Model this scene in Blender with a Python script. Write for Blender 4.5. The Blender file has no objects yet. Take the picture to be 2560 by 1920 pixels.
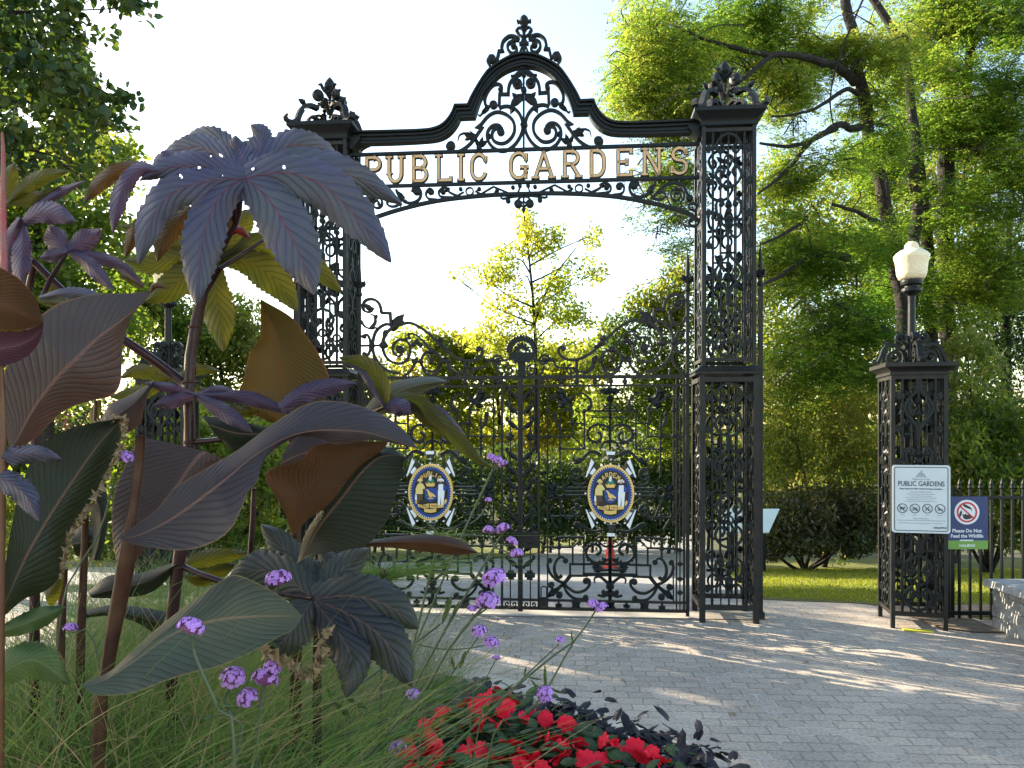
import bpy, math, random
import numpy as np
from mathutils import Vector, Matrix
R = math.radians
S = bpy.context.scene
COL = S.collection

# ------------------------------------------------------------------ camera
F, HY, CX, EYE = 1923.0, 1070.0, 1280.0, 1.6
cam = bpy.data.objects.new('camera', bpy.data.cameras.new('camera'))
COL.objects.link(cam)
cam.location = (0, 0, EYE)
cam.rotation_euler = (R(90), 0, 0)
cam.data.sensor_width = 36.0
cam.data.lens = F / 2560 * 36
cam.data.shift_y = (HY - 960) / 2560
cam.data.clip_start = 0.05
cam.data.clip_end = 3000
S.camera = cam

# ------------------------------------------------------------------ sky, sun, exposure
SUN_AZ, SUN_EL = R(-56), R(22)          # azimuth from +Y, towards +X
W = bpy.data.worlds.new('World'); S.world = W; W.use_nodes = True
nt = W.node_tree
sky = nt.nodes.new('ShaderNodeTexSky'); sky.sky_type = 'NISHITA'; sky.sun_disc = False
sky.sun_elevation = SUN_EL; sky.sun_rotation = SUN_AZ
sky.air_density = 1.0; sky.dust_density = 0.9; sky.ozone_density = 1.0
bg = nt.nodes['Background']; bg.inputs['Strength'].default_value = 0.15
wb = nt.nodes.new('ShaderNodeMixRGB'); wb.blend_type = 'MULTIPLY'; wb.inputs[0].default_value = 1.0; wb.inputs[2].default_value = (1.0, 0.94, 0.84, 1)   # camera white balance set for the shade
nt.links.new(sky.outputs[0], wb.inputs[1]); nt.links.new(wb.outputs[0], bg.inputs['Color'])
sl = bpy.data.lights.new('sun', 'SUN'); sl.energy = 4.9; sl.angle = R(0.5); sl.color = (1.0, 0.86, 0.66)
so = bpy.data.objects.new('sun', sl); COL.objects.link(so)
sd = Vector((math.sin(SUN_AZ) * math.cos(SUN_EL), math.cos(SUN_AZ) * math.cos(SUN_EL), math.sin(SUN_EL)))
so.rotation_euler = sd.to_track_quat('Z', 'Y').to_euler()
S.view_settings.view_transform = 'Standard'; S.view_settings.look = 'None'
S.view_settings.exposure = 1.9; S.view_settings.gamma = 1.0
S.cycles.use_denoising = True
S.cycles.max_bounces = 8; S.cycles.diffuse_bounces = 4; S.cycles.glossy_bounces = 3
S.cycles.transmission_bounces = 5; S.cycles.transparent_max_bounces = 8
S.cycles.sample_clamp_indirect = 6.0

# ------------------------------------------------------------------ helpers
def P(px, py, d):
    return Vector(((px - CX) / F * d, d, EYE + (HY - py) / F * d))

def tag(o, label=None, cat=None, group=None, kind=None):
    if label: o['label'] = label
    if cat: o['category'] = cat
    if group: o['group'] = group
    if kind: o['kind'] = kind
    return o

def thing(name, label, cat, loc=(0, 0, 0), rz=0.0, group=None):
    o = bpy.data.objects.new(name, None); COL.objects.link(o)
    o.location = loc; o.rotation_euler = (0, 0, rz); o.empty_display_size = 0.1
    return tag(o, label, cat, group)

def rootloc(o):
    v = Vector((0, 0, 0))
    while o is not None:
        v += Vector(o.location); o = o.parent
    return v

class MB:
    def __init__(self):
        self.v = []; self.f = []; self.uv = []; self.smooth = False
    def add(self, vs, fs):
        b = len(self.v)
        self.v += [tuple(p) for p in vs]
        self.f += [tuple(i + b for i in q) for q in fs]
        return b
    def build(self, name, mat, parent=None, world=False, smooth=None, label=None):
        off = rootloc(parent) if (parent is not None and world) else Vector((0, 0, 0))
        me = bpy.data.meshes.new(name)
        vs = [(p[0] - off.x, p[1] - off.y, p[2] - off.z) for p in self.v]
        me.from_pydata(vs, [], self.f); me.update()
        if self.uv:
            a = me.attributes.new('st', 'FLOAT_VECTOR', 'POINT')
            fl = np.zeros((len(self.v), 3), np.float32); n = min(len(self.uv), len(self.v))
            fl[:n, :2] = np.array(self.uv[:n], np.float32)
            a.data.foreach_set('vector', fl.ravel())
        if smooth if smooth is not None else self.smooth:
            me.polygons.foreach_set('use_smooth', [True] * len(me.polygons))
        me.materials.append(mat)
        o = bpy.data.objects.new(name, me); COL.objects.link(o)
        if parent is not None: o.parent = parent
        if label: o['label'] = label
        return o

def box(mb, x0, x1, y0, y1, z0, z1):
    mb.add([(x0, y0, z0), (x1, y0, z0), (x1, y1, z0), (x0, y1, z0), (x0, y0, z1), (x1, y0, z1), (x1, y1, z1), (x0, y1, z1)],
           [(0, 3, 2, 1), (4, 5, 6, 7), (0, 1, 5, 4), (1, 2, 6, 5), (2, 3, 7, 6), (3, 0, 4, 7)])

def frustum(mb, a, z0, b, z1):          # a, b = (x0,x1,y0,y1)
    mb.add([(a[0], a[2], z0), (a[1], a[2], z0), (a[1], a[3], z0), (a[0], a[3], z0),
            (b[0], b[2], z1), (b[1], b[2], z1), (b[1], b[3], z1), (b[0], b[3], z1)],
           [(0, 3, 2, 1), (4, 5, 6, 7), (0, 1, 5, 4), (1, 2, 6, 5), (2, 3, 7, 6), (3, 0, 4, 7)])

def crs(pts, n):
    """Catmull-Rom through pts, n points, spaced by arc length"""
    p = np.array(pts, float)
    if len(p) == 2:
        t = np.linspace(0, 1, n)[:, None]
        return p[0] * (1 - t) + p[1] * t
    q = np.vstack([2 * p[0] - p[1], p, 2 * p[-1] - p[-2]])
    out = []
    for i in range(1, len(q) - 2):
        for t in np.linspace(0, 1, 12, endpoint=False):
            a, b, c, d = q[i - 1], q[i], q[i + 1], q[i + 2]
            out.append(0.5 * (2 * b + (c - a) * t + (2 * a - 5 * b + 4 * c - d) * t * t + (3 * b - a - 3 * c + d) * t ** 3))
    out.append(p[-1]); out = np.array(out)
    s = np.r_[0, np.cumsum(np.linalg.norm(np.diff(out, axis=0), axis=1))]
    tt = np.linspace(0, s[-1], n)
    return np.stack([np.interp(tt, s, out[:, k]) for k in range(out.shape[1])], 1)

def bar(mb, pts, w, t, y0=0.0, tp=(1, 1), sm=0):
    """flat iron bar in the x-z plane: width w in plane, thickness t in y"""
    p = crs(pts, sm) if sm else np.array(pts, float)
    n = len(p)
    if n < 2: return
    d = np.zeros((n, 2)); d[1:-1] = p[2:] - p[:-2]; d[0] = p[1] - p[0]; d[-1] = p[-1] - p[-2]
    if not sm:                            # mitre
        for i in range(1, n - 1):
            a = p[i] - p[i - 1]; b = p[i + 1] - p[i]
            a = a / (np.linalg.norm(a) + 1e-9); b = b / (np.linalg.norm(b) + 1e-9)
            d[i] = a + b
    d /= (np.linalg.norm(d, axis=1)[:, None] + 1e-9)
    nn = np.stack([-d[:, 1], d[:, 0]], 1)
    ww = w * 0.5 * np.linspace(tp[0], tp[1], n)
    vs = []
    for i in range(n):
        k = ww[i]
        if not sm and 0 < i < n - 1:
            a = p[i] - p[i - 1]; a = a / (np.linalg.norm(a) + 1e-9)
            c = abs(a[0] * d[i][0] + a[1] * d[i][1]); k = k / max(c, 0.5)
        l = p[i] + nn[i] * k; r = p[i] - nn[i] * k
        tt = t * 0.5
        vs += [(l[0], y0 - tt, l[1]), (r[0], y0 - tt, r[1]), (r[0], y0 + tt, r[1]), (l[0], y0 + tt, l[1])]
    fs = []
    for i in range(n - 1):
        a, b = 4 * i, 4 * i + 4
        for j in range(4):
            k = (j + 1) % 4
            fs.append((a + j, a + k, b + k, b + j))
    fs += [(3, 2, 1, 0), (4 * n - 4, 4 * n - 3, 4 * n - 2, 4 * n - 1)]
    mb.add(vs, fs)

def knob(mb, x, z, r, t, y0=0.0, n=12):
    """domed round boss lying in the x-z plane"""
    vs = []
    for (rr, yy) in ((r, 0), (r, -0.35), (r * 0.6, -0.5), (r, 0.35), (r * 0.6, 0.5)):
        for i in range(n):
            a = 2 * math.pi * i / n
            vs.append((x + rr * math.cos(a), y0 + yy * t, z + rr * math.sin(a)))
    fs = []
    for (a, b) in ((0, 1), (1, 2), (3, 0), (4, 3)):
        for i in range(n):
            k = (i + 1) % n
            fs.append((a * n + i, a * n + k, b * n + k, b * n + i))
    fs.append(tuple(2 * n + i for i in range(n))); fs.append(tuple(4 * n + i for i in reversed(range(n))))
    mb.add(vs, fs)

def leafb(mb, x, z, ang, L, w, t=0.02, y0=0.0):
    """cast-iron leaf with a raised rib"""
    c, s = math.cos(ang), math.sin(ang)
    o = [(0, 0), (0.25 * L, w * 0.5), (0.6 * L, w * 0.42), (L, 0), (0.6 * L, -w * 0.42), (0.25 * L, -w * 0.5)]
    vs = [(x + a * c - b * s, y0, z + a * s + b * c) for a, b in o]
    for yy in (-t * 0.5, t * 0.5):
        vs.append((x + 0.45 * L * c, y0 + yy, z + 0.45 * L * s))
    fs = []
    for i in range(6):
        k = (i + 1) % 6
        fs += [(k, i, 6), (i, k, 7)]
    mb.add(vs, fs)

def spiral(cx, cz, r0, r1, a0, a1, n=26):
    a = np.linspace(R(a0), R(a1), n); r = np.linspace(r0, r1, n)
    return np.stack([cx + r * np.cos(a), cz + r * np.sin(a)], 1)

def ring(mb, cx, cz, r, w, t, y0=0.0, n=24):
    a = np.linspace(0, 2 * math.pi, n + 1)
    bar(mb, np.stack([cx + r * np.cos(a), cz + r * np.sin(a)], 1), w, t, y0)

def mirror(pts, c=0.0):
    return [(2 * c - p[0], p[1]) for p in pts]

def both(mb, c, fn):
    fn(lambda pts: pts); fn(lambda pts: mirror(pts, c))

def lathe(mb, prof, cx=0, cy=0, n=20):
    vs = []
    for r, z in prof:
        for i in range(n):
            a = 2 * math.pi * i / n
            vs.append((cx + r * math.cos(a), cy + r * math.sin(a), z))
    fs = []
    for j in range(len(prof) - 1):
        for i in range(n):
            k = (i + 1) % n
            fs.append((j * n + i, j * n + k, (j + 1) * n + k, (j + 1) * n + i))
    fs.append(tuple(reversed(range(n)))); m = (len(prof) - 1) * n; fs.append(tuple(m + i for i in range(n)))
    mb.add(vs, fs)

def tube(mb, pts, radii, n=8, sm=0):
    """round tube through 3-D points"""
    p = np.array([tuple(q) for q in pts], float); r = np.array(radii if hasattr(radii, '__len__') else [radii] * len(p), float)
    if sm:
        q = crs(np.c_[p, r], sm); p, r = q[:, :3], q[:, 3]
    m = len(p); up = Vector((0.13, 0.31, 0.94)); vs = []
    for i in range(m):
        d = Vector(p[min(i + 1, m - 1)] - p[max(i - 1, 0)])
        if d.length < 1e-9: d = Vector((0, 0, 1))
        d.normalize()
        a = d.cross(up)
        if a.length < 1e-3: a = d.cross(Vector((1, 0, 0)))
        a.normalize(); b = d.cross(a)
        for k in range(n):
            t = 2 * math.pi * k / n
            vs.append(Vector(p[i]) + (a * math.cos(t) + b * math.sin(t)) * max(r[i], 1e-4))
    fs = []
    for i in range(m - 1):
        for k in range(n):
            l = (k + 1) % n
            fs.append((i * n + k, i * n + l, (i + 1) * n + l, (i + 1) * n + k))
    fs.append(tuple(range(n))); fs.append(tuple((m - 1) * n + k for k in reversed(range(n))))
    mb.add(vs, fs)

def poly(mb, pts, y0, t):
    """extruded polygon in the x-z plane, front face at y0-t"""
    n = len(pts)
    a = sum(pts[i][0] * pts[(i + 1) % n][1] - pts[(i + 1) % n][0] * pts[i][1] for i in range(n))
    if a < 0: pts = list(pts)[::-1]
    vs = [(x, y0 - t, z) for x, z in pts] + [(x, y0, z) for x, z in pts]
    fs = [tuple(range(n)), tuple(range(2 * n - 1, n - 1, -1))]
    for i in range(n):
        k = (i + 1) % n
        fs.append((k, i, n + i, n + k))
    mb.add(vs, fs)

def oval(cx, cz, rx, rz, n=28, a0=0, a1=360):
    return [(cx + rx * math.cos(R(a0 + (a1 - a0) * i / n)), cz + rz * math.sin(R(a0 + (a1 - a0) * i / n))) for i in range(n if a1 - a0 >= 360 else n + 1)]

# ------------------------------------------------------------------ materials
def mat(name, col, rough=0.6, metal=0.0, spec=0.5, noise=None, bump=None, scale=8.0, var=0.0, coat=0.0):
    m = bpy.data.materials.new(name); m.use_nodes = True
    t = m.node_tree; b = t.nodes['Principled BSDF']
    b.inputs['Base Color'].default_value = (*col, 1); b.inputs['Roughness'].default_value = rough
    b.inputs['Metallic'].default_value = metal; b.inputs['Specular IOR Level'].default_value = spec
    if coat: b.inputs['Coat Weight'].default_value = coat
    if noise or bump:
        tc = t.nodes.new('ShaderNodeTexCoord'); nz = t.nodes.new('ShaderNodeTexNoise')
        nz.inputs['Scale'].default_value = scale; nz.inputs['Detail'].default_value = 8; nz.inputs['Roughness'].default_value = 0.65
        t.links.new(tc.outputs['Object'], nz.inputs['Vector'])
        if noise:
            cr = t.nodes.new('ShaderNodeValToRGB')
            cr.color_ramp.elements[0].position = 0.32; cr.color_ramp.elements[0].color = (*col, 1)
            cr.color_ramp.elements[1].position = 0.7; cr.color_ramp.elements[1].color = (*noise, 1)
            t.links.new(nz.outputs['Fac'], cr.inputs['Fac']); t.links.new(cr.outputs['Color'], b.inputs['Base Color'])
        if bump:
            bp = t.nodes.new('ShaderNodeBump'); bp.inputs['Strength'].default_value = bump; bp.inputs['Distance'].default_value = 0.01
            t.links.new(nz.outputs['Fac'], bp.inputs['Height']); t.links.new(bp.outputs['Normal'], b.inputs['Normal'])
    return m

def leafmat(name, cols, trans, tw=0.45, rough=0.5, spec=0.35):
    """foliage: colour picked per leaf by the 'tint' attribute; part of the light goes through the leaf"""
    m = bpy.data.materials.new(name); m.use_nodes = True; t = m.node_tree
    b = t.nodes['Principled BSDF']; out = t.nodes['Material Output']
    b.inputs['Roughness'].default_value = rough; b.inputs['Specular IOR Level'].default_value = spec
    at = t.nodes.new('ShaderNodeAttribute'); at.attribute_name = 'tint'
    def ramp(cs):
        cr = t.nodes.new('ShaderNodeValToRGB'); e = cr.color_ramp.elements
        while len(e) < len(cs): e.new(0.5)
        for i, c in enumerate(cs):
            e[i].position = i / (len(cs) - 1); e[i].color = (*c, 1)
        t.links.new(at.outputs['Fac'], cr.inputs['Fac']); return cr
    a = ramp(cols); c = ramp(trans)
    t.links.new(a.outputs['Color'], b.inputs['Base Color'])
    tr = t.nodes.new('ShaderNodeBsdfTranslucent'); t.links.new(c.outputs['Color'], tr.inputs['Color'])
    mx = t.nodes.new('ShaderNodeMixShader'); mx.inputs[0].default_value = tw
    t.links.new(b.outputs[0], mx.inputs[1]); t.links.new(tr.outputs[0], mx.inputs[2]); t.links.new(mx.outputs[0], out.inputs['Surface'])
    return m

def bladmat(name, col, col2, rib, trans, tw=0.35, rough=0.42, nv=34, slant=9.0, edge=None, bump=0.5, blot=None, quilt=0.12):
    """broad leaf: veins run out from the midrib ('st' = along, across -1..1)"""
    m = bpy.data.materials.new(name); m.use_nodes = True; t = m.node_tree; N = t.nodes.new; L = t.links.new
    b = t.nodes['Principled BSDF']; out = t.nodes['Material Output']
    b.inputs['Roughness'].default_value = rough + .08; b.inputs['Specular IOR Level'].default_value = 0.34
    at = N('ShaderNodeAttribute'); at.attribute_name = 'st'; sp = N('ShaderNodeSeparateXYZ'); L(at.outputs['Vector'], sp.inputs[0])
    def mth(op, a, c):
        q = N('ShaderNodeMath'); q.operation = op
        for i, z in enumerate((a, c)):
            if z is None: continue
            if isinstance(z, (int, float)): q.inputs[i].default_value = z
            else: L(z, q.inputs[i])
        return q.outputs[0]
    av = mth('ABSOLUTE', sp.outputs[1], None)
    ph = mth('SUBTRACT', mth('MULTIPLY', sp.outputs[0], nv), mth('MULTIPLY', mth('POWER', av, 0.8), slant))
    nz = N('ShaderNodeTexNoise'); nz.inputs['Scale'].default_value = 14; nz.inputs['Detail'].default_value = 6
    tc = N('ShaderNodeTexCoord'); L(tc.outputs['Object'], nz.inputs['Vector'])
    ph = mth('ADD', ph, mth('MULTIPLY', nz.outputs['Fac'], 1.1))
    wv = mth('SINE', mth('MULTIPLY', ph, 6.2832), None)
    vein = mth('POWER', mth('ADD', mth('MULTIPLY', wv, 0.5), 0.5), 7.0)
    fine = mth('SINE', mth('MULTIPLY', ph, 6.2832 * 5), None)
    nz2 = N('ShaderNodeTexNoise'); nz2.inputs['Scale'].default_value = 5.0; nz2.inputs['Detail'].default_value = 7; L(tc.outputs['Object'], nz2.inputs['Vector'])
    cr = N('ShaderNodeValToRGB'); e = cr.color_ramp.elements
    e[0].position = 0.35; e[0].color = (*col, 1); e[1].position = 0.66; e[1].color = (*col2, 1); L(nz2.outputs['Fac'], cr.inputs['Fac'])
    dk = N('ShaderNodeMixRGB'); dk.blend_type = 'MULTIPLY'; dk.inputs[2].default_value = (0.72, 0.68, 0.72, 1)
    L(mth('MULTIPLY', vein, 0.42), dk.inputs[0]); L(cr.outputs['Color'], dk.inputs[1])
    rb = N('ShaderNodeMixRGB'); rb.inputs[2].default_value = (*rib, 1)
    rf = mth('LESS_THAN', mth('ADD', av, mth('MULTIPLY', sp.outputs[0], 0.02)), 0.05); L(rf, rb.inputs[0]); L(dk.outputs[0], rb.inputs[1])
    last = rb.outputs[0]
    if edge:
        eb = N('ShaderNodeMixRGB'); eb.inputs[2].default_value = (*edge, 1)
        L(mth('GREATER_THAN', mth('ADD', av, mth('MULTIPLY', nz.outputs['Fac'], 0.03)), 0.985), eb.inputs[0]); L(last, eb.inputs[1]); last = eb.outputs[0]
    if blot:
        bl = N('ShaderNodeMixRGB'); bl.inputs[2].default_value = (*blot, 1)
        L(mth('MULTIPLY', mth('GREATER_THAN', nz.outputs['Fac'], 0.66), 0.8), bl.inputs[0]); L(last, bl.inputs[1]); last = bl.outputs[0]
    L(last, b.inputs['Base Color'])
    bp = N('ShaderNodeBump'); bp.inputs['Strength'].default_value = bump * 0.55; bp.inputs['Distance'].default_value = 0.004
    L(mth('ADD', mth('ADD', mth('ADD', mth('MULTIPLY', vein, -0.8), mth('MULTIPLY', fine, 0.06)), mth('MULTIPLY', wv, -quilt)), mth('MULTIPLY', nz2.outputs['Fac'], 1.2)), bp.inputs['Height']); L(bp.outputs['Normal'], b.inputs['Normal'])
    tr = N('ShaderNodeBsdfTranslucent')
    tm = N('ShaderNodeMixRGB'); tm.blend_type = 'MULTIPLY'; tm.inputs[1].default_value = (*trans, 1); tm.inputs[2].default_value = (0.55, 0.5, 0.5, 1); L(vein, tm.inputs[0])
    L(tm.outputs[0], tr.inputs['Color'])
    mx = N('ShaderNodeMixShader'); mx.inputs[0].default_value = tw
    L(b.outputs[0], mx.inputs[1]); L(tr.outputs[0], mx.inputs[2]); L(mx.outputs[0], out.inputs['Surface'])
    return m

M = {}
M['iron'] = mat('iron', (0.005, 0.008, 0.009), 0.42, noise=(0.012, 0.014, 0.014), bump=0.15, scale=18, spec=.24)
M['iron_worn'] = mat('iron_worn', (0.007, 0.008, 0.009), 0.48, noise=(0.026, 0.021, 0.016), bump=0.25, scale=9, spec=.3)
M['gilt'] = mat('gilt', (0.72, 0.47, 0.23), 0.5, noise=(0.58, 0.36, 0.17), scale=12)
M['gold'] = mat('gold', (0.75, 0.50, 0.16), 0.35, metal=0.3)
M['white'] = mat('white_paint', (0.78, 0.79, 0.8), 0.5)
M['blue'] = mat('blue_paint', (0.012, 0.05, 0.25), 0.4)
M['black'] = mat('black_paint', (0.012, 0.012, 0.014), 0.4)
M['yellow'] = mat('yellow_paint', (0.75, 0.58, 0.2), 0.5)
M['brown'] = mat('brown_paint', (0.1, 0.05, 0.025), 0.5)
M['skin'] = mat('skin', (0.55, 0.33, 0.24), 0.55)
M['green'] = mat('green_paint', (0.03, 0.22, 0.12), 0.5)
M['navy'] = mat('navy_plate', (0.018, 0.035, 0.14), 0.45)
M['sign_green'] = mat('green_plate', (0.16, 0.32, 0.05), 0.45)
M['red'] = mat('red_paint', (0.62, 0.02, 0.05), 0.45)
M['plate'] = mat('white_plate', (0.62, 0.66, 0.68), 0.4, noise=(0.55, 0.6, 0.62), scale=6)
M['ink'] = mat('ink', (0.05, 0.06, 0.07), 0.6)
M['ink_grey'] = mat('grey_ink', (0.3, 0.33, 0.36), 0.6)
M['stone'] = mat('stone', (0.16, 0.16, 0.155), 0.85, noise=(0.36, 0.35, 0.32), bump=0.9, scale=9)
M['slab'] = mat('slab_stone', (0.22, 0.22, 0.21), 0.8, noise=(0.45, 0.44, 0.42), bump=0.7, scale=14)
M['concrete'] = mat('concrete', (0.36, 0.33, 0.28), 0.85, noise=(0.5, 0.45, 0.37), bump=0.4, scale=6)
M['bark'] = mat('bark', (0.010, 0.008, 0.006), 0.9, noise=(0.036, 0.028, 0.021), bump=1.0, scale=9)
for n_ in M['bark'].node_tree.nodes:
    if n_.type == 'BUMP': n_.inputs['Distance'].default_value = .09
M['soil'] = mat('soil', (0.018, 0.013, 0.009), 0.95, noise=(0.05, 0.036, 0.024), bump=1.0, scale=14)
M['mulch'] = mat('mulch', (0.10, 0.075, 0.05), 0.95, noise=(0.24, 0.18, 0.12), bump=1.0, scale=10)
M['hair'] = mat('hair', (0.05, 0.03, 0.02), 0.7)
# ------------------------------------------------------------------ ground
def tz(y):
    if y <= 7.0: return 0.0
    if y <= 17.0: return -0.153 * (y - 7.0)
    if y <= 80.0: return -1.53 - 0.097 * (y - 17.0)
    return -1.53 - 0.097 * 63.0

def ground_hit(px, py):
    """where the sight line through a pixel meets the terrain"""
    lo, hi = 1.0, 200.0
    f = lambda y: EYE + (HY - py) / F * y - tz(y)
    for _ in range(60):
        m = 0.5 * (lo + hi)
        if f(m) > 0: lo = m
        else: hi = m
    return ((px - CX) / F * lo, lo)

def clip_y(pl, y, keep_above):
    out = []
    for i in range(len(pl)):
        a, b = pl[i], pl[(i + 1) % len(pl)]
        ia = (a[1] >= y) == keep_above; ib = (b[1] >= y) == keep_above
        if ia: out.append(a)
        if ia != ib:
            t = (y - a[1]) / (b[1] - a[1]); out.append((a[0] + (b[0] - a[0]) * t, y))
    return out

def sheet(name, pl, dz, m, kind='structure', label=None):
    mb = MB()
    for y0, y1 in ((-200, 7), (7, 17), (17, 80), (80, 3000)):
        q = clip_y(clip_y(pl, y0, True), y1, False)
        if len(q) < 3: continue
        a = sum(q[i][0] * q[(i + 1) % len(q)][1] - q[(i + 1) % len(q)][0] * q[i][1] for i in range(len(q)))
        if a < 0: q = q[::-1]
        mb.add([(x, y, tz(y) + dz) for x, y in q], [tuple(range(len(q)))])
    o = mb.build(name, m); tag(o, label, kind=kind); return o

def node_mat(name, rough=0.85):
    m = bpy.data.materials.new(name); m.use_nodes = True
    t = m.node_tree; b = t.nodes['Principled BSDF']; b.inputs['Roughness'].default_value = rough
    return m, t, b, t.nodes.new, t.links.new

def pavers():
    m, t, b, N, L = node_mat('concrete_pavers', 0.8)
    tc = N('ShaderNodeTexCoord'); mp = N('ShaderNodeMapping'); mp.inputs['Rotation'].default_value = (0, 0, R(3))
    L(tc.outputs['Object'], mp.inputs['Vector'])
    wn = N('ShaderNodeTexNoise'); wn.inputs['Scale'].default_value = 7.0; L(mp.outputs[0], wn.inputs['Vector'])
    wm = N('ShaderNodeMixRGB'); wm.blend_type = 'LINEAR_LIGHT'; wm.inputs[0].default_value = 0.012
    L(mp.outputs[0], wm.inputs[1]); L(wn.outputs['Color'], wm.inputs[2])
    br = N('ShaderNodeTexBrick'); br.inputs['Scale'].default_value = 1.0
    br.inputs['Brick Width'].default_value = 0.152; br.inputs['Row Height'].default_value = 0.102
    br.inputs['Mortar Size'].default_value = 0.0055; br.inputs['Mortar Smooth'].default_value = 0.5
    br.inputs['Color1'].default_value = (0.44, 0.375, 0.305, 1); br.inputs['Color2'].default_value = (0.54, 0.46, 0.375, 1)
    br.inputs['Mortar'].default_value = (0.30, 0.265, 0.22, 1); br.inputs['Bias'].default_value = 0.0
    L(wm.outputs[0], br.inputs['Vector'])
    n1 = N('ShaderNodeTexNoise'); n1.inputs['Scale'].default_value = 1.3; n1.inputs['Detail'].default_value = 9; L(mp.outputs[0], n1.inputs['Vector'])
    c1 = N('ShaderNodeValToRGB'); c1.color_ramp.elements[0].position = 0.3; c1.color_ramp.elements[0].color = (0.72, 0.72, 0.74, 1)
    c1.color_ramp.elements[1].position = 0.72; c1.color_ramp.elements[1].color = (1.12, 1.1, 1.05, 1); L(n1.outputs['Fac'], c1.inputs['Fac'])
    n2 = N('ShaderNodeTexNoise'); n2.inputs['Scale'].default_value = 55; n2.inputs['Detail'].default_value = 5; L(mp.outputs[0], n2.inputs['Vector'])
    c2 = N('ShaderNodeValToRGB'); c2.color_ramp.elements[0].position = 0.34; c2.color_ramp.elements[0].color = (0.7, 0.7, 0.7, 1)
    c2.color_ramp.elements[1].position = 0.6; c2.color_ramp.elements[1].color = (1.06, 1.06, 1.06, 1); L(n2.outputs['Fac'], c2.inputs['Fac'])
    a = N('ShaderNodeMixRGB'); a.blend_type = 'MULTIPLY'; a.inputs[0].default_value = 1; L(br.outputs['Color'], a.inputs[1]); L(c1.outputs[0], a.inputs[2])
    d = N('ShaderNodeMixRGB'); d.blend_type = 'MULTIPLY'; d.inputs[0].default_value = 1; L(a.outputs[0], d.inputs[1]); L(c2.outputs[0], d.inputs[2])
    # pale grit in some of the joints
    n3 = N('ShaderNodeTexNoise'); n3.inputs['Scale'].default_value = 3.5; n3.inputs['Detail'].default_value = 6; L(mp.outputs[0], n3.inputs['Vector'])
    gt = N('ShaderNodeMath'); gt.operation = 'GREATER_THAN'; gt.inputs[1].default_value = 0.56; L(n3.outputs['Fac'], gt.inputs[0])
    ml = N('ShaderNodeMath'); ml.operation = 'MULTIPLY'; L(gt.outputs[0], ml.inputs[0]); L(br.outputs['Fac'], ml.inputs[1])
    e = N('ShaderNodeMixRGB'); e.inputs[2].default_value = (0.5, 0.48, 0.44, 1); L(ml.outputs[0], e.inputs[0]); L(d.outputs[0], e.inputs[1])
    L(e.outputs[0], b.inputs['Base Color'])
    h = N('ShaderNodeMath'); h.operation = 'SUBTRACT'; L(n2.outputs['Fac'], h.inputs[0])
    h2 = N('ShaderNodeMath'); h2.operation = 'MULTIPLY'; h2.inputs[1].default_value = 2.0; L(br.outputs['Fac'], h2.inputs[0]); L(h2.outputs[0], h.inputs[1])
    bp = N('ShaderNodeBump'); bp.inputs['Strength'].default_value = 0.6; bp.inputs['Distance'].default_value = 0.006
    L(h.outputs[0], bp.inputs['Height']); L(bp.outputs['Normal'], b.inputs['Normal'])
    return m

def ground_mat(name, c0, c1, s=3.0, fine=60.0, bump=0.8):
    m, t, b, N, L = node_mat(name, 0.92)
    tc = N('ShaderNodeTexCoord')
    n1 = N('ShaderNodeTexNoise'); n1.inputs['Scale'].default_value = s; n1.inputs['Detail'].default_value = 10; n1.inputs['Roughness'].default_value = 0.7
    L(tc.outputs['Object'], n1.inputs['Vector'])
    cr = N('ShaderNodeValToRGB'); cr.color_ramp.elements[0].position = 0.35; cr.color_ramp.elements[0].color = (*c0, 1)
    cr.color_ramp.elements[1].position = 0.65; cr.color_ramp.elements[1].color = (*c1, 1); L(n1.outputs['Fac'], cr.inputs['Fac'])
    n2 = N('ShaderNodeTexNoise'); n2.inputs['Scale'].default_value = fine; n2.inputs['Detail'].default_value = 5; L(tc.outputs['Object'], n2.inputs['Vector'])
    mx = N('ShaderNodeMixRGB'); mx.blend_type = 'OVERLAY'; mx.inputs[0].default_value = 0.6; L(cr.outputs[0], mx.inputs[1]); L(n2.outputs['Fac'], mx.inputs[2])
    L(mx.outputs[0], b.inputs['Base Color'])
    bp = N('ShaderNodeBump'); bp.inputs['Strength'].default_value = bump; bp.inputs['Distance'].default_value = 0.03
    L(n2.outputs['Fac'], bp.inputs['Height']); L(bp.outputs['Normal'], b.inputs['Normal'])
    return m

M['paver'] = pavers()
M['gravel'] = ground_mat('gravel', (0.25, 0.25, 0.245), (0.36, 0.355, 0.34), 2.0, 90)
M['lawn'] = ground_mat('lawn', (0.09, 0.10, 0.014), (0.15, 0.155, 0.022), 2.5, 45, 1.0)
M['earth'] = ground_mat('earth', (0.05, 0.045, 0.02), (0.07, 0.08, 0.025), 1.0, 30)
sheet('ground', [(-900, -150), (900, -150), (900, 2500), (-900, 2500)], -0.02, M['earth'])
sheet('pavement', [(-30, -30), (12, -30), (12, 6.35), (4.0, 6.40), ground_hit(2190, 1507), ground_hit(1893, 1494), (1.9, 6.80), (1.9, 6.62), (-30, 6.62)], 0.0, M['paver'])
sheet('gate_sill', [(-1.75, 6.62), (2.1, 6.40), (2.12, 6.66), (-1.72, 6.85)], 0.006, M['concrete'])
gh = ground_hit
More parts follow.
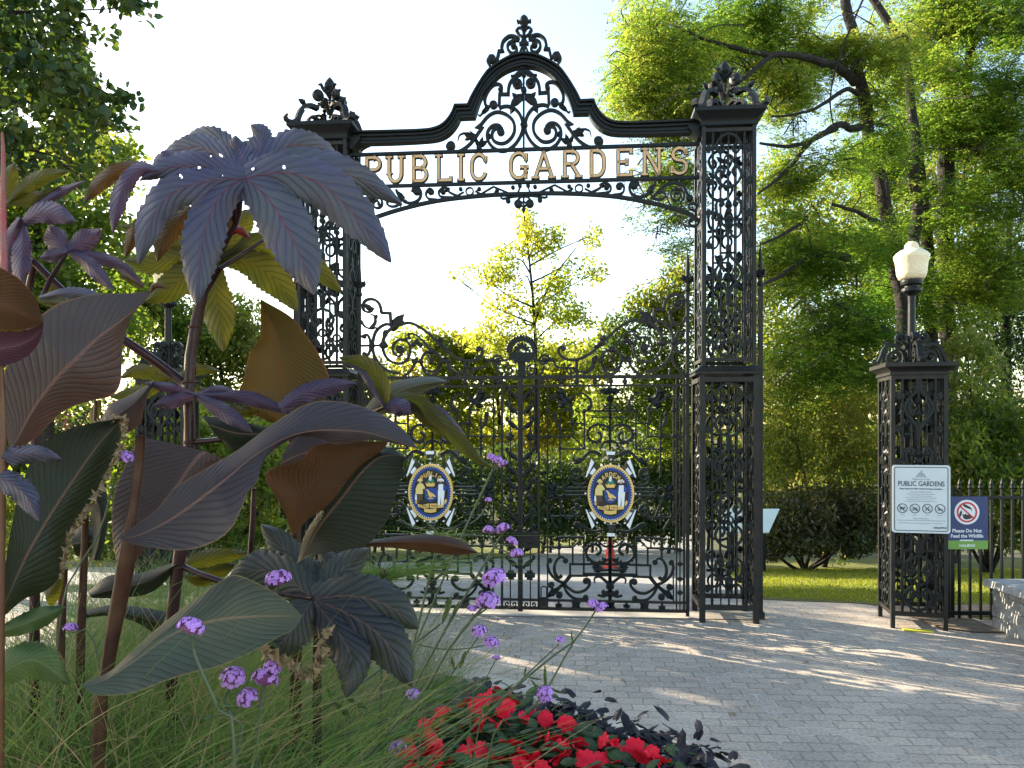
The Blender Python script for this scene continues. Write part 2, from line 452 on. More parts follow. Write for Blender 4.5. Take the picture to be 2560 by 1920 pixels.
# garden paths beyond the gate and the lawns beside them
sheet('garden_path', [(-14, 6.5), (2.2, 6.5), (2.3, 6.9), gh(1893, 1497), gh(1800, 1400), gh(1752, 1350), gh(1748, 1338), gh(1664, 1338), gh(1580, 1350), gh(1472, 1356), gh(1390, 1372), gh(1300, 1394), gh(1100, 1400), gh(700, 1412), (-14, 17)], -0.005, M['gravel'])
sheet('lawn', [gh(1893, 1499), gh(2190, 1514), (4.0, 6.38), (12, 6.34), (14, 20), gh(1790, 1392)], 0.006, M['lawn'])
sheet('lawn_strip', [gh(700, 1411), gh(1300, 1393), gh(1390, 1371), gh(1472, 1355), gh(1560, 1347), gh(1480, 1342), gh(1300, 1366), gh(700, 1380)], 0.012, M['lawn'])

sheet('mulch_bed', [(3.42, 6.12), (3.6, 6.0), (3.84, 5.98), (3.84, 6.5), (12, 6.46), (12, 6.9), (3.3, 6.9)], 0.012, M['mulch'])
# ------------------------------------------------------------------ gate plane
KG = 0.089; CG = 6.609; SG = math.sqrt(1 + KG * KG); GA = -math.atan(KG)
EX = Vector((1 / SG, -KG / SG, 0)); EN = Vector((-KG / SG, -1 / SG, 0)); GO = Vector((0, CG, 0))
def gp(px, py, w=0.0):
    r = (px - CX) / F; y = (CG - w * SG) / (1 + KG * r); x = r * y
    return ((x - KG * (y - CG)) / SG, EYE + (HY - py) / F * y)
def gloc(u, w=0.0): return GO + EX * u + EN * w
CROPS = {'A': (700, 0, 3.456), 'B': (1300, 0, 3.456), 'C': (700, 440, 3.456), 'D': (1300, 440, 3.456), 'E': (940, 900, 3.456), 'F': (1300, 1060, 3.072), 'P': (0, 0, 1.0)}
def cp(c, pts, u0=0.0, sg=1.0, uc=0.0):
    x0, y0, k = CROPS[c]; out = []
    for x, y in pts:
        u, z = gp(x0 + x / k, y0 + y / k)
        out.append((uc + sg * (u - uc) - u0, z))
    return out
UC = gp(1310, 500)[0]

# ------------------------------------------------------------------ pillars
def scroll_unit(mb, a, z, h, kind, y0, w=0.021, t=0.024):
    """one unit of the cast scrollwork, half width a, from z to z+h"""
    for s in (-1, 1):
        fl = lambda pts: [(s * x, q) for x, q in pts]
        if kind == 0:
            bar(mb, fl([(0, z + .02 * h), (a * .55, z + .08 * h), (a * .9, z + .24 * h), (a * .6, z + .40 * h), (a * .28, z + .33 * h), (a * .42, z + .24 * h)]), w, t, y0, sm=22)
            bar(mb, fl([(0, z + .98 * h), (a * .5, z + .92 * h), (a * .85, z + .78 * h), (a * .6, z + .64 * h), (a * .3, z + .70 * h), (a * .45, z + .78 * h)]), w, t, y0, sm=22)
            knob(mb, s * a * .45, z + .25 * h, .017, .035, y0, 8); knob(mb, s * a * .46, z + .77 * h, .017, .035, y0, 8)
            leafb(mb, s * a * .3, z + .45 * h, R(90 - s * 50), .09, .045, .04, y0)
        elif kind == 1:
            bar(mb, fl([(a * .1, z), (a * .15, z + .2 * h), (a * .55, z + .32 * h), (a * .95, z + .5 * h), (a * .6, z + .68 * h), (a * .15, z + .8 * h), (a * .1, z + h)]), w, t, y0, sm=24)
            bar(mb, fl([(a * .2, z + .5 * h), (a * .45, z + .38 * h), (a * .7, z + .5 * h), (a * .45, z + .6 * h), (a * .32, z + .52 * h)]), w * .8, t, y0, sm=18)
            box(mb, *sorted((s * a * .95, s * a * .5)), y0 - .01, y0 + .01, z + .04 * h, z + .04 * h + .016)
            leafb(mb, s * a * .5, z + .66 * h, R(90 - s * 35), .1, .05, .04, y0)
            leafb(mb, s * a * .5, z + .34 * h, R(-90 + s * 35), .1, .05, .04, y0)
        else:
            bar(mb, [(s * (a * .5 + .042 * math.cos(q)), z + .25 * h + .055 * math.sin(q)) for q in np.linspace(0, 6.3, 16)], w * .8, t, y0)
            bar(mb, fl([(0, z + .5 * h), (a * .35, z + .46 * h), (a * .8, z + .55 * h), (a * .85, z + .75 * h), (a * .5, z + .82 * h), (a * .35, z + .7 * h)]), w, t, y0, sm=20)
            bar(mb, fl([(a * .95, z + .45 * h), (a * .5, z + .45 * h), (a * .5, z + .5 * h)]), w, t, y0)
            knob(mb, s * a * .5, z + .72 * h, .022, .035, y0, 8)
    if kind == 0:
        ring(mb, 0, z + .52 * h, .034, .014, t, y0, 14); knob(mb, 0, z + .27 * h, .02, .045, y0, 8)
    elif kind == 1:
        leafb(mb, 0, z + .3 * h, R(90), .12, .06, .05, y0); leafb(mb, 0, z + .72 * h, R(-90), .1, .05, .05, y0)
        bar(mb, [(-a * .5, z + .86 * h), (a * .5, z + .86 * h)], .014, t, y0)
    else:
        leafb(mb, 0, z + .5 * h, R(-90), .13, .07, .05, y0); knob(mb, 0, z + .6 * h, .026, .045, y0, 10)
        leafb(mb, 0, z + .62 * h, R(90), .1, .06, .05, y0)
    bar(mb, [(0, z), (0, z + h)], .011, t * .8, y0)

def lattice(hw, hd, spans, units):
    """one openwork side: bars, bosses and scrolls; front face at y=-hd"""
    mb = MB(); k = 0
    for z0, z1 in spans:
        for s in (-1, 1):
            bar(mb, [(s * hw * .62, z0), (s * hw * .62, z1)], .018, .022, -hd + .01); bar(mb, [(s * hw * .30, z0), (s * hw * .30, z1)], .009, .016, -hd + .012); bar(mb, [(s * hw * .93, z0), (s * hw * .93, z1)], .012, .018, -hd + .012)
            n = max(2, int((z1 - z0) / .24))
            for i in range(n):                # square bosses between the corner post and the inner bar
                z = z0 + (i + .5) * (z1 - z0) / n; x = s * hw * .79
                box(mb, x - .026, x + .026, -hd - .004, -hd + .022, z - .014, z + .014)
                box(mb, x - .013, x + .013, -hd - .006, -hd + .024, z - .030, z + .030)
            m2 = n * 2
            for i in range(m2):
                z = z0 + (i + .25) * (z1 - z0) / m2
                knob(mb, s * hw * .62, z, .012, .03, -hd + .008, 6)
        n = max(1, round((z1 - z0) / .43)); h = (z1 - z0) / n
        for i in range(n):
            scroll_unit(mb, hw * .56, z0 + i * h, h, units[k % len(units)], -hd + .01); k += 1
    return mb

def pillar_finial(mb, h=1.0):
    for ang in (math.pi / 4, -math.pi / 4):
        q = MB(); c = .00095 * h; cx_ = c * 1.28
        for s in (-1, 1):
            f = lambda pts: [(s * x * cx_, z * c) for x, z in pts]
            bar(q, f([(272, 52), (280, 22), (250, 6), (214, 34), (196, 92), (172, 140), (126, 166), (76, 160)]), .030 * h, .045 * h, 0, (.5, 1), sm=20)
            bar(q, f([(200, 0), (190, 60), (168, 118)]), .020, .04, 0, sm=8)
            bar(q, f([(76, 160), (78, 196), (42, 205), (34, 236)]), .018, .03)
            leafb(q, s * 150 * cx_, 168 * c, R(90 - s * 70), .07 * h, .05 * h, .05)
            ring(q, s * 104 * cx_, 46 * c, .040 * h, .020, .05, 0, 16); knob(q, s * 104 * cx_, 46 * c, .02, .06)
            bar(q, f([(104, 92), (62, 112), (30, 92), (14, 40)]), .018, .03, 0, sm=10)
            knob(q, s * 76 * cx_, 262 * c, .041 * h, .05, 0, 14); knob(q, s * 76 * cx_, 262 * c, .02 * h, .075, 0, 10)
            bar(q, f([(46, 232), (24, 190), (0, 120)]), .016, .03, 0, sm=8)
            bar(q, f([(0, 300), (40, 318), (56, 352), (70, 346)]), .016, .03, 0, sm=8)
        bar(q, [(0, 0), (0, 320 * c)], .02, .02)
        for v in range(len(q.v)):
            x, y, z = q.v[v]
            q.v[v] = (x * math.cos(ang) - y * math.sin(ang), x * math.sin(ang) + y * math.cos(ang), z)
        mb.add(q.v, q.f)
    c = .00095 * h
    lathe(mb, [(.018, 270 * c), (.04, 300 * c), (.032, 320 * c), (.05, 345 * c), (.048, 372 * c), (.036, 395 * c), (.03, 402 * c), (.014, 420 * c), (.002, 430 * c)], n=12)
    for i in range(8):
        a = i * math.pi / 4
        b = MB(); leafb(b, .02, 335 * c, R(65), .06, .04, .03)
        for (x, y, z) in b.v: mb.v.append((x * math.cos(a) - y * math.sin(a), x * math.sin(a) + y * math.cos(a), z))
        base = len(mb.v) - len(b.v); mb.f += [tuple(i2 + base for i2 in q) for q in b.f]

HWU, HWL = .219, .239
def cornice(mb, hw, z, o=.069, k=1.0):
    """stepped cap whose bottom fillet starts at z"""
    e = hw + .012
    box(mb, -e, e, -e, e, z, z + .02)
    n = 7; prev = hw - .002
    for i in range(n):
        t0, t1 = i / n, (i + 1) / n
        r0 = hw + .006 + (o - .01) * (1 - math.cos(t0 * math.pi / 2)); r1 = hw + .006 + (o - .01) * (1 - math.cos(t1 * math.pi / 2))
        frustum(mb, (-r0, r0, -r0, r0), z + .0205 + .08 * k * t0, (-r1, r1, -r1, r1), z + .0205 + .08 * k * t1 - .0004)
    e = hw + o
    box(mb, -e, e, -e, e, z + .1008 * 1.0 if k == 1 else z + .021 + .08 * k, z + .021 + .08 * k + .032)

def gate_pillar(u, w, label):
    t = thing('gate_pillar', label, 'pillar', gloc(u, w), GA, 'tall ironwork pillars of the gateway')
    fr = MB()
    for sx in (-1, 1):
        for sy in (-1, 1):
            box(fr, *sorted((sx * HWL, sx * (HWL - .045))), *sorted((sy * HWL, sy * (HWL - .045))), 0, 2.044)
            box(fr, *sorted((sx * HWU, sx * (HWU - .03))), *sorted((sy * HWU, sy * (HWU - .03))), 2.112, 4.09)
    for s in (-1, 1):
        for z in (.105, 1.98):
            box(fr, -HWL + .045, HWL - .045, *sorted((s * HWL, s * (HWL - .03))), z, z + .04)
            box(fr, *sorted((s * HWL, s * (HWL - .03))), -HWL + .045, HWL - .045, z, z + .04)
        for z in (2.15, 4.04):
            box(fr, -HWU + .03, HWU - .03, *sorted((s * (HWU - .002), s * (HWU - .025))), z, z + .03)
            box(fr, *sorted((s * (HWU - .002), s * (HWU - .025))), -HWU + .03, HWU - .03, z, z + .03)
    fr.build('frame', M['iron_worn'], t)
    ld = MB()
    e = HWL + .022
    box(ld, -e, e, -e, e, 2.044, 2.068); frustum(ld, (-e - .012, e + .012, -e - .012, e + .012), 2.0685, (-HWU - .01, HWU + .01, -HWU - .01, HWU + .01), 2.112)
    ld.build('ledge', M['iron_worn'], t)
    c = MB(); cornice(c, HWU, 4.09); c.build('cap', M['iron'], t)
    fm = MB(); pillar_finial(fm, 1.22); o = fm.build('finial', M['iron'], t); o.location = (0, 0, 4.2235)
    low = lattice(HWL - .02, HWL - .02, [(.145, 1.98)], [2, 0, 1, 0]).build('lower_panel', M['iron'], t)
    up = lattice(HWU - .014, HWU - .014, [(2.18, 4.04)], [0, 1, 2, 0, 1]).build('upper_panel', M['iron'], t)
    for k in (1, 2, 3):
        for o in (low, up):
            c = o.copy(); COL.objects.link(c); c.rotation_euler = (0, 0, k * math.pi / 2)
    return t

uR0 = gp(1755, 700, .13)[0]; uL1 = gp(866, 700, .13)[0]
URP, ULP = uR0 + HWU, uL1 - HWU
gate_pillar(URP, .13 - HWU, 'tall black openwork iron pillar at the right of the gate, under green trees')
gate_pillar(ULP, .13 - HWU, 'tall black openwork iron pillar at the left of the gate, half behind purple leaves')

# ------------------------------------------------------------------ overhead arch with the lettering
UA0, UA1 = ULP + HWU + .001, URP - HWU - .001
arch = thing('overhead_arch', 'black iron arch spanning the two tall pillars with gilt PUBLIC GARDENS lettering', 'arch', gloc(UC, 0), GA)
def A_(c, pts, sg=1): return cp(c, pts, UC, sg, UC)
outer = [(1311, 136), (1338, 140), (1367, 152), (1398, 171), (1421, 200), (1442, 234), (1452, 254.6), (1485, 253), (1494, 275), (1514, 298), (1540, 308), (1575, 309.6), (1647, 307), (1735, 303)]
inner = [(1311, 168), (1343, 174), (1372, 188), (1398, 214), (1416, 240), (1427, 269), (1433, 289), (1471, 288), (1479, 304), (1497, 324), (1520, 336), (1555, 340), (1647, 339), (1742, 335)]
def seg3(p): return np.vstack([crs(p[0:7], 26), crs(p[7:14], 26)])
oh, ih = seg3(A_('P', outer)), seg3(A_('P', inner))
oh[-1, 0] = ih[-1, 0] = UA1 - UC
ol = oh[::-1] * [-1, 1]; il = ih[::-1] * [-1, 1]; ol[0, 0] = il[0, 0] = UA0 - UC
OU = np.vstack([ol[:-1], oh]); IN = np.vstack([il[:-1], ih])
OU[0] = [UA0 - UC, OU[1][1]]; IN[0] = [UA0 - UC, IN[1][1]]
mb = MB()
for (a, b, y0, y1) in ((0, .16, -.062, .05), (.16, .30, -.03, .03), (.30, .42, -.045, .03), (.42, .60, -.022, .02), (.60, .74, -.038, .03), (.74, .86, -.028, .02), (.86, 1.0, -.050, .04)):
    p, q = OU * (1 - a) + IN * a, OU * (1 - b) + IN * b; n = len(p); vs = []
    for i in range(n):
        vs += [(p[i][0], y0, p[i][1]), (q[i][0], y0, q[i][1]), (q[i][0], y1, q[i][1]), (p[i][0], y1, p[i][1])]
    fs = [(4 * i + j, 4 * i + (j + 1) % 4, 4 * i + 4 + (j + 1) % 4, 4 * i + 4 + j) for i in range(n - 1) for j in range(4)]
    fs += [(3, 2, 1, 0), (4 * n - 4, 4 * n - 3, 4 * n - 2, 4 * n - 1)]
    mb.add(vs, fs)
for s in (-1, 1):                          # moulded brackets where the beam meets the pillars
    x = (UA1 - UC) if s > 0 else (UA0 - UC)
    poly(mb, [(x, 4.125), (x - s * .10, 4.125), (x - s * .10, 4.10), (x - s * .02, 4.02), (x, 4.02)], .07, .14)
mb.build('arched_beam', M['iron'], arch)

def hd(mb, c, pts, w, t=.03, sm=0, tp=(1, 1), y0=0):
    for s in (1, -1): bar(mb, A_(c, pts, s), w, t, y0, tp, sm)
def hk(mb, c, x, y, r, t=.05):
    for s in (1, -1):
        (u, z), = A_(c, [(x, y)], s); knob(mb, u, z, r, t)
def hl(mb, c, x, y, x1, y1, w, t=.04):
    for s in (1, -1):
        (u, z), (v, q) = A_(c, [(x, y), (x1, y1)], s)
        leafb(mb, u, z, math.atan2(q - z, v - u), math.hypot(q - z, v - u), w, t)
def hr(mb, c, x, y, r, w=.012, t=.025):
    for s in (1, -1):
        (u, z), = A_(c, [(x, y)], s); ring(mb, u, z, r, w, t)

mb = MB()                                  # tympanum scrolls
W1 = .026
bar(mb, A_('B', [(32, 575), (32, 1310)]), .016, .03)
hk(mb, 'B', 92, 722, .044); hk(mb, 'B', 92, 722, .022, .08); (u, z), = A_('B', [(32, 650)]); knob(mb, u, z, .02, .06); (u, z), = A_('B', [(32, 780)]); knob(mb, u, z, .026, .06)
hd(mb, 'B', [(34, 620), (80, 628), (118, 652), (148, 648)], .03, .04, 10, (1.2, .3))
hd(mb, 'B', [(0, 590), (70, 590)], .03, .06)
hd(mb, 'B', [(60, 640), (120, 668), (155, 712), (168, 760), (170, 805)], W1, .03, 12)
hd(mb, 'B', [(170, 795), (170, 806), (246, 800), (250, 905)], W1)
hd(mb, 'B', [(232, 765), (228, 735), (255, 712), (300, 716), (345, 760), (375, 830), (366, 890), (332, 905)], W1, .03, 22)
hk(mb, 'B', 238, 762, .022); hk(mb, 'B', 300, 888, .036)
hl(mb, 'B', 335, 895, 420, 975, .05); hd(mb, 'B', [(395, 950), (420, 975), (432, 962)], .014, .02, 6)
hl(mb, 'B', 42, 805, 165, 935, .085); hl(mb, 'B', 90, 850, 140, 790, .045); hl(mb, 'B', 120, 900, 155, 985, .05)
hd(mb, 'B', [(32, 800), (150, 908)], .012)
hd(mb, 'B', [(225, 1100), (255, 1068), (308, 1070), (350, 1118), (350, 1190), (300, 1262), (210, 1297), (120, 1252), (60, 1165), (45, 1080), (70, 990), (130, 925), (200, 908), (252, 922)], W1, .03, 60)
hd(mb, 'B', [(410, 1052), (342, 980), (268, 953), (190, 980), (130, 1040), (115, 1110), (135, 1172), (190, 1222), (250, 1226), (300, 1196), (312, 1140), (290, 1100), (252, 1095)], W1, .03, 56)
hk(mb, 'B', 236, 1128, .034); hk(mb, 'B', 32, 1080, .03)
hd(mb, 'B', [(405, 1048), (440, 1072), (402, 1082), (425, 1115)], W1)
hd(mb, 'B', [(425, 1112), (460, 1162), (510, 1218), (575, 1262), (625, 1275), (690, 1262)], W1, .03, 24)
hk(mb, 'B', 675, 1218, .038); hd(mb, 'B', [(690, 1264), (712, 1225), (690, 1190)], .02, .03, 8)
hl(mb, 'B', 440, 1180, 575, 1105, .075); hl(mb, 'B', 500, 1150, 560, 1180, .045); hd(mb, 'B', [(560, 1115), (600, 1132), (615, 1180)], .016, .02, 8, (1, .4)); hl(mb, 'B', 490, 1145, 515, 1095, .045)
hk(mb, 'B', 426, 1252, .024); hl(mb, 'B', 426, 1245, 345, 1188, .05); hl(mb, 'B', 420, 1240, 392, 1150, .04); hl(mb, 'B', 340, 1190, 335, 1130, .05); hl(mb, 'B', 430, 1240, 460, 1160, .04)
hd(mb, 'B', [(426, 1262), (426, 1295)], .036, .04)
mb.build('scrollwork', M['iron'], arch)

mb = MB()                                  # crest on top of the beam
(u, z), = A_('B', [(44, 470)]); c = 1 / 3.456 / F * 6.55
bar(mb, [(0, z - .01), (0, z + 250 * c)], .026, .03)
lathe(mb, [(.016, z + 215 * c), (.034, z + 238 * c), (.03, z + 250 * c), (.044, z + 275 * c), (.042, z + 300 * c), (.03, z + 325 * c), (.012, z + 342 * c), (.002, z + 348 * c)], n=12)
for s in (1, -1):
    f = lambda pts: [(s * x * c, z + q * c) for x, q in pts]
    bar(mb, f([(0, 262), (30, 288), (56, 275), (54, 300)]), .016, .03, 0, sm=8)
    bar(mb, f([(0, 190), (32, 232), (58, 222), (62, 200)]), .016, .03, 0, sm=8)
    bar(mb, f([(10, 150), (50, 178), (70, 210)]), .018, .03, 0, sm=6)
    bar(mb, f([(238, -52), (218, 35), (186, 38), (196, 66)]), .024, .04)
    bar(mb, f([(196, 64), (180, 120), (130, 160), (80, 156), (42, 128)]), .024, .04, 0, sm=16)
    bar(mb, f([(42, 128), (90, 122), (136, 96), (140, 48), (104, 10), (66, 26), (66, 62), (90, 70)]), .022, .04, 0, sm=24)
    knob(mb, s * 92 * c, z + 78 * c, .026, .06)
    knob(mb, s * 282 * c, z - 30 * c, .037, .06); bar(mb, f([(296, -90), (318, -50), (290, 4)]), .022, .04, 0, sm=8)
    bar(mb, f([(6, 92), (40, 4)]), .016, .03); bar(mb, f([(0, 92), (42, 92)]), .024, .04); bar(mb, f([(6, 150), (24, 96)]), .016, .03)
    leafb(mb, s * 40 * c, z + 170 * c, R(90 - s * 30), .07, .03)
mb.build('crest', M['iron'], arch)

ZT, ZB = gp(1310, 374)[1], gp(1310, 456)[1]
mb = MB()                                  # rails and lower spandrel
for z in (ZT, ZB): bar(mb, [(UA0 - UC, z), (UA1 - UC, z)], .024, .04)
hd(mb, 'D', [(32, 155), (300, 150), (600, 160), (850, 182), (1100, 226), (1300, 275), (1450, 325), (1535, 385)], .026, .05, 40)
hd(mb, 'D', [(1535, 385), (1540, 412), (1510, 435), (1470, 425), (1455, 398), (1475, 375)], .018, .04, 16); hk(mb, 'D', 1478, 385, .014)
hr(mb, 'D', 510, 108, .032)
for a, b in (((160, 145), (300, 78)), ((300, 78), (420, 142)), ((560, 110), (640, 150)), ((460, 110), (380, 150)), ((90, 150), (60, 75))): hd(mb, 'D', [a, b], .013, .025)
for x, y in ((425, 92), (268, 112), (590, 84), (130, 95), (70, 85)): hk(mb, 'D', x, y, .018, .035)
hd(mb, 'D', [(268, 112), (290, 128), (275, 148)], .012, .025, 6); hd(mb, 'D', [(425, 92), (448, 108), (435, 140)], .012, .025, 6)
hd(mb, 'D', [(600, 150), (690, 105), (720, 62), (760, 70), (785, 100), (765, 140), (640, 155)], .018, .03, 24); hk(mb, 'D', 748, 98, .024)
hd(mb, 'D', [(800, 165), (880, 150), (900, 105), (870, 66), (835, 85), (845, 115)], .018, .03, 20); hk(mb, 'D', 860, 96, .024)
hd(mb, 'D', [(1025, 85), (1010, 50), (965, 55), (945, 100), (965, 155), (1030, 182), (1100, 165), (1150, 110), (1172, 55)], .022, .03, 30); hk(mb, 'D', 985, 82, .034)
hl(mb, 'D', 1100, 170, 1165, 60, .06); hl(mb, 'D', 690, 100, 730, 55, .05); hl(mb, 'D', 1110, 150, 1060, 190, .04)
hd(mb, 'D', [(1120, 130), (1150, 190), (1210, 205), (1255, 180), (1235, 140), (1180, 150)], .018, .03, 20)
hd(mb, 'D', [(1130, 200), (1200, 130), (1260, 80), (1335, 58), (1400, 82), (1440, 150), (1462, 205)], .022, .035, 26)
for s in (1, -1):
    (u, z), = A_('D', [(1350, 170)], s); sp = spiral(0, 0, .068, .012, -60, 600, 40)
    bar(mb, [(u + s * x, z + q) for x, q in sp], .016, .04)
hk(mb, 'D', 1462, 195, .03, .06); hd(mb, 'D', [(1470, 292), (1455, 262), (1490, 235), (1525, 262), (1510, 300), (1480, 285)], .018, .03, 16)
hd(mb, 'D', [(35, 168), (150, 178), (215, 188), (238, 176)], .014, .03, 10); hk(mb, 'D', 172, 208, .022); hk(mb, 'D', 85, 240, .036); hd(mb, 'D', [(90, 205), (60, 180), (35, 180)], .014, .03, 8); hd(mb, 'D', [(172, 190), (150, 176)], .012, .03)
bar(mb, A_('D', [(32, 150), (32, 300)]), .014, .03)
(u, z), = A_('D', [(32, 245)]); ring(mb, u, z, .02, .012, .03); leafb(mb, u, z - .02, R(-90), .06, .035)
for k in (0, 1):
    hd(mb, 'D', [(32, 30 + 0 * k), (62, 60)], .012, .025)
mb.build('lower_spandrel', M['iron'], arch)

# letters: stroke skeletons in a unit box, built as an iron backing with a gilt face in front
def arcp(cx, cy, rx, ry, a0, a1, n=14): return [(cx + rx * math.cos(R(a0 + (a1 - a0) * i / n)), cy + ry * math.sin(R(a0 + (a1 - a0) * i / n))) for i in range(n + 1)]
GLY = {
 'P': [[(.12, 0), (.12, 1)], [(.0, 1), (.6, 1)] + arcp(.6, .75, .36, .25, 90, -90) + [(.12, .5)]],
 'U': [[(.12, 1), (.12, .35)] + arcp(.5, .35, .38, .35, 180, 360) + [(.88, 1)]],
 'B': [[(.12, 0), (.12, 1)], [(0, 1), (.58, 1)] + arcp(.58, .765, .3, .235, 90, -90) + [(.12, .53)], [(.6, .53)] + arcp(.6, .265, .34, .265, 90, -90) + [(0, 0)]],
 'L': [[(.14, 1), (.14, 0)], [(0, 0), (.95, 0), (.95, .16)]],
 'I': [[(.5, 0), (.5, 1)]],
 'C': [[(.9, .74), (.9, .9)], [(.9, .78)] + arcp(.52, .62, .40, .38, 20, 180) + arcp(.52, .36, .40, .36, 180, 345)],
 'G': [[(.88, .74), (.88, .95)], [(.88, .76)] + arcp(.5, .62, .40, .38, 20, 180) + arcp(.5, .36, .40, .36, 180, 350), [(.6, .44), (.98, .44)], [(.85, .44), (.85, .02)]],
 'A': [[(.06, 0), (.5, 1)], [(.94, 0), (.5, 1)], [(.22, .34), (.78, .34)]],
 'R': [[(.12, 0), (.12, 1)], [(0, 1), (.55, 1)] + arcp(.55, .755, .33, .245, 90, -90) + [(.12, .51)], [(.5, .51), (.94, 0)]],
 'D': [[(.12, 0), (.12, 1)], [(0, 1), (.45, 1)] + arcp(.45, .6, .45, .4, 90, 0, 8) + arcp(.45, .4, .45, .4, 0, -90, 8) + [(0, 0)]],
 'E': [[(.12, 0), (.12, 1)], [(0, 1), (.92, 1), (.92, .84)], [(.12, .52), (.66, .52)], [(.66, .42), (.66, .62)], [(0, 0), (.94, 0), (.94, .16)]],
 'N': [[(.1, 0), (.1, 1)], [(.1, 1), (.9, 0)], [(.9, 0), (.9, 1)]],
 'S': [[(.9, .78), (.9, .95)], [(.9, .78)] + arcp(.5, .755, .38, .245, 10, 180) + arcp(.5, .755, .38, .235, 180, 262, 6) + arcp(.5, .275, .42, .245, 80, -10, 6) + arcp(.5, .265, .42, .265, -10, -172), [(.08, .06), (.08, .26)]]}
FOOT = {'P': (.12,), 'U': (.5,), 'B': (.3, .6), 'L': (.2, .7), 'I': (.5,), 'C': (.5,), 'G': (.5,), 'A': (.1, .9), 'R': (.14, .88), 'D': (.2, .5), 'E': (.2, .7), 'N': (.1, .9), 'S': (.5,)}
TOP = {'P': (.3,), 'U': (.12, .88), 'B': (.4,), 'L': (.14,), 'I': (.5,), 'C': (.55,), 'G': (.5,), 'A': (.5,), 'R': (.35,), 'D': (.35,), 'E': (.2, .7), 'N': (.1, .9), 'S': (.5,)}
lets = [('P', 911, 955), ('U', 966, 1012), ('B', 1027, 1072), ('L', 1089, 1132), ('I', 1144, 1162), ('C', 1172, 1221), ('G', 1270, 1324), ('A', 1333, 1386), ('R', 1404, 1453), ('D', 1471, 1517), ('E', 1538, 1583), ('N', 1604, 1655), ('S', 1674, 1722)]
zb, zt = ZB + .034, ZT - .034
for ch, x0, x1 in lets:
    u0, u1 = gp(x0 + 3, 420)[0] - UC, gp(x1 - 3, 420)[0] - UC
    bk, fc = MB(), MB()
    for st in GLY[ch]:
        p = [(u0 + a * (u1 - u0), zb + b * (zt - zb)) for a, b in st]
        if len(p) == 2:                    # let straight ends run a little long
            a, b = np.array(p[0]), np.array(p[1]); d = (b - a) / np.linalg.norm(b - a)
            p = [tuple(a - d * .008), tuple(b + d * .008)]
        bar(bk, p, .036, .026, .0); bar(fc, [tuple(q) for q in p], .021, .010, -.0165)
    ser = {'P': [(.12, 0)], 'I': [(.5, 0), (.5, 1)], 'U': [(.12, 1), (.88, 1)], 'A': [(.06, 0), (.94, 0)], 'R': [(.12, 0), (.92, 0)], 'N': [(.1, 0), (.9, 1), (.1, 1)], 'L': [(.14, 1)]}.get(ch, [])
    for a, b in ser:
        x = u0 + a * (u1 - u0); z = zb + b * (zt - zb)
        bar(bk, [(x - .036, z), (x + .036, z)], .026, .0265, .0)
        bar(fc, [(x - .028, z), (x + .028, z)], .013, .0108, -.0165)
    for a in FOOT[ch]: bar(bk, [(u0 + a * (u1 - u0), ZB), (u0 + a * (u1 - u0), zb)], .03, .025)
    for a in TOP[ch]: bar(bk, [(u0 + a * (u1 - u0), zt), (u0 + a * (u1 - u0), ZT)], .024, .025)
    l = bk.build('letter', M['iron'], arch); fc.build('gilt_face', M['gilt'], l)
# ------------------------------------------------------------------ the two gate leaves
UG = gp(1301, 1200)[0]
UH = gp(1719, 1200)[0]                      # right hinge stile
UM = gp(1525, 1200)[0]                      # middle of the right leaf
def spear(mb, x, y, z, s=1.0):
    q = MB(); lathe(q, [(.016, 0), (.026, .012), (.026, .03), (.019, .04), (.021, .075), (.031, .082), (.034, .1), (.028, .112), (.022, .125), (.010, .30), (.004, .335), (.008, .345), (.007, .356), (.001, .366)], n=12)
    mb.add([(x + a * s, y + b * s, z + c * s) for a, b, c in q.v], q.f)
    for k in range(4):
        a = k * math.pi / 2 + .4
        b = MB(); leafb(b, .018 * s, .085 * s, R(60), .07 * s, .05 * s, .03)
        mb.add([(x + px_ * math.cos(a) - py_ * math.sin(a), y + px_ * math.sin(a) + py_ * math.cos(a), z + pz_) for px_, py_, pz_ in b.v], b.f)

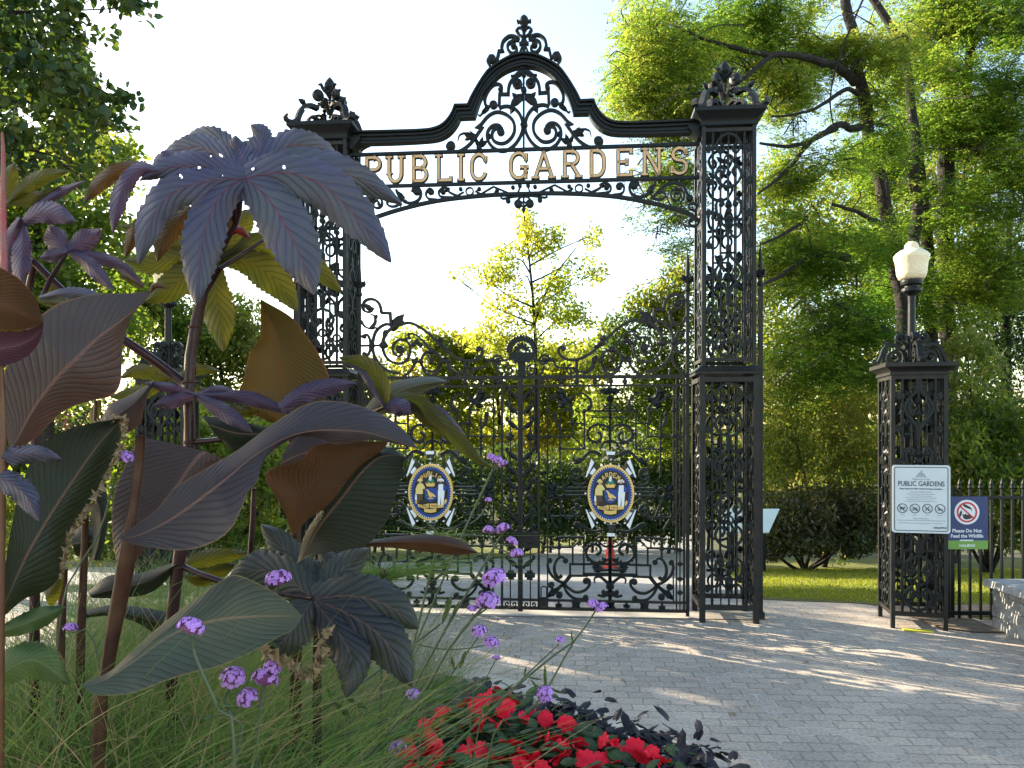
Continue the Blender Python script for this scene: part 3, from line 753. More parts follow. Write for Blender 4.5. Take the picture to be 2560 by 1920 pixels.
GL = {'PUBLIC': 'left', 'GARDENS': 'right'}
def medallion(parent, cx, cz, word):
    k = .000728; y = -.055
    f = lambda pts: [(cx + (a - 397) * k, cz + (705 - b) * k) for a, b in pts]
    fm = lambda pts: f([(794 - a, b) for a, b in pts])
    ov = lambda rx, rz: oval(cx, cz, rx * k, rz * k, 48)
    mb = MB(); poly(mb, ov(250, 314), y + .03, .026)
    for (a, b, c, d) in ((345, 460, 215, 335), (355, 452, 1060, 1200)): poly(mb, f([(a, c), (b, c), (b - 22, (c + d) / 2), (b - 40, d), (a + 40, d), (a + 22, (c + d) / 2)]), y + .02, .05)
    for s in (f, fm):
        poly(mb, s([(100, 670), (150, 680), (150, 730), (100, 735)]), y + .01, .03)
        poly(mb, s([(165, 290), (225, 345), (240, 420), (170, 510), (100, 530)]), y + .03, .03)
        poly(mb, s([(95, 880), (160, 910), (245, 985), (225, 1040), (180, 1120)]), y + .03, .03)
    md = mb.build('medallion', M['black'], parent)
    def pc(name, m, fn, sm=False):
        q = MB(); fn(q); q.build(name, M[m], md, smooth=sm)
    def rng(q, rx, rz, w, y0, t):
        a = np.linspace(0, 2 * math.pi, 49)
        bar(q, np.stack([cx + rx * k * np.cos(a), cz + rz * k * np.sin(a)], 1), w * k, t, y0)
    pc('gilt_rim', 'gold', lambda q: rng(q, 256, 322, 22, y - .002, .04))
    pc('blue_ring', 'blue', lambda q: rng(q, 221, 285, 36, y + .003, .012))
    def beads(q):
        for i in range(60):
            a = 2 * math.pi * i / 60; knob(q, cx + 239 * k * math.cos(a), cz + 303 * k * math.sin(a), .0055, .02, y - .006, 8)
    pc('bead_ring', 'white', beads)
    for s in (f, fm):
        for pts_ in ([(175, 305), (207, 345), (118, 518), (106, 514)], [(203, 403), (228, 432), (182, 494), (152, 470)], [(108, 890), (120, 893), (212, 1073), (180, 1112)], [(150, 925), (182, 913), (232, 983), (208, 1010)]):
            pc('white_horn', 'white', lambda q: poly(q, s(pts_), y - .004, .012))
    for pts_ in ([(345, 218), (447, 218), (440, 254), (352, 254)], [(352, 1158), (444, 1158), (440, 1192), (358, 1192)]):
        pc('white_block', 'white', lambda q: poly(q, f(pts_), y - .033, .01))
    for a, b in ((297, 380), (490, 380), (393, 362), (398, 310), (105, 703), (678, 703), (330, 1040), (470, 1038), (398, 1048), (240, 1040), (556, 1040)):
        (u, z), = f([(a, b)]); pc('white_stud', 'white', lambda q: knob(q, u, z, .008, .03, y - .024, 8))
    def word_(q):
        n = len(word); w = 34
        for i, ch in enumerate(word):
            t = (i - (n - 1) / 2) * (17.5 if n > 6 else 17); a = R(90 - t)
            c0 = (cx + 150 * k * math.cos(a), cz + 22 * k + 198 * k * math.sin(a)); ro = -R(t * .8)
            for st in GLY[ch]:
                p = []
                for gx, gy in st:
                    x, z = (gx - .5) * w * k, (gy - .5) * 50 * k
                    p.append((c0[0] + x * math.cos(ro) - z * math.sin(ro), c0[1] + x * math.sin(ro) + z * math.cos(ro)))
                bar(q, p, .0066, .006, y - .006)
    pc('lettering', 'gold', word_)
    yf = y + .002
    pc('yellow_coat', 'yellow', lambda q: (poly(q, f([(240, 612), (268, 598), (303, 606), (328, 652), (318, 672), (300, 660), (303, 726), (214, 726), (218, 660)]), yf, .012), poly(q, f([(236, 574), (248, 548), (270, 538), (290, 548), (302, 572)]), yf, .014)))
    pc('face', 'skin', lambda q: (poly(q, f([(254, 574), (286, 574), (284, 598), (270, 606), (256, 598)]), yf, .012), poly(q, f([(499, 566), (531, 566), (528, 588), (502, 588)]), yf, .012)))
    pc('brown_breeches', 'brown', lambda q: (poly(q, f([(238, 728), (300, 728), (296, 800), (272, 800), (268, 750), (262, 830), (240, 830)]), yf, .009), poly(q, f([(500, 586), (530, 586), (526, 604), (504, 604)]), yf, .013)))
    pc('sailor_hat', 'white', lambda q: poly(q, f([(478, 580), (476, 556), (500, 542), (530, 542), (552, 558), (550, 584), (530, 566), (500, 566)]), yf, .011))
    pc('white_plume', 'white', lambda q: poly(q, f([(372, 560), (380, 520), (400, 500), (410, 530), (400, 570)]), yf, .012))
    pc('white_fish', 'white', lambda q: poly(q, f([(210, 728), (228, 735), (232, 800), (206, 790)]), yf, .008))
    pc('sailor_suit', 'white', lambda q: (poly(q, f([(490, 610), (545, 606), (545, 682), (486, 682)]), yf, .010), poly(q, f([(482, 683), (562, 683), (548, 852), (522, 852), (517, 745), (508, 852), (481, 852)]), yf, .010)))
    pc('blue_shield', 'blue', lambda q: (poly(q, f([(322, 652), (360, 664), (398, 650), (436, 662), (474, 645), (476, 760), (440, 800), (397, 822), (345, 797), (324, 757)]), yf, .008),
        poly(q, f([(546, 606), (588, 640), (590, 668), (566, 690), (546, 682)]), yf, .010), poly(q, f([(470, 634), (489, 612), (486, 650), (474, 656)]), yf, .012)))
    pc('green_mound', 'green', lambda q: (poly(q, f([(344, 590), (366, 560), (380, 572), (402, 558), (412, 540), (430, 566), (446, 590)]), yf, .009), poly(q, f([(336, 738), (346, 726), (356, 742), (346, 758)]), yf, .012)))
    pc('gilt_emblem', 'gold', lambda q: (poly(q, f([(334, 592), (356, 604), (374, 590), (396, 604), (418, 590), (436, 604), (452, 592), (438, 636), (350, 636)]), yf, .013),
        poly(q, f([(338, 676), (352, 668), (368, 676), (388, 704), (420, 716), (456, 748), (450, 764), (420, 752), (398, 770), (372, 748), (362, 706), (352, 684)]), yf, .013), poly(q, f([(362, 772), (432, 772), (426, 782), (368, 782)]), yf, .012),
        poly(q, f([(240, 846), (300, 858), (372, 836), (376, 886), (310, 894), (246, 878)]), yf, .011), poly(q, f([(382, 840), (468, 836), (470, 888), (388, 892)]), yf, .009), poly(q, f([(472, 846), (552, 850), (546, 882), (472, 890)]), yf, .007),
        poly(q, f([(316, 896), (396, 906), (464, 892), (460, 936), (396, 948), (322, 938)]), yf, .012), poly(q, f([(575, 780), (592, 800), (580, 830), (560, 850), (556, 810)]), yf, .008), poly(q, f([(210, 800), (226, 792), (236, 840), (214, 838)]), yf, .009)))
    ob = text('E MARI', .021, 'motto', M['brown'], md, (cx + (310 - 397) * k, yf - .0125, cz + (705 - 874) * k - .004)); text('MERCES', .017, 'motto', M['brown'], md, (cx + (445 - 397) * k, yf - .0125, cz + (705 - 868) * k - .004))

def text(s, size, name, m, parent, loc, align='CENTER', ext=.0006, bold=0.0, sx=1.0):
    cu = bpy.data.curves.new(name, 'FONT'); cu.body = s; cu.size = size; cu.align_x = align; cu.extrude = ext; cu.offset = bold; cu.resolution_u = 3
    tmp = bpy.data.objects.new(name, cu); COL.objects.link(tmp)
    dg = bpy.context.evaluated_depsgraph_get(); me = bpy.data.meshes.new_from_object(tmp.evaluated_get(dg))
    COL.objects.unlink(tmp); bpy.data.objects.remove(tmp); me.name = name
    me.materials.clear(); me.materials.append(m)
    o = bpy.data.objects.new(name, me); COL.objects.link(o); o.parent = parent
    o.location = loc; o.rotation_euler = (R(90), 0, 0); o.scale = (sx, 1, 1)
    return o

def gate_leaf(sg, word, label):
    u0 = UG + sg * (UH - UG)
    t = thing('gate_leaf', label, 'gate', gloc(u0, 0), GA, 'double iron gates')
    def T(c, pts, mir=False):
        out = []
        x0, y0, k = CROPS[c]
        for x, y in pts:
            u, z = gp(x0 + x / k, y0 + y / k)
            if mir: u = 2 * UM - u
            out.append((UG + sg * (u - UG) - u0, z))
        return out
    # frame
    mb = MB()
    zr, zr2 = gp(1525, 942)[1], gp(1525, 964)[1]; zb1, zb2 = gp(1525, 1503)[1], gp(1525, 1524)[1]
    xs = T('P', [(1719, 1200)])[0][0]; xm = T('P', [(1307, 1200)])[0][0]
    box(mb, xs - .014, xs + .014, -.014, .014, 0.015, gp(1719, 728)[1])
    box(mb, *sorted((xm - sg * .0, xm - sg * .034)), -.02, .02, .03, gp(1307, 905)[1])
    for z, w in ((zr, .03), (zr2, .018), (zb1, .02), (zb2, .026)): bar(mb, [(xm, z), (xs, z)], w, .028)
    for px, w in ((1347, .02), (1369, .011), (1691, .012), (1710, .018)): bar(mb, [(T('P', [(px, 1200)])[0][0], zb2), (T('P', [(px, 1200)])[0][0], zr)], w, .024)
    mb.build('frame', M['iron_worn'], t)
    mb = MB(); spear(mb, xs, 0, gp(1719, 728)[1] - .005); mb.build('spear_finial', M['iron'], t)
    # cresting above the top rail
    mb = MB(); W_ = .024
    B = lambda pts, w=W_, sm=0, tp=(1, 1), c='D', th=.03: bar(mb, T(c, pts), w, th, 0, tp, sm)
    K = lambda x, y, r, c='D', th=.05: knob(mb, *T(c, [(x, y)])[0], r, th)
    def Lf(x, y, x1, y1, w, c='D'):
        (u, z), (v, q) = T(c, [(x, y), (x1, y1)]); leafb(mb, u, z, math.atan2(q - z, v - u), math.hypot(q - z, v - u), w, .04)
    B([(1355, 1100), (1375, 1075), (1405, 1085), (1405, 1120), (1370, 1140), (1335, 1130), (1320, 1098)], .018, 20); K(1362, 1100, .026)
    B([(1440, 1075), (1418, 1080), (1412, 1120), (1390, 1135)], .018, 8)
    B([(1415, 1085), (1400, 1045), (1360, 1025), (1310, 1030), (1270, 1060), (1250, 1105), (1245, 1150)], W_, 22)
    B([(1246, 1150), (1163, 1155), (1155, 1275)])
    B([(1432, 1215), (1400, 1265), (1340, 1290), (1295, 1280), (1270, 1305)], .02, 14, (1, .6)); B([(1340, 1288), (1300, 1230), (1310, 1175), (1345, 1160)], .026, 12, (1.3, .4)); Lf(1305, 1200, 1280, 1160, .04)
    B([(1155, 1262), (1200, 1252), (1260, 1280), (1305, 1335), (1325, 1440), (1305, 1540), (1240, 1630), (1150, 1680), (1080, 1690)], W_, 34)
    B([(1040, 1225), (1130, 1275), (1195, 1330), (1228, 1400), (1230, 1470), (1200, 1545), (1140, 1592), (1065, 1605), (1010, 1570), (980, 1500), (990, 1430), (1040, 1395), (1100, 1402), (1138, 1450), (1130, 1510), (1085, 1540), (1050, 1515)], W_, 60, (1.1, .7)); K(1072, 1482, .036)
    Lf(1150, 1285, 1030, 1160, .09); Lf(1170, 1310, 1060, 1250, .06); Lf(1190, 1300, 1235, 1370, .05)
    B([(1100, 1270), (1000, 1245), (920, 1270), (830, 1330), (755, 1400), (690, 1465), (620, 1525), (550, 1565), (480, 1590), (400, 1582), (350, 1550), (332, 1508), (348, 1475), (380, 1480)], W_, 44); K(374, 1492, .022)
    Lf(745, 1410, 680, 1400, .06); Lf(735, 1420, 670, 1470, .06); B([(700, 1440), (660, 1480), (640, 1470)], .03, 6)
    B([(1000, 1340), (930, 1352), (860, 1410), (810, 1470), (795, 1500)], .015, 16); B([(1000, 1340), (985, 1375), (1040, 1395)], .015)
    K(920, 1420, .022); K(890, 1440, .022); K(950, 1440, .02); Lf(930, 1430, 985, 1450, .04); Lf(940, 1420, 905, 1380, .035)
    (u, z), = T('D', [(790, 1590)]); ring(mb, u, z, .088, .02, .03)
    for a, b in (((790, 1590), (745, 1500)), ((790, 1590), (835, 1500)), ((790, 1590), (790, 1520))): B([a, b], .01)
    Lf(790, 1620, 790, 1560, .05); K(790, 1495, .024); Lf(790, 1495, 750, 1510, .05); Lf(790, 1495, 830, 1510, .05)
    for s in (-1, 1):
        B([(790 + s * 92, 1590), (790 + s * 150, 1590)], .014); K(790 + s * 95, 1590, .022); K(790 + s * 150, 1590, .024); Lf(790 + s * 150, 1590, 790 + s * 120, 1545, .04)
        B([(790 + s * 150, 1590), (790 + s * 165, 1640), (790 + s * 210, 1690), (790 + s * 250, 1720)], .02, 10)
        B([(790 + s * 90, 1600), (790 + s * 60, 1680), (790, 1720)], .02, 10)
    B([(1430, 1440), (1235, 1440)], .018); K(1325, 1440, .02); K(1232, 1440, .03); Lf(1225, 1440, 1180, 1440, .06)
    B([(1405, 1362), (1395, 1342), (1370, 1345), (1350, 1390), (1345, 1440), (1352, 1490), (1375, 1530), (1402, 1528), (1408, 1508)], .02, 20); K(1405, 1358, .02); K(1400, 1515, .02)
    B([(1310, 1545), (1330, 1620), (1390, 1690), (1430, 1715)], .02, 12); B([(1300, 1660), (1290, 1725)], .018); B([(490, 1590), (490, 1730)], .026)
    B([(490, 1660), (340, 1655), (300, 1630), (290, 1585), (230, 1590)], .018, 16); B([(490, 1690), (600, 1690), (640, 1640), (640, 1590)], .018, 12)
    (u, z), = T('D', [(208, 1595)]); bar(mb, [(u + a, z + b) for a, b in spiral(0, 0, .052, .012, 0, 500, 28)], .018, .03)
    B([(120, 1590), (300, 1600)], .016); K(208, 1590, .02); B([(208, 1640), (190, 1700), (150, 1735)], .02, 8)
    # scrolls just above the rail (crop E)
    for x in (1345, 1690): (lambda u, z: bar(mb, [(u + a, z + b) for a, b in spiral(0, 0, .048, .01, 90, 560, 26)], .016, .03))(*T('E', [(x, 88)])[0])
    for x in (1440, 1590, 1735, 1890, 2030, 2150):
        K(x, 185, .022, 'E'); B([(x, 150), (x, 220)], .022, c='E')
    mb.build('cresting', M['iron_worn'], t)
    # upper and lower panels: everything drawn twice, mirrored about the middle of the leaf
    mb = MB()
    def B2(pts, w=.018, sm=0, tp=(1, 1), c='E', th=.026):
        for m in (False, True): bar(mb, T(c, pts, m), w, th, 0, tp, sm)
    def K2(x, y, r, c='E', th=.045):
        for m in (False, True): knob(mb, *T(c, [(x, y)], m)[0], r, th, 0, 10)
    def L2(x, y, x1, y1, w, c='E'):
        for m in (False, True):
            (u, z), (v, q) = T(c, [(x, y), (x1, y1)], m); leafb(mb, u, z, math.atan2(q - z, v - u), math.hypot(q - z, v - u), w, .04)
    CXE = (1525 - 940) * 3.456
    B2([(CXE, 345), (CXE, 780)], .018); K2(CXE, 335, .03); L2(CXE, 275, 1925, 262, .06); B2([(CXE, 240), (1985, 268), (1920, 290)], .026, 8, (1, .3)); K2(CXE, 270, .026); B2([(CXE, 380), (1985, 402), (1955, 445)], .016, 8); B2([(1960, 380), (1985, 420), (CXE, 415)], .012, 6)
    B2([(CXE, 440), (1800, 440), (1800, 550), (1690, 545), (1690, 430), (1600, 432)], .016); B2([(1800, 550), (1800, 768), (1600, 768)], .014); B2([(1700, 545), (1700, 650)], .012); B2([(CXE, 495), (1860, 495)], .012)
    B2([(1735, 285), (1790, 292), (1840, 330), (1860, 385), (1838, 425)], .03, 14, (.3, 1)); K2(1600, 268, .026); K2(1525, 315, .022); K2(1838, 412, .02)
    L2(1640, 370, 1545, 262, .05); L2(1650, 360, 1610, 265, .04); B2([(1700, 430), (1655, 370), (1610, 330), (1600, 285)], .022, 10); B2([(1655, 380), (1570, 350), (1530, 320)], .02, 8); L2(1655, 370, 1720, 300, .045); L2(1640, 390, 1560, 400, .045)
    B2([(1545, 465), (1548, 530), (1585, 585), (1640, 602)], .034, 12, (1, .25)); K2(1540, 465, .02)
    for x, y in ((1590, 660), (1690, 540), (1590, 765), (1480, 660), (1800, 440), (1480, 435)): K2(x, y, .02)
    B2([(1400, 660), (1690, 660)], .014); B2([(1590, 500), (1590, 1010)], .014); B2([(1480, 220), (1480, 1420)], .012); B2([(1690, 650), (1800, 765)], .012)
    def bead(cx, cy, sy, c='E', k=1.0):
        pts = [(CXE if c == 'E' else 695, cy - 10 * sy)] + [(cx + a * k, cy + sy * b * k) for a, b in ((105, -50), (55, -78), (-15, -78), (-70, -30), (-68, 30), (-15, 68), (35, 45), (40, 5), (8, -18))]
        B2(pts, .03, 40, (.6, .8), c, .05)
        for a in range(-1, 11): K2(cx + (-8 + 78 * math.cos(R(60 + a * 24))) * k, cy - sy * 78 * math.sin(R(60 + a * 24)) * k + 2, .011, c, .06)
    bead(1905, 640, 1); bead(580, 985, -1, 'F', .95)
    B2([(CXE, 700), (1965, 718), (1935, 775)], .03, 10, (1, .3)); B2([(1945, 830), (1905, 800), (1850, 795), (1800, 840), (1760, 875), (1715, 870), (1700, 845)], .034, 18, (1, .5)); L2(1790, 850, 1700, 900, .05)
    for (x, y, a0, a1) in ((1720, 975, -80, 320), (1720, 1300, 80, -320)):
        for m in (False, True):
            u, z = T('E', [(x, y)], m)[0]; s = (-1 if m else 1) * sg
            bar(mb, [(u + s * q, z + b) for q, b in spiral(0, 0, .055, .014, a0, a1, 26)], .02, .04)
    B2([(1720, 1035), (1690, 1010), (1700, 1060), (1770, 1080), (1820, 1050)], .016, 12); B2([(1720, 1245), (1700, 1225), (1760, 1200), (1820, 1240)], .016, 10)
    for m in (False, True):
        u, z = T('E', [(1590, 1140)], m)[0]; ring(mb, u, z, .036, .016, .04)
        for q in range(4): leafb(mb, u + .04 * math.cos(q * 1.571 + .78), z + .04 * math.sin(q * 1.571 + .78), q * 1.571 + .78, .06, .05, .04)
    for y in (1105, 1138, 1170): B2([(1630, y), (1830, y)], .016, th=.04)
    L2(1545, 1140, 1470, 1060, .06); L2(1545, 1140, 1470, 1215, .06); B2([(1480, 1140), (1560, 1140)], .014)
    B2([(1590, 1200), (1590, 1420)], .012); B2([(1600, 1250), (1650, 1370), (1700, 1350), (1720, 1300)], .014, 12); B2([(1500, 1350), (1690, 1350)], .010); B2([(1560, 1450), (1500, 1330), (1530, 1260)], .02, 10, (1, .3)); K2(1640, 1360, .014)
    # lower part (crop F)
    B3 = lambda pts, w=.018, sm=0, tp=(1, 1): B2(pts, w, sm, tp, 'F')
    B3([(640, 815), (560, 825), (490, 795), (450, 765), (415, 780)], .03, 14, (.6, 1)); K2(430, 770, .022, 'F'); B3([(640, 860), (600, 870), (590, 890), (650, 940), (690, 930)], .016, 14); B3([(695, 830), (695, 1420)], .022)
    B3([(310, 868), (490, 868), (490, 1160), (695, 1160)], .016); B3([(480, 1148), (695, 1148)], .014); B3([(490, 870), (405, 945)], .012); B3([(175, 945), (405, 945), (405, 1075)], .016); B3([(695, 1075), (385, 1075), (385, 1165), (520, 1165)], .018); B3([(300, 865), (300, 1000)], .016); B3([(380, 860), (380, 945)], .012)
    K2(300, 945, .022, 'F'); L2(300, 1000, 300, 1025, .03, 'F')
    L2(640, 1115, 545, 1095, .05, 'F'); L2(630, 1120, 560, 1130, .04, 'F'); B3([(695, 1118), (620, 1122), (560, 1105)], .02, 8); B3([(660, 1030), (600, 1080), (560, 1090)], .016, 8)
    B3([(225, 1050), (212, 1085), (235, 1150), (280, 1195), (340, 1225)], .022, 16); K2(228, 1048, .024, 'F')
    B3([(350, 1048), (325, 1020), (290, 1035), (265, 1090), (270, 1150), (300, 1180), (320, 1160)], .026, 20, (.7, 1.2)); K2(350, 1050, .024, 'F')
    B3([(330, 1215), (375, 1262), (430, 1290), (490, 1280), (530, 1240), (532, 1200), (505, 1190)], .026, 22, (.8, 1)); K2(505, 1205, .026, 'F')
    B3([(330, 1225), (360, 1290), (410, 1335), (470, 1345), (510, 1335)], .022, 16); K2(503, 1332, .025, 'F')
    B3([(385, 1165), (350, 1210), (300, 1260), (250, 1320)], .034, 14, (1, .5)); K2(240, 1235, .028, 'F'); K2(302, 1312, .030, 'F'); L2(270, 1270, 212, 1335, .055, 'F'); B3([(240, 1262), (270, 1270), (320, 1235)], .02, 8)
    B3([(695, 1240), (650, 1200), (610, 1172), (572, 1185), (575, 1220)], .024, 14, (1.2, .5)); K2(695, 1245, .032, 'F'); B3([(695, 1290), (640, 1320), (595, 1312)], .034, 10, (1.2, .5)); L2(695, 1270, 695, 1340, .08, 'F'); K2(640, 1290, .02, 'F')
    for x in (297, 565):
        B3([(x, 1365), (x, 1420)], .020); B3([(x - 25, 1392), (x + 25, 1392)], .026)
    for x in (430, 695):
        B3([(x - 26, 1365), (x - 18, 1392), (x - 30, 1420)], .022, 8); B3([(x + 26, 1365), (x + 18, 1392), (x + 30, 1420)], .022, 8); B3([(x, 1365), (x, 1420)], .05)
    B3([(212, 1085), (212, 1360)], .010)
    mb.build('scrollwork', M['iron'], t)
    # narrow column of leaves beside the meeting stile and pair of bars beside the hinge
    mb = MB()
    B4 = lambda pts, w=.014, sm=0, c='F': bar(mb, T(c, pts), w, .026, 0, (1, 1), sm)
    for i in range(12):
        y = -260 + i * 118
        if i in (3, 7): 
            (u, z), = T('F', [(80, y)]); leafb(mb, u, z - .05, R(90), .1, .06, .04); leafb(mb, u - .04, z, 0, .08, .05, .04); continue
        B4([(28, y + 70), (50, y + 30), (100, y), (112, y - 18)], .022, 10); (u, z), (v, q) = T('F', [(30, y + 60), (112, y - 10)]); leafb(mb, u, z, math.atan2(q - z, v - u), math.hypot(q - z, v - u), .045, .04); knob(mb, *T('F', [(105, y - 20)])[0], .016, .04, 0, 8)
    B4([(20, 120), (80, 120), (80, 121)], .008) if False else None
    B4([(80, -290), (80, 1420)], .01)
    (u, z), = T('F', [(75, 1160)]); bar(mb, [(u, z - .04), (u, z + .04)], .05, .03); bar(mb, [(u - .045, z), (u + .045, z)], .04, .028)
    for s in (-1, 1):
        (u, z), = T('F', [(78 + s * 26, 1385)]); bar(mb, [(u + s * sg * a, z + b) for a, b in spiral(0, 0, .02, .006, -90, 250, 14)], .01, .026)
    mb.build('border_strip', M['iron'], t); mb = MB(); bar(mb, T('F', [(1228, -250), (1228, 1420)]), .009, .026)
    for y in (-180, 100, 390, 660, 970, 1075, 1190, 1295):
        (u, z), = T('F', [(1228, y)]); bar(mb, [(u, z - .018), (u, z + .018)], .026, .03); bar(mb, [(u - .022, z), (u + .022, z)], .016, .028)
    mb.build('border_strip', M['iron'], t)
    u, z = T('F', [(695, 530)])[0]
    medallion(t, u, z, word)
    if sg > 0:                              # arched lock head and lock box over the meeting stiles
        mb = MB(); (u, z), = T('P', [(1305, 878)]); k = 6.5 / F
        bar(mb, [(u + 31 * k * math.cos(R(a)), z + 31 * k * math.sin(R(a))) for a in range(0, 181, 12)], .034, .06)
        for a in range(0, 181, 12): knob(mb, u + 38 * k * math.cos(R(a)), z + 38 * k * math.sin(R(a)), .012, .05, 0, 8)
        bar(mb, [(u + 12 * k * math.cos(R(a)), z + 12 * k * math.sin(R(a))) for a in range(0, 181, 15)], .03, .05)
        for a in range(0, 181, 30): knob(mb, u + 19 * k * math.cos(R(a)), z + 19 * k * math.sin(R(a)), .011, .05, 0, 8)
        box(mb, u - .112, u + .112, -.03, .03, z - 22 * k, z - 3 * k); box(mb, u - .07, u + .07, -.04, .04, z - 28 * k, z - 22 * k); box(mb, u - .03, u + .03, -.025, .025, z - 64 * k, z - 28 * k)
        bar(mb, [(u + 15 * k, z - 38 * k), (u + 20 * k, z - 70 * k), (u + 35 * k, z - 95 * k)], .022, .03, 0, sm=8) if False else None
        mb.build('lock_head', M['iron'], t)
        mb = MB(); (u, z), (v, q) = T('F', [(0, 845), (145, 950)]); box(mb, *sorted((u, v)), -.03, -.0, q, z); knob(mb, (u + v) / 2, (z + q) / 2, .022, .05, -.03); box(mb, u - .01, v + .01, -.026, .002, z, z + .02)
        mb.build('lock_box', M['iron_worn'], t)
    return t
gate_leaf(1, 'GARDENS', 'right leaf of the closed iron gate, its oval crest topped with the word GARDENS')
gate_leaf(-1, 'PUBLIC', 'left leaf of the closed iron gate, its oval crest topped with the word PUBLIC')
# padlock
u, z = gp(1360, 1503, .03)
pl = thing('padlock', 'brass-coloured padlock with long shackle hanging on the lower bar of the right gate leaf', 'padlock', gloc(u, .05) + Vector((0, 0, z - .035)), GA)
pl['label'] = 'dark padlock with tall shackle hanging low on the right gate leaf'
mb = MB(); box(mb, -.032, .032, -.014, .014, -.005, .075); mb.build('body', M['iron_worn'], pl)
mb = MB(); bar(mb, [(-.024, .075), (-.024, .15), (-.014, .165), (.014, .165), (.024, .15), (.024, .075)], .010, .010); mb.build('shackle', M['iron'], pl)

# spear-topped posts standing outside the two tall pillars
def iron_post(u, label, z1):
    t = thing('iron_post', label, 'post', gloc(u, -.02), GA, 'spear-topped posts beside the pillars')
    mb = MB(); box(mb, -.018, .018, -.018, .018, 0, z1); box(mb, -.03, .03, -.03, .03, 0, .06); box(mb, -.024, .024, -.024, .024, z1 * .63, z1 * .63 + .05); mb.build('shaft', M['iron_worn'], t)
    mb = MB(); spear(mb, 0, 0, z1 - .005, 1.02); mb.build('spear_finial', M['iron'], t)
iron_post(URP + HWL + .045, 'spear-topped iron post standing at the right side of the right tall pillar', gp(1903, 714)[1])
iron_post(ULP - HWL - .045, 'spear-topped iron post standing at the left side of the left tall pillar', gp(738, 740)[1])

# ------------------------------------------------------------------ lamp pillars
M['globe'] = mat('opal_glass', (0.85, 0.73, 0.5), 0.3, bump=0.8, scale=45)
M['globe'].node_tree.nodes['Principled BSDF'].inputs['Subsurface Weight'].default_value = 0.6
M['globe'].node_tree.nodes['Principled BSDF'].inputs['Subsurface Radius'].default_value = (.1, .08, .05)
LH = .208
def lamp_pillar(x, y, rz, label, llabel):
    t = thing('lamp_pillar', label, 'pillar', (x, y, 0), rz, 'short ironwork pillars carrying lamps')
    fr = MB()
    for sx in (-1, 1):
        for sy in (-1, 1): box(fr, *sorted((sx * LH, sx * (LH - .03))), *sorted((sy * LH, sy * (LH - .03))), 0, 2.025)
    for s in (-1, 1):
        for z in (.10, 1.99): 
            box(fr, -LH + .03, LH - .03, *sorted((s * (LH - .002), s * (LH - .03))), z, z + .034); box(fr, *sorted((s * (LH - .002), s * (LH - .03))), -LH + .03, LH - .03, z, z + .034)
    fr.build('frame', M['iron_worn'], t)
    c = MB(); cornice(c, LH, 2.025, .055, .52); c.build('cap', M['iron_worn'], t)
    p = lattice(LH - .012, LH - .012, [(.134, 1.99)], [0, 1, 2, 1, 0]).build('panel', M['iron'], t)
    for k in (1, 2, 3):
        o = p.copy(); COL.objects.link(o); o.rotation_euler = (0, 0, k * math.pi / 2)
    b = MB(); k = .001
    for s in (-1, 1):
        f = lambda pts: [(s * a * k, z * k) for a, z in pts]
        bar(b, f([(292, 44), (292, 14), (262, 18), (236, 70), (214, 130), (172, 162), (124, 158), (104, 140)]), .03, .045, 0, (.5, 1), sm=20)
        bar(b, f([(220, 6), (212, 60), (190, 120)]), .02, .04, 0, sm=8)
        ring(b, s * .134, .062, .044, .022, .05, 0, 16); knob(b, s * .134, .062, .02, .06)
        bar(b, f([(134, 110), (90, 128), (60, 100), (44, 20)]), .018, .03, 0, sm=10)
        ring(b, s * .086, .218, .032, .02, .05, 0, 14); knob(b, s * .086, .218, .016, .07); bar(b, f([(60, 190), (44, 150), (60, 100)]), .016, .03, 0, sm=8); bar(b, f([(120, 160), (118, 190)]), .016, .03)
        leafb(b, s * .16, .165, R(90 - s * 70), .06, .045, .05)
    o = b.build('scroll_bracket', M['iron'], t); o.location = (0, 0, 2.12)
    o2 = o.copy(); COL.objects.link(o2); o2.rotation_euler = (0, 0, math.pi / 2)
    l = thing('post_lamp', llabel, 'lamp', (x, y, 2.12), rz, 'globe lamps on the short pillars')
    q = MB(); lathe(q, [(.075, 0), (.075, .012), (.055, .022), (.036, .034), (.032, .06), (.028, .5), (.03, .56), (.04, .575)], n=16); q.build('shaft', M['iron'], l, smooth=False)
    q = MB(); lathe(q, [(.03, .575), (.062, .585), (.078, .6), (.078, .622), (.055, .632), (.055, .645), (.08, .655), (.084, .675), (.084, .692), (.07, .696)], n=20); q.build('collar', M['iron'], l, smooth=False)
    q = MB(); lathe(q, [(.078, .694), (.1, .705), (.113, .74), (.119, .8), (.124, .84), (.134, .868), (.136, .89), (.126, .905), (.112, .918), (.09, .935), (.062, .945), (.054, .955), (.053, .972), (.045, .992), (.028, 1.006), (.004, 1.012)], n=28); q.build('globe', M['globe'], l, smooth=True)
    return t, l
an = R(12)
c0 = Vector(((2228 - CX) / F * 6.15, 6.15, 0))
LPX = c0 + Vector((math.cos(an), -math.sin(an), 0)) * LH + Vector((math.sin(an), math.cos(an), 0)) * LH
lamp_pillar(LPX.x, LPX.y, -an, 'short black openwork iron pillar bearing the white visitor sign', 'globe lamp on the pillar with the white sign, cream glass on black post')
lamp_pillar(-3.12, 6.98, R(4), 'short black openwork iron pillar at left, mostly behind the purple leaves', 'dark lamp post on the left short pillar, seen between purple plant stems')

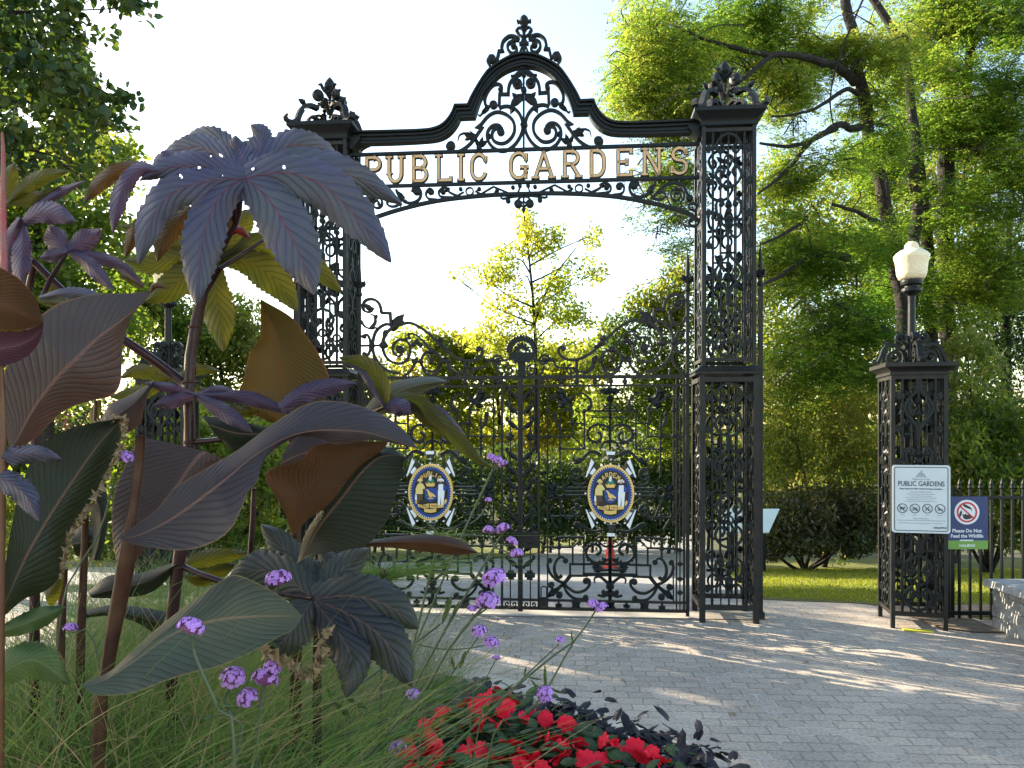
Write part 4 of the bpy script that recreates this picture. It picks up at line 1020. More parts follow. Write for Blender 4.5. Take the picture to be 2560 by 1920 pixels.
# ------------------------------------------------------------------ fence at the right
FX0, FY = 3.59, 6.42
fn = thing('iron_fence', 'black iron picket fence running right from the lamp pillar with the signs', 'fence', (FX0, FY, 0))
zt_, zb_ = 1.02, .055
mb = MB(); box(mb, 0, 2.2, -.012, .012, zt_ - .012, zt_ + .012); mb.build('rail', M['iron'], fn)
mb = MB(); box(mb, 0, 2.2, -.014, .014, zb_ - .016, zb_ + .016); mb.build('rail', M['iron'], fn)
mb = MB(); box(mb, -.0085, .0085, -.0085, .0085, 0.0, 1.09); lathe(mb, [(.009, 1.09), (.02, 1.10), (.018, 1.118), (.011, 1.128), (.015, 1.135), (.001, 1.18)], n=8)
pk = mb.build('picket', M['iron'], fn); pk.location = (.055, 0, 0)
for i in range(1, 24):
    o = pk.copy(); COL.objects.link(o); o.location = (.055 + i * .0885, 0, 0)
for i in (0, 8, 16):
    mb = MB(); box(mb, -.016, .016, .02, .045, 0, 1.1); o = mb.build('brace', M['iron'], fn); o.location = (.1 + i * .0885, 0, 0)

# ------------------------------------------------------------------ signs
def rrect(x0, x1, z0, z1, r, n=5):
    out = []
    for cx, cz, a in ((x1 - r, z1 - r, 0), (x0 + r, z1 - r, 90), (x0 + r, z0 + r, 180), (x1 - r, z0 + r, 270)):
        out += [(cx + r * math.cos(R(a + 90 * i / n)), cz + r * math.sin(R(a + 90 * i / n))) for i in range(n + 1)]
    return out
sg_ = thing('visitor_sign', 'white PUBLIC GARDENS sign with rules and four symbols on the lamp pillar', 'sign', (LPX.x, LPX.y, 0), -an)
y0 = -LH - .012; x0, x1, z0, z1 = -.205, .219, .768, 1.306
mb = MB(); poly(mb, rrect(x0, x1, z0, z1, .022), y0, .004); mb.build('plate', M['plate'], sg_)
yb = y0 - .0042
mb = MB(); rr = rrect(x0 + .018, x1 - .018, z0 + .018, z1 - .018, .014); rr.append(rr[0]); bar(mb, rr, .006, .0016, yb); mb.build('border_line', M['ink'], sg_)
yt = yb - .0014; xc = (x0 + x1) / 2; sc = .00098; zz = lambda y: 1.306 - (y - 200) * .0009963 * 1.0
text('PUBLIC GARDENS', .056, 'title', M['ink'], sg_, (xc, yt, zz(366)), sx=.76, bold=.0004)
text('Welcome to the', .019, 'lettering', M['ink_grey'], sg_, (xc, yt, zz(318)))
text('Please respect the Public Gardens for future generations.', .0158, 'lettering', M['ink'], sg_, (xc, yt, zz(393)), bold=.0003, sx=.86)
text('Rules of the Public Gardens:', .0135, 'lettering', M['ink_grey'], sg_, (xc, yt, zz(417)))
text('Hours of Operation:', .0135, 'lettering', M['ink_grey'], sg_, (xc, yt, zz(628)))
text('HALIFAX', .021, 'lettering', M['ink'], sg_, (x1 - .026, yt, zz(702)), align='RIGHT', bold=.0006, sx=1.15)
mb = MB(); rnd = random.Random(5)
for yy, hw in ((431, .10), (446, .08), (460, .115), (475, .10), (489, .115), (640, .175), (662, .16)):   # lines of small print, unreadable at this size
    x = xc - hw
    while x < xc + hw:
        w = rnd.uniform(.006, .018); box(mb, x, min(x + w, xc + hw), yt - .0008, yt, zz(yy) - .0022, zz(yy) + .0022); x += w + .004
for i in range(4): x = x0 + .075 + i * .0915; box(mb, x - .015, x + .015, yt - .0008, yt, zz(597) - .002, zz(597) + .002)
mb.build('small_print', M['ink_grey'], sg_)
mb = MB()
for i in range(4):
    cx = x0 + .075 + i * .0915; cz = zz(545)
    ring(mb, cx, cz, .035, .0055, .0014, yt, 24); bar(mb, [(cx - .024, cz + .024), (cx + .024, cz - .024)], .004, .0014, yt)
    if i == 0: poly(mb, [(cx - .02, cz + .01), (cx - .012, cz + .012), (cx + .01, cz + .006), (cx + .018, cz + .014), (cx + .02, cz + .004), (cx + .012, cz - .004), (cx + .012, cz - .018), (cx + .006, cz - .018), (cx + .004, cz - .006), (cx - .01, cz - .006), (cx - .012, cz - .018), (cx - .018, cz - .018), (cx - .016, cz)], yt, .0012)
    if i == 1: ring(mb, cx - .012, cz - .008, .009, .003, .0012, yt, 12); ring(mb, cx + .013, cz - .008, .009, .003, .0012, yt, 12); bar(mb, [(cx - .012, cz - .008), (cx - .003, cz + .008), (cx + .008, cz + .008), (cx + .013, cz - .008), (cx, cz - .006), (cx - .003, cz + .008)], .003, .0012, yt)
    if i == 2: bar(mb, [(cx - .018, cz - .018), (cx, cz), (cx + .014, cz + .02)], .005, .0012, yt); knob(mb, cx + .008, cz - .01, .006, .002, yt, 8); bar(mb, [(cx - .02, cz + .004), (cx + .018, cz - .006)], .004, .0012, yt)
    if i == 3: poly(mb, [(cx - .022, cz - .012), (cx + .02, cz - .012), (cx + .02, cz - .004), (cx - .004, cz), (cx - .016, cz + .012), (cx - .018, cz + .008), (cx - .01, cz - .004)], yt, .0012)
mb.build('symbol', M['ink'], sg_)
mb = MB(); cz = zz(296)
for i in range(6): bar(mb, [(xc - .042 + i * .004, cz + i * .006), (xc + .042 - i * .004, cz + i * .006)], .0022, .0012, yt)
bar(mb, [(xc - .03, cz), (xc - .012, cz + .034), (xc + .006, cz + .052), (xc + .002, cz + .036), (xc + .03, cz)], .003, .0012, yt); bar(mb, [(xc, cz), (xc + .004, cz + .046)], .004, .0012, yt); knob(mb, xc + .004, cz + .05, .004, .002, yt, 8)
mb.build('logo', M['ink_grey'], sg_)

ws = thing('wildlife_sign', 'navy and green Please Do Not Feed the Wildlife sign hung on the fence', 'sign', (0, 6.38, 0))
q = 6.36 / F; X = lambda px: (px - CX) * q; Z = lambda py: EYE + (HY - py) * q
mb = MB(); poly(mb, rrect(X(2371), X(2473), Z(1374), Z(1242), .012), 0, .004); mb.build('plate', M['navy'], ws)
mb = MB(); g = [(X(2472.8), Z(1352)), (X(2371.2), Z(1352))] + rrect(X(2371.2), X(2472.8), Z(1373.6), Z(1300), .012)[12:]; poly(mb, g, -.0042, .001); mb.build('green_band', M['sign_green'], ws)
mb = MB(); cx, cz = X(2420), Z(1281); poly(mb, oval(cx, cz, 31.5 * q, 31 * q), -.0042, .001)
mb.build('white_disc', M['white'], ws)
mb = MB(); bar(mb, [(X(2402), Z(1351.5)), (X(2436), Z(1351.5))], 3 * q, .0012, -.0055); mb.build('white_line', M['white'], ws)
mb = MB()
f = lambda pts: [(X(2060 + a / 3.19), Z(1100 + b / 3.19)) for a, b in pts]
poly(mb, f([(1115, 520), (1130, 512), (1165, 530), (1185, 545), (1190, 556), (1168, 552), (1150, 545), (1128, 536)]), -.0054, .0008)
poly(mb, f([(1085, 600), (1092, 575), (1105, 562), (1110, 580), (1104, 600), (1095, 618), (1085, 612)]), -.0054, .0008)
poly(mb, f([(1110, 590), (1128, 598), (1138, 588), (1150, 600), (1165, 592), (1180, 602), (1190, 622), (1170, 632), (1140, 636), (1120, 626)]), -.0054, .0008)
poly(mb, f([(1180, 560), (1186, 556), (1190, 566), (1184, 570)]), -.0054, .0008)
mb.build('animal_silhouette', M['black'], ws)
mb = MB(); ring(mb, cx, cz, 23.5 * q, 4.2 * q, .0012, -.0068, 36); bar(mb, [(cx - 17 * q, cz + 15 * q), (cx + 17 * q, cz - 15 * q)], 3.6 * q, .0012, -.0068); mb.build('prohibition_ring', M['red'], ws)
text('Please Do Not', .0405, 'lettering', M['white'], ws, (cx, -.0052, Z(1331.5)), bold=.0009); text('Feed the Wildlife', .0405, 'lettering', M['white'], ws, (cx, -.0052, Z(1344.5)), bold=.0009, sx=.96)
text('HALIFAX', .03, 'lettering', M['white'], ws, (X(2420.5), -.0062, Z(1367.5)), bold=.0008, sx=1.1)

# ------------------------------------------------------------------ low stone wall at the right edge
sw = thing('stone_wall', 'low grey stone wall with a rough slab on top at the right edge', 'wall', (3.83, 6.15, 0))
rnd = random.Random(3); mb = MB(); z = 0
for row in range(4):
    h = [.10, .085, .09, .062][row]; y = 0.0
    while y > -3.5:
        L = rnd.uniform(.16, .34); j = rnd.uniform(0, .014); a = MB(); box(a, j, .6 - j, y - L + .008, y - .004, z + .004, z + h - .003)
        mb.add([(p[0] + rnd.uniform(-.007, .007), p[1] + rnd.uniform(-.004, .004), p[2] + rnd.uniform(-.004, .004)) for p in a.v], a.f); y -= L
    z += h
box(mb, .02, .58, -3.5, -.02, 0.0, z - .005)
mb.build('masonry', M['stone'], sw)
mb = MB(); y = .03
for L in (.55, .7, .62, .66, .7, .5):
    a = MB(); box(a, -.045, .66, y - L + .006, y, z, z + .055); mb.add([(p[0] + rnd.uniform(-.012, .012), p[1] + rnd.uniform(-.003, .003), p[2] + rnd.uniform(-.005, .005)) for p in a.v], a.f); y -= L
mb.build('capping_slab', M['slab'], sw)
# yellow mark on the pavement
M['yellow_mark'] = mat('yellow_mark', (0.55, 0.5, 0.04), 0.7)
mb = MB(); a, b = gh(2256, 1576), gh(2330, 1581); poly_pts = [(a[0], a[1] - .03), (b[0], b[1] - .03), (b[0] - .01, b[1] + .03), (a[0] + .01, a[1] + .03)]
mb.add([(x, y, .004) for x, y in poly_pts] + [(x, y, .014) for x, y in poly_pts], [(4, 5, 6, 7), (0, 1, 5, 4), (1, 2, 6, 5), (2, 3, 7, 6), (3, 0, 4, 7)])
tag(mb.build('yellow_strip', M['yellow_mark']), 'short bright yellow strip lying on the pavement before the lamp pillar', 'strip')

# ------------------------------------------------------------------ things inside the garden
c = P(1525, 1425, 16.8); c.z = tz(16.8)
cn = thing('traffic_cone', 'red traffic cone on the garden path behind the right gate leaf', 'cone', c)
mb = MB(); box(mb, -.2, .2, -.2, .2, .012, .05); mb.build('base', M['black'], cn)
M['cone'] = mat('cone_plastic', (0.75, 0.04, 0.02), 0.5)
mb = MB(); lathe(mb, [(.16, .05), (.145, .08), (.04, .70), (.025, .72)], n=18); mb.build('cone_body', M['cone'], cn, smooth=True)
ip = thing('information_panel', 'slanted pale information panel on posts beyond the right tall pillar', 'panel', (0, 0, 0))
TL, TR, BR, BL = P(1818, 1271, 15.35), P(1949, 1272, 15.2), P(1922, 1331, 14.75), P(1794, 1329, 14.9)
base = (BL + BR) / 2; ip.location = (base.x, base.y, tz(base.y)); nn = (TR - TL).cross(BL - TL).normalized() * .03
mb = MB(); q = [TL, TR, BR, BL]; mb.add(q + [p + nn for p in q], [(0, 1, 2, 3), (7, 6, 5, 4), (0, 4, 5, 1), (1, 5, 6, 2), (2, 6, 7, 3), (3, 7, 4, 0)])
M['panel'] = mat('printed_panel', (0.62, 0.70, 0.66), 0.35, noise=(0.5, 0.62, 0.6), scale=2.0); mb.build('board', M['panel'], ip, world=True)
for t_ in (.2, .8):
    mb = MB(); a = (BL * (1 - t_) + BR * t_ + TL * (1 - t_) + TR * t_) / 2 - Vector((0, -.04, .03)); box(mb, a.x - .04, a.x + .04, a.y - .04, a.y + .04, tz(a.y), a.z); mb.build('leg', M['iron'], ip, world=True)

def person(x, y, label, jacket, trousers, walk=1, face=0.0, h=1.72):
    t = thing('person', label, 'person', (x, y, tz(y)), face)
    def skin(name, pts, edges, rad, m):
        me = bpy.data.meshes.new(name); me.from_pydata(pts, edges, []); me.update()
        o = bpy.data.objects.new(name, me); COL.objects.link(o); o.parent = t
        sk = o.modifiers.new('skin', 'SKIN'); sk.use_smooth_shade = True
        for i, v in enumerate(me.skin_vertices[0].data):
            v.radius = (rad[i][0], rad[i][1]) if isinstance(rad[i], tuple) else (rad[i], rad[i]); v.use_root = (i == 0)
        sb = o.modifiers.new('sub', 'SUBSURF'); sb.levels = 2; sb.render_levels = 2
        me.materials.append(m); return o
    s = .13 * walk
    pts = [(0, 0, .92), (0, 0, 1.12), (0, 0, 1.38), (0, .01, 1.5), (0, -.02, 1.60), (0, -.02, 1.70), (-.18, 0, 1.40), (-.23, -.03, 1.14), (-.21, -.13, .92), (-.21, -.15, .84), (.18, 0, 1.40), (.23, .03, 1.14), (.21, -.05, .92), (.21, -.07, .84),
           (-.09, 0, .88), (-.10, -s, .5), (-.10, -s * .6, .09), (-.10, -s * .6 - .14, .03), (.09, 0, .88), (.10, s * .6, .5), (.10, s * 2, .10), (.10, s * 2 - .13, .03)]
    ed = [(0, 1), (1, 2), (2, 3), (3, 4), (4, 5), (2, 6), (6, 7), (7, 8), (8, 9), (2, 10), (10, 11), (11, 12), (12, 13), (0, 14), (14, 15), (15, 16), (16, 17), (0, 18), (18, 19), (19, 20), (20, 21)]
    rad = [(.15, .10), (.14, .09), (.15, .10), (.05, .05), (.085, .10), (.07, .08), .055, .043, .03, .03, .055, .043, .03, .03, .085, .058, .038, .035, .085, .058, .038, .035]
    skin('body', pts, ed, rad, M['skin'])
    up = [0, 1, 2, 6, 7, 8, 10, 11, 12]; ix = {a: i for i, a in enumerate(up)}
    skin('jacket', [pts[i] for i in up], [(ix[a], ix[b]) for a, b in ed if a in ix and b in ix], [(.175, .125), (.16, .11), (.17, .12), .075, .062, .046, .075, .062, .046], jacket)
    lo = [0, 14, 15, 16, 18, 19, 20]; ix = {a: i for i, a in enumerate(lo)}
    skin('trousers', [pts[i] for i in lo], [(ix[a], ix[b]) for a, b in ed if a in ix and b in ix], [(.165, .118), .10, .075, .06, .10, .075, .06], trousers)
    for k, (i, j) in enumerate(((16, 17), (20, 21))): skin('shoe', [pts[i], pts[j]], [(0, 1)], [.05, .042], M['black'])
    skin('hair', [(0, .02, 1.66), (0, -.01, 1.735)], [(0, 1)], [.082, .075], M['hair'])
    mb = MB()
    for sx in (-1, 1): lathe(mb, [(.001, -.008), (.009, 0), (.001, .008)], sx * .03, -.118, 6)
    mb.add([(-.012, -.112, -.02), (.012, -.112, -.02), (0, -.142, -.03), (0, -.112, .015)], [(0, 2, 1), (0, 3, 2), (1, 2, 3)])
    o = mb.build('face_features', M['skin'], t); o.location = (0, 0, 1.64)
    return t
M['jacket'] = mat('navy_jacket', (0.012, 0.018, 0.045), 0.8); M['denim'] = mat('denim', (0.05, 0.08, 0.16), 0.85, noise=(.08, .11, .2), scale=20)
M['tan_coat'] = mat('grey_jacket', (0.02, 0.02, 0.024), 0.8)
x, y = P(1716, 1340, 33.5).x, 33.5
person(x, y, 'person in navy jacket and jeans walking on the far path beside the right pillar', M['jacket'], M['denim'], 1, R(170))
# ------------------------------------------------------------------ foliage
G_ = lambda *a: a
M['lf_locust'] = leafmat('locust_leaf', [(.035, .062, .010), (.065, .095, .014), (.11, .13, .02), (.17, .14, .03)], [(.13, .28, .025), (.29, .44, .045), (.46, .52, .07), (.54, .40, .09)], .6)
M['lf_shrub'] = leafmat('shrub_leaf', [(.03, .055, .012), (.065, .10, .016), (.12, .14, .025), (.2, .17, .05)], [(.15, .28, .02), (.32, .42, .03), (.46, .48, .06), (.5, .4, .12)], .5)
M['lf_dark'] = leafmat('dark_leaf', [(.014, .030, .010), (.026, .05, .016), (.045, .07, .02)], [(.06, .13, .016), (.10, .19, .02), (.17, .24, .03)], .35)
M['lf_autumn'] = leafmat('autumn_leaf', [(.06, .085, .012), (.12, .13, .02), (.2, .16, .03), (.30, .15, .03)], [(.36, .48, .04), (.54, .56, .05), (.66, .54, .07), (.7, .38, .07)], .68)
M['lf_linden'] = leafmat('linden_leaf', [(.018, .042, .012), (.028, .058, .014), (.05, .08, .015), (.09, .10, .02)], [(.05, .11, .013), (.09, .17, .016), (.18, .26, .02), (.32, .31, .03)], .33, .4, .4)
M['lf_grey'] = leafmat('rhododendron_leaf', [(.03, .045, .016), (.055, .065, .025), (.09, .085, .04), (.12, .09, .05)], [(.14, .20, .03), (.24, .27, .05), (.34, .27, .08)], .38, .35, .5)

def unit(v): return v / (np.linalg.norm(v, axis=1)[:, None] + 1e-9)
def nz3(p, f, s=0.0):
    r = np.random.default_rng(17); o = np.zeros(len(p))
    for k in (1.0, 1.7, 2.9):
        for _ in range(4):
            w = unit(r.normal(size=(1, 3)))[0] * 1.7 * k; o += np.sin((p * f) @ w + r.uniform(0, 6.28) + s + 1.4 * np.sin((p * f) @ unit(r.normal(size=(1, 3)))[0] * k)) / k
    return o / 4.2


def leaf_mesh(name, m, parent, base, d, side, L, Wd, tint, hexa=False, fold=0.0):
    """many leaves as one mesh: base points, direction, side vector"""
    n = len(base); nr = np.cross(d, side)
    Lc = L[:, None] * d; Wc = (Wd * 0.5)[:, None] * side; k = 6 if hexa else 4
    dr = nr * (L * fold)[:, None]
    if hexa: V = np.stack([base, base + .28 * Lc + Wc * .95 + dr * .5, base + .68 * Lc + Wc * .7 + dr, base + Lc, base + .68 * Lc - Wc * .7 + dr, base + .28 * Lc - Wc * .95 + dr * .5], 1)
    else: V = np.stack([base, base + .45 * Lc + Wc + dr, base + Lc, base + .45 * Lc - Wc + dr], 1)
    off = np.array(rootloc(parent)) if parent is not None else np.zeros(3)
    V = (V.reshape(-1, 3) - off).astype(np.float32)
    me = bpy.data.meshes.new(name)
    me.vertices.add(n * k); me.vertices.foreach_set('co', V.ravel())
    me.loops.add(n * k); me.loops.foreach_set('vertex_index', np.arange(n * k, dtype=np.int32))
    me.polygons.add(n); me.polygons.foreach_set('loop_start', np.arange(0, n * k, k, dtype=np.int32))
    try: me.polygons.foreach_set('loop_total', np.full(n, k, np.int32))
    except Exception: pass
    a = me.attributes.new('tint', 'FLOAT', 'FACE'); a.data.foreach_set('value', np.clip(tint, 0, 1).astype(np.float32))
    me.update(calc_edges=True); me.materials.append(m)
    o = bpy.data.objects.new(name, me); COL.objects.link(o)
    if parent is not None: o.parent = parent
    return o

def Bp(px, py, d, rpx, rpy, rd, w=1.0):
    c = P(px, py, d); return (c.x, c.y, c.z, rpx / F * d, rd, rpy / F * d, w)

def sample(rng, blobs, n, shell=2.2, gap=-0.35, gf=2.2):
    wt = np.array([b[6] * (b[3] * b[5]) ** .8 * b[4] ** .4 for b in blobs]); cnt = rng.multinomial(n, wt / wt.sum()); out = []
    for b, c in zip(blobs, cnt):
        v = unit(rng.normal(size=(c, 3))); r = rng.random(c) ** (1 / shell)
        r = r * (1 + .18 * nz3(v, 2.6, b[0]))
        out.append(np.array(b[:3]) + v * r[:, None] * np.array(b[3:6]))
    p = np.vstack(out)
    return p[nz3(p, gf, 1.7) > gap]

def crown(name, m, parent, blobs, n, L, W_, seed, droop=.3, t0=.0, t1=.75, gap=-.35, gf=2.2, hexa=False, shell=2.2, tf=.9):
    rng = np.random.default_rng(seed); p = sample(rng, blobs, n, shell, gap, gf); k = len(p)
    d = unit(rng.normal(size=(k, 3)) + np.array([0, 0, -droop])); s = unit(np.cross(d, rng.normal(size=(k, 3)) + np.array([0, 0, 1.2])))
    s = unit(np.cross(d, np.cross(s, d)))
    t = t0 + (t1 - t0) * np.clip(.45 + .4 * nz3(p, tf, seed) + .28 * rng.normal(size=k), 0, 1)
    sz = rng.uniform(.65, 1.25, k)
    return leaf_mesh(name, m, parent, p, d, s, L * sz, W_ * sz, t, hexa, .08)

def fronds(name, m, parent, blobs, n, seed, length=.26, pairs=7, L=.05, W_=.02, gap=-.35, gf=1.6, t0=0, t1=.75):
    """drooping feather-shaped leaves of a locust: pairs of leaflets along a bent stalk"""
    rng = np.random.default_rng(seed); p = sample(rng, blobs, n, 2.0, -9, gf); p = p[nz3(p * np.array([1, 1, 2.1]), gf, 1.7) > gap]; k = len(p)
    a = rng.uniform(0, 2 * np.pi, k); h = np.stack([np.cos(a), np.sin(a), rng.uniform(-.6, .35, k)], 1); h = unit(h)
    sd = unit(np.cross(h, np.array([0, 0, 1.0]))); ln = length * rng.uniform(.7, 1.25, k)
    tv = t0 + (t1 - t0) * np.clip(.42 + .42 * nz3(p, .55, seed) + .22 * rng.normal(size=k), 0, 1)
    Bs, Ds, Ss, Ls, Ws, Ts = [], [], [], [], [], []
    for i in range(pairs):
        s = (i + .6) / pairs
        b = p + h * (ln * s)[:, None] + np.array([0, 0, -1.0]) * (ln * s * s * .35)[:, None]
        for q in (-1, 1):
            d = unit(sd * q + h * .45 + rng.normal(size=(k, 3)) * .22 + np.array([0, 0, -.25]))
            Bs.append(b); Ds.append(d); Ss.append(unit(np.cross(d, np.cross(h, d)) + rng.normal(size=(k, 3)) * .35))
            f = (1 - .35 * abs(s - .5)) * rng.uniform(.8, 1.2, k); Ls.append(L * f); Ws.append(W_ * f); Ts.append(tv + rng.normal(size=k) * .06)
    return leaf_mesh(name, m, parent, np.vstack(Bs), np.vstack(Ds), np.vstack(Ss), np.concatenate(Ls), np.concatenate(Ws), np.concatenate(Ts))

def limbs(parent, segs, name='trunk', n=9):
    mb = MB()
    for pts, r0, r1 in segs:
        q = crs(pts, max(8, 4 * len(pts))); k = len(q)
        rr = np.linspace(r0, r1, k)
        q = q + np.stack([.25 * rr * np.sin(np.arange(k) * 1.3 + q[0, 0]), .2 * rr * np.cos(np.arange(k) * 1.7), np.zeros(k)], 1)
        tube(mb, q, rr, n)
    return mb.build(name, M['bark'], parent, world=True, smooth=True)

def px3(pts, d): return [tuple(P(x, y, d if not isinstance(d, (list, tuple)) else d[i])) for i, (x, y) in enumerate(pts)]

def twigs(rng, mb, blobs, origin, r=.03):
    for b in blobs:
        c = np.array(b[:3]); o = np.array(origin); mid = (c + o) / 2 + rng.normal(size=3) * .15 + np.array([0, 0, .1])
        tube(mb, crs([o, mid, c], 8), np.linspace(r * 1.6, r * .4, 8), 5)
        for _ in range(3):
            e = c + rng.normal(size=3) * np.array(b[3:6]) * .55
            tube(mb, crs([c * .6 + mid * .4, (c + e) / 2 + rng.normal(size=3) * .1, e], 6), np.linspace(r * .5, r * .12, 6), 4)

# big locust with two stems at the right, and its neighbour behind it
DA = 16.5
b0 = P(2250, 1290, DA)
la = thing('locust_tree', 'tall locust with leaning twin trunks, feathery crown hanging behind the right of the arch', 'tree', (b0.x, b0.y, tz(DA)), 0, 'locust trees behind the pillars')
A = px3
limbs(la, [(A([(2262, 1420), (2268, 1000), (2255, 760), (2232, 600), (2213, 500), (2189, 422), (2171, 331), (2165, 271), (2147, 181), (2129, 75), (2105, -60)], DA), .21, .10),
           (A([(2266, 900), (2290, 500), (2276, 226), (2256, 136), (2216, 45), (2160, -30), (2060, -140)], DA + .6), .14, .07),
           (A([(2156, 315), (2130, 322), (2095, 312), (2040, 345), (1975, 366), (1900, 358)], [16.4, 16.2, 15.9, 15.6, 15.2, 15]), .085, .025),
           (A([(2090, 320), (2030, 350), (1985, 405), (1940, 450), (1895, 485)], [15.8, 15.6, 15.3, 15, 14.8]), .065, .022),
           (A([(2150, 240), (2120, 222), (2080, 245), (2030, 275), (1960, 290), (1930, 290)], [16.4, 16, 15.8, 15.4, 15.2, 15]), .055, .018),
           (A([(2135, 205), (2100, 170), (2060, 158), (2000, 140), (1930, 140), (1860, 195), (1800, 215)], [16.4, 16, 15.6, 15.2, 14.8, 14.4, 14.2]), .10, .03),
           (A([(2170, -30), (2110, 110), (2090, 170), (2075, 250), (2085, 320)], [15.7, 15.6, 15.5, 15.5, 15.6]), .022, .014),
           (A([(1930, 140), (1820, 115), (1740, 90), (1680, 60)], [14.8, 14.4, 14.2, 14]), .06, .02),
           (A([(2120, 645), (2060, 635), (2000, 655), (1950, 690), (1900, 715)], [15.6, 15.3, 15, 14.8, 14.6]), .085, .03),
           (A([(2270, 860), (2190, 820), (2140, 785), (2085, 755)], [16, 15.7, 15.4, 15.2]), .12, .07),
           (A([(2200, 560), (2170, 545), (2145, 530), (2080, 510)], [16.3, 16, 15.7, 15.5]), .06, .03),
           (A([(2000, 560), (1950, 590), (1905, 610)], [15, 14.8, 14.7]), .04, .02),
           (A([(1800, 215), (1740, 235), (1700, 225)], 14.2), .03, .012)])
AB = [Bp(1585, 60, 14, 115, 130, 1.5), Bp(1555, 190, 14, 92, 90, 1.3), Bp(1690, 130, 14.6, 160, 170, 1.8), Bp(1640, 270, 14, 105, 60, 1.2), Bp(1760, 250, 14.3, 110, 70, 1.2), Bp(1860, 50, 15.4, 170, 120, 1.8), Bp(2010, 90, 16, 120, 130, 1.5), Bp(1850, 165, 15, 90, 50, 1.0), Bp(1960, 190, 15, 80, 60, 1.0),
      Bp(1660, 400, 13.8, 100, 50, .9), Bp(1590, 445, 13.6, 60, 40, .6, .6), Bp(1680, 480, 13.4, 60, 40, .6, .6), Bp(1560, 520, 13.4, 45, 18, .4, .5), Bp(1650, 520, 13.4, 55, 20, .5, .5), Bp(1680, 580, 13.4, 50, 24, .5, .5), Bp(1625, 590, 13.4, 30, 14, .3, .4),
      Bp(2060, 420, 15.2, 135, 95, 1.3), Bp(1980, 460, 15, 70, 60, .8), Bp(1985, 580, 15, 100, 110, 1.2), Bp(2080, 640, 15.2, 150, 110, 1.5), Bp(1950, 760, 14.8, 85, 120, 1.1), Bp(2080, 810, 15, 150, 110, 1.4), Bp(2010, 930, 14.6, 130, 90, 1.3), Bp(2130, 250, 16.0, 90, 90, 1.0, .8), Bp(2110, 50, 15.4, 100, 80, 1.0), Bp(1900, -10, 15, 160, 70, 1.4), Bp(2080, 180, 15.6, 70, 60, .8), Bp(2230, 120, 15.6, 80, 110, .9, .8), Bp(2200, 320, 15.4, 80, 80, .8, .8), Bp(2230, 430, 15.6, 70, 80, .8, .7), Bp(1900, 260, 14.8, 60, 30, .6, .5), Bp(1950, 420, 15, 60, 70, .8, .7), Bp(1960, 330, 15, 50, 50, .8, .5), Bp(1930, 660, 14.8, 60, 90, .9), Bp(1700, -60, 15, 200, 90, 2), Bp(2180, 560, 15.6, 90, 110, 1.1), Bp(2160, 900, 15, 110, 130, 1.2)]
def spray(parent, blobs, seed, k=5):
    rng = np.random.default_rng(seed); mb = MB()
    for b in blobs:
        c = np.array(b[:3]); r = np.array(b[3:6])
        for _ in range(k):
            a = c + rng.normal(size=3) * r * .35 + np.array([.3, .2, .1]); e = c + unit(rng.normal(size=(1, 3)) * np.array([1.3, 1, .6]))[0] * r * rng.uniform(.6, 1.0)
            tube(mb, crs([a, (a + e) / 2 + np.array([0, 0, .12]) + rng.normal(size=3) * .1, e - np.array([0, 0, .1])], 8), np.linspace(.016, .004, 8), 4)
    mb.build('twigs', M['bark'], parent, world=True)
spray(la, AB, 5)
fronds('crown', M['lf_locust'], la, [(b[0] + .35, b[1] + .8) + b[2:] for b in AB], 44000, 11, .30, 6, .068, .034, -.12, 1.3, 0, .85)

DB = 19.0
b1 = P(2370, 1290, DB)
lb = thing('locust_tree', 'locust with straight thick trunks standing at the far right behind the lamp globe', 'tree', (b1.x, b1.y, tz(DB)), 0, 'locust trees behind the pillars')
limbs(lb, [(A([(2375, 1420), (2372, 1000), (2367, 700), (2366, 578), (2362, 452), (2372, 300), (2370, 136), (2367, 0), (2360, -120)], DB), .24, .17), (A([(2330, 1400), (2325, 900), (2316, 640), (2316, 578), (2305, 470), (2290, 380)], DB - .4), .2, .12),
           (A([(2410, 330), (2424, 120), (2430, 0), (2440, -120)], DB), .12, .09), (A([(2372, 360), (2430, 370), (2470, 410), (2510, 450), (2570, 480)], [18.8, 18.4, 18, 17.8, 17.6]), .07, .03),
           (A([(2425, 66), (2480, 48), (2525, 55), (2565, 90)], 18.5), .05, .02), (A([(2385, 120), (2410, 80), (2424, 60)], 18.8), .06, .04), (A([(2365, 350), (2340, 330), (2300, 345)], 18.6), .05, .03)])
BB = [Bp(2260, 90, 18, 130, 170, 2.0), Bp(2400, 40, 18.4, 130, 120, 2.0), Bp(2530, 60, 18, 120, 120, 2), Bp(2320, 300, 17.5, 120, 100, 1.5), Bp(2470, 250, 17.6, 120, 110, 1.5), Bp(2230, 400, 17.2, 100, 90, 1.4), Bp(2440, 400, 17, 150, 90, 1.5), Bp(2580, 420, 17, 90, 130, 1.5), Bp(2290, 520, 17, 130, 90, 1.4), Bp(2470, 560, 17, 140, 110, 1.4), Bp(2230, 700, 16.8, 120, 110, 1.3), Bp(2380, 720, 17, 130, 110, 1.3), Bp(2500, 690, 17, 100, 90, 1.2), Bp(2400, -80, 18, 260, 80, 2), Bp(2480, 150, 17.4, 110, 90, 1.4), Bp(2545, 260, 17.2, 70, 110, 1.3), Bp(2360, 190, 17.2, 70, 80, 1.0)]
spray(lb, BB, 6)
fronds('crown', M['lf_locust'], lb, [(b[0] + .35, b[1] + .8) + b[2:] for b in BB], 37000, 12, .30, 6, .074, .037, -.12, 1.3, 0, .66)

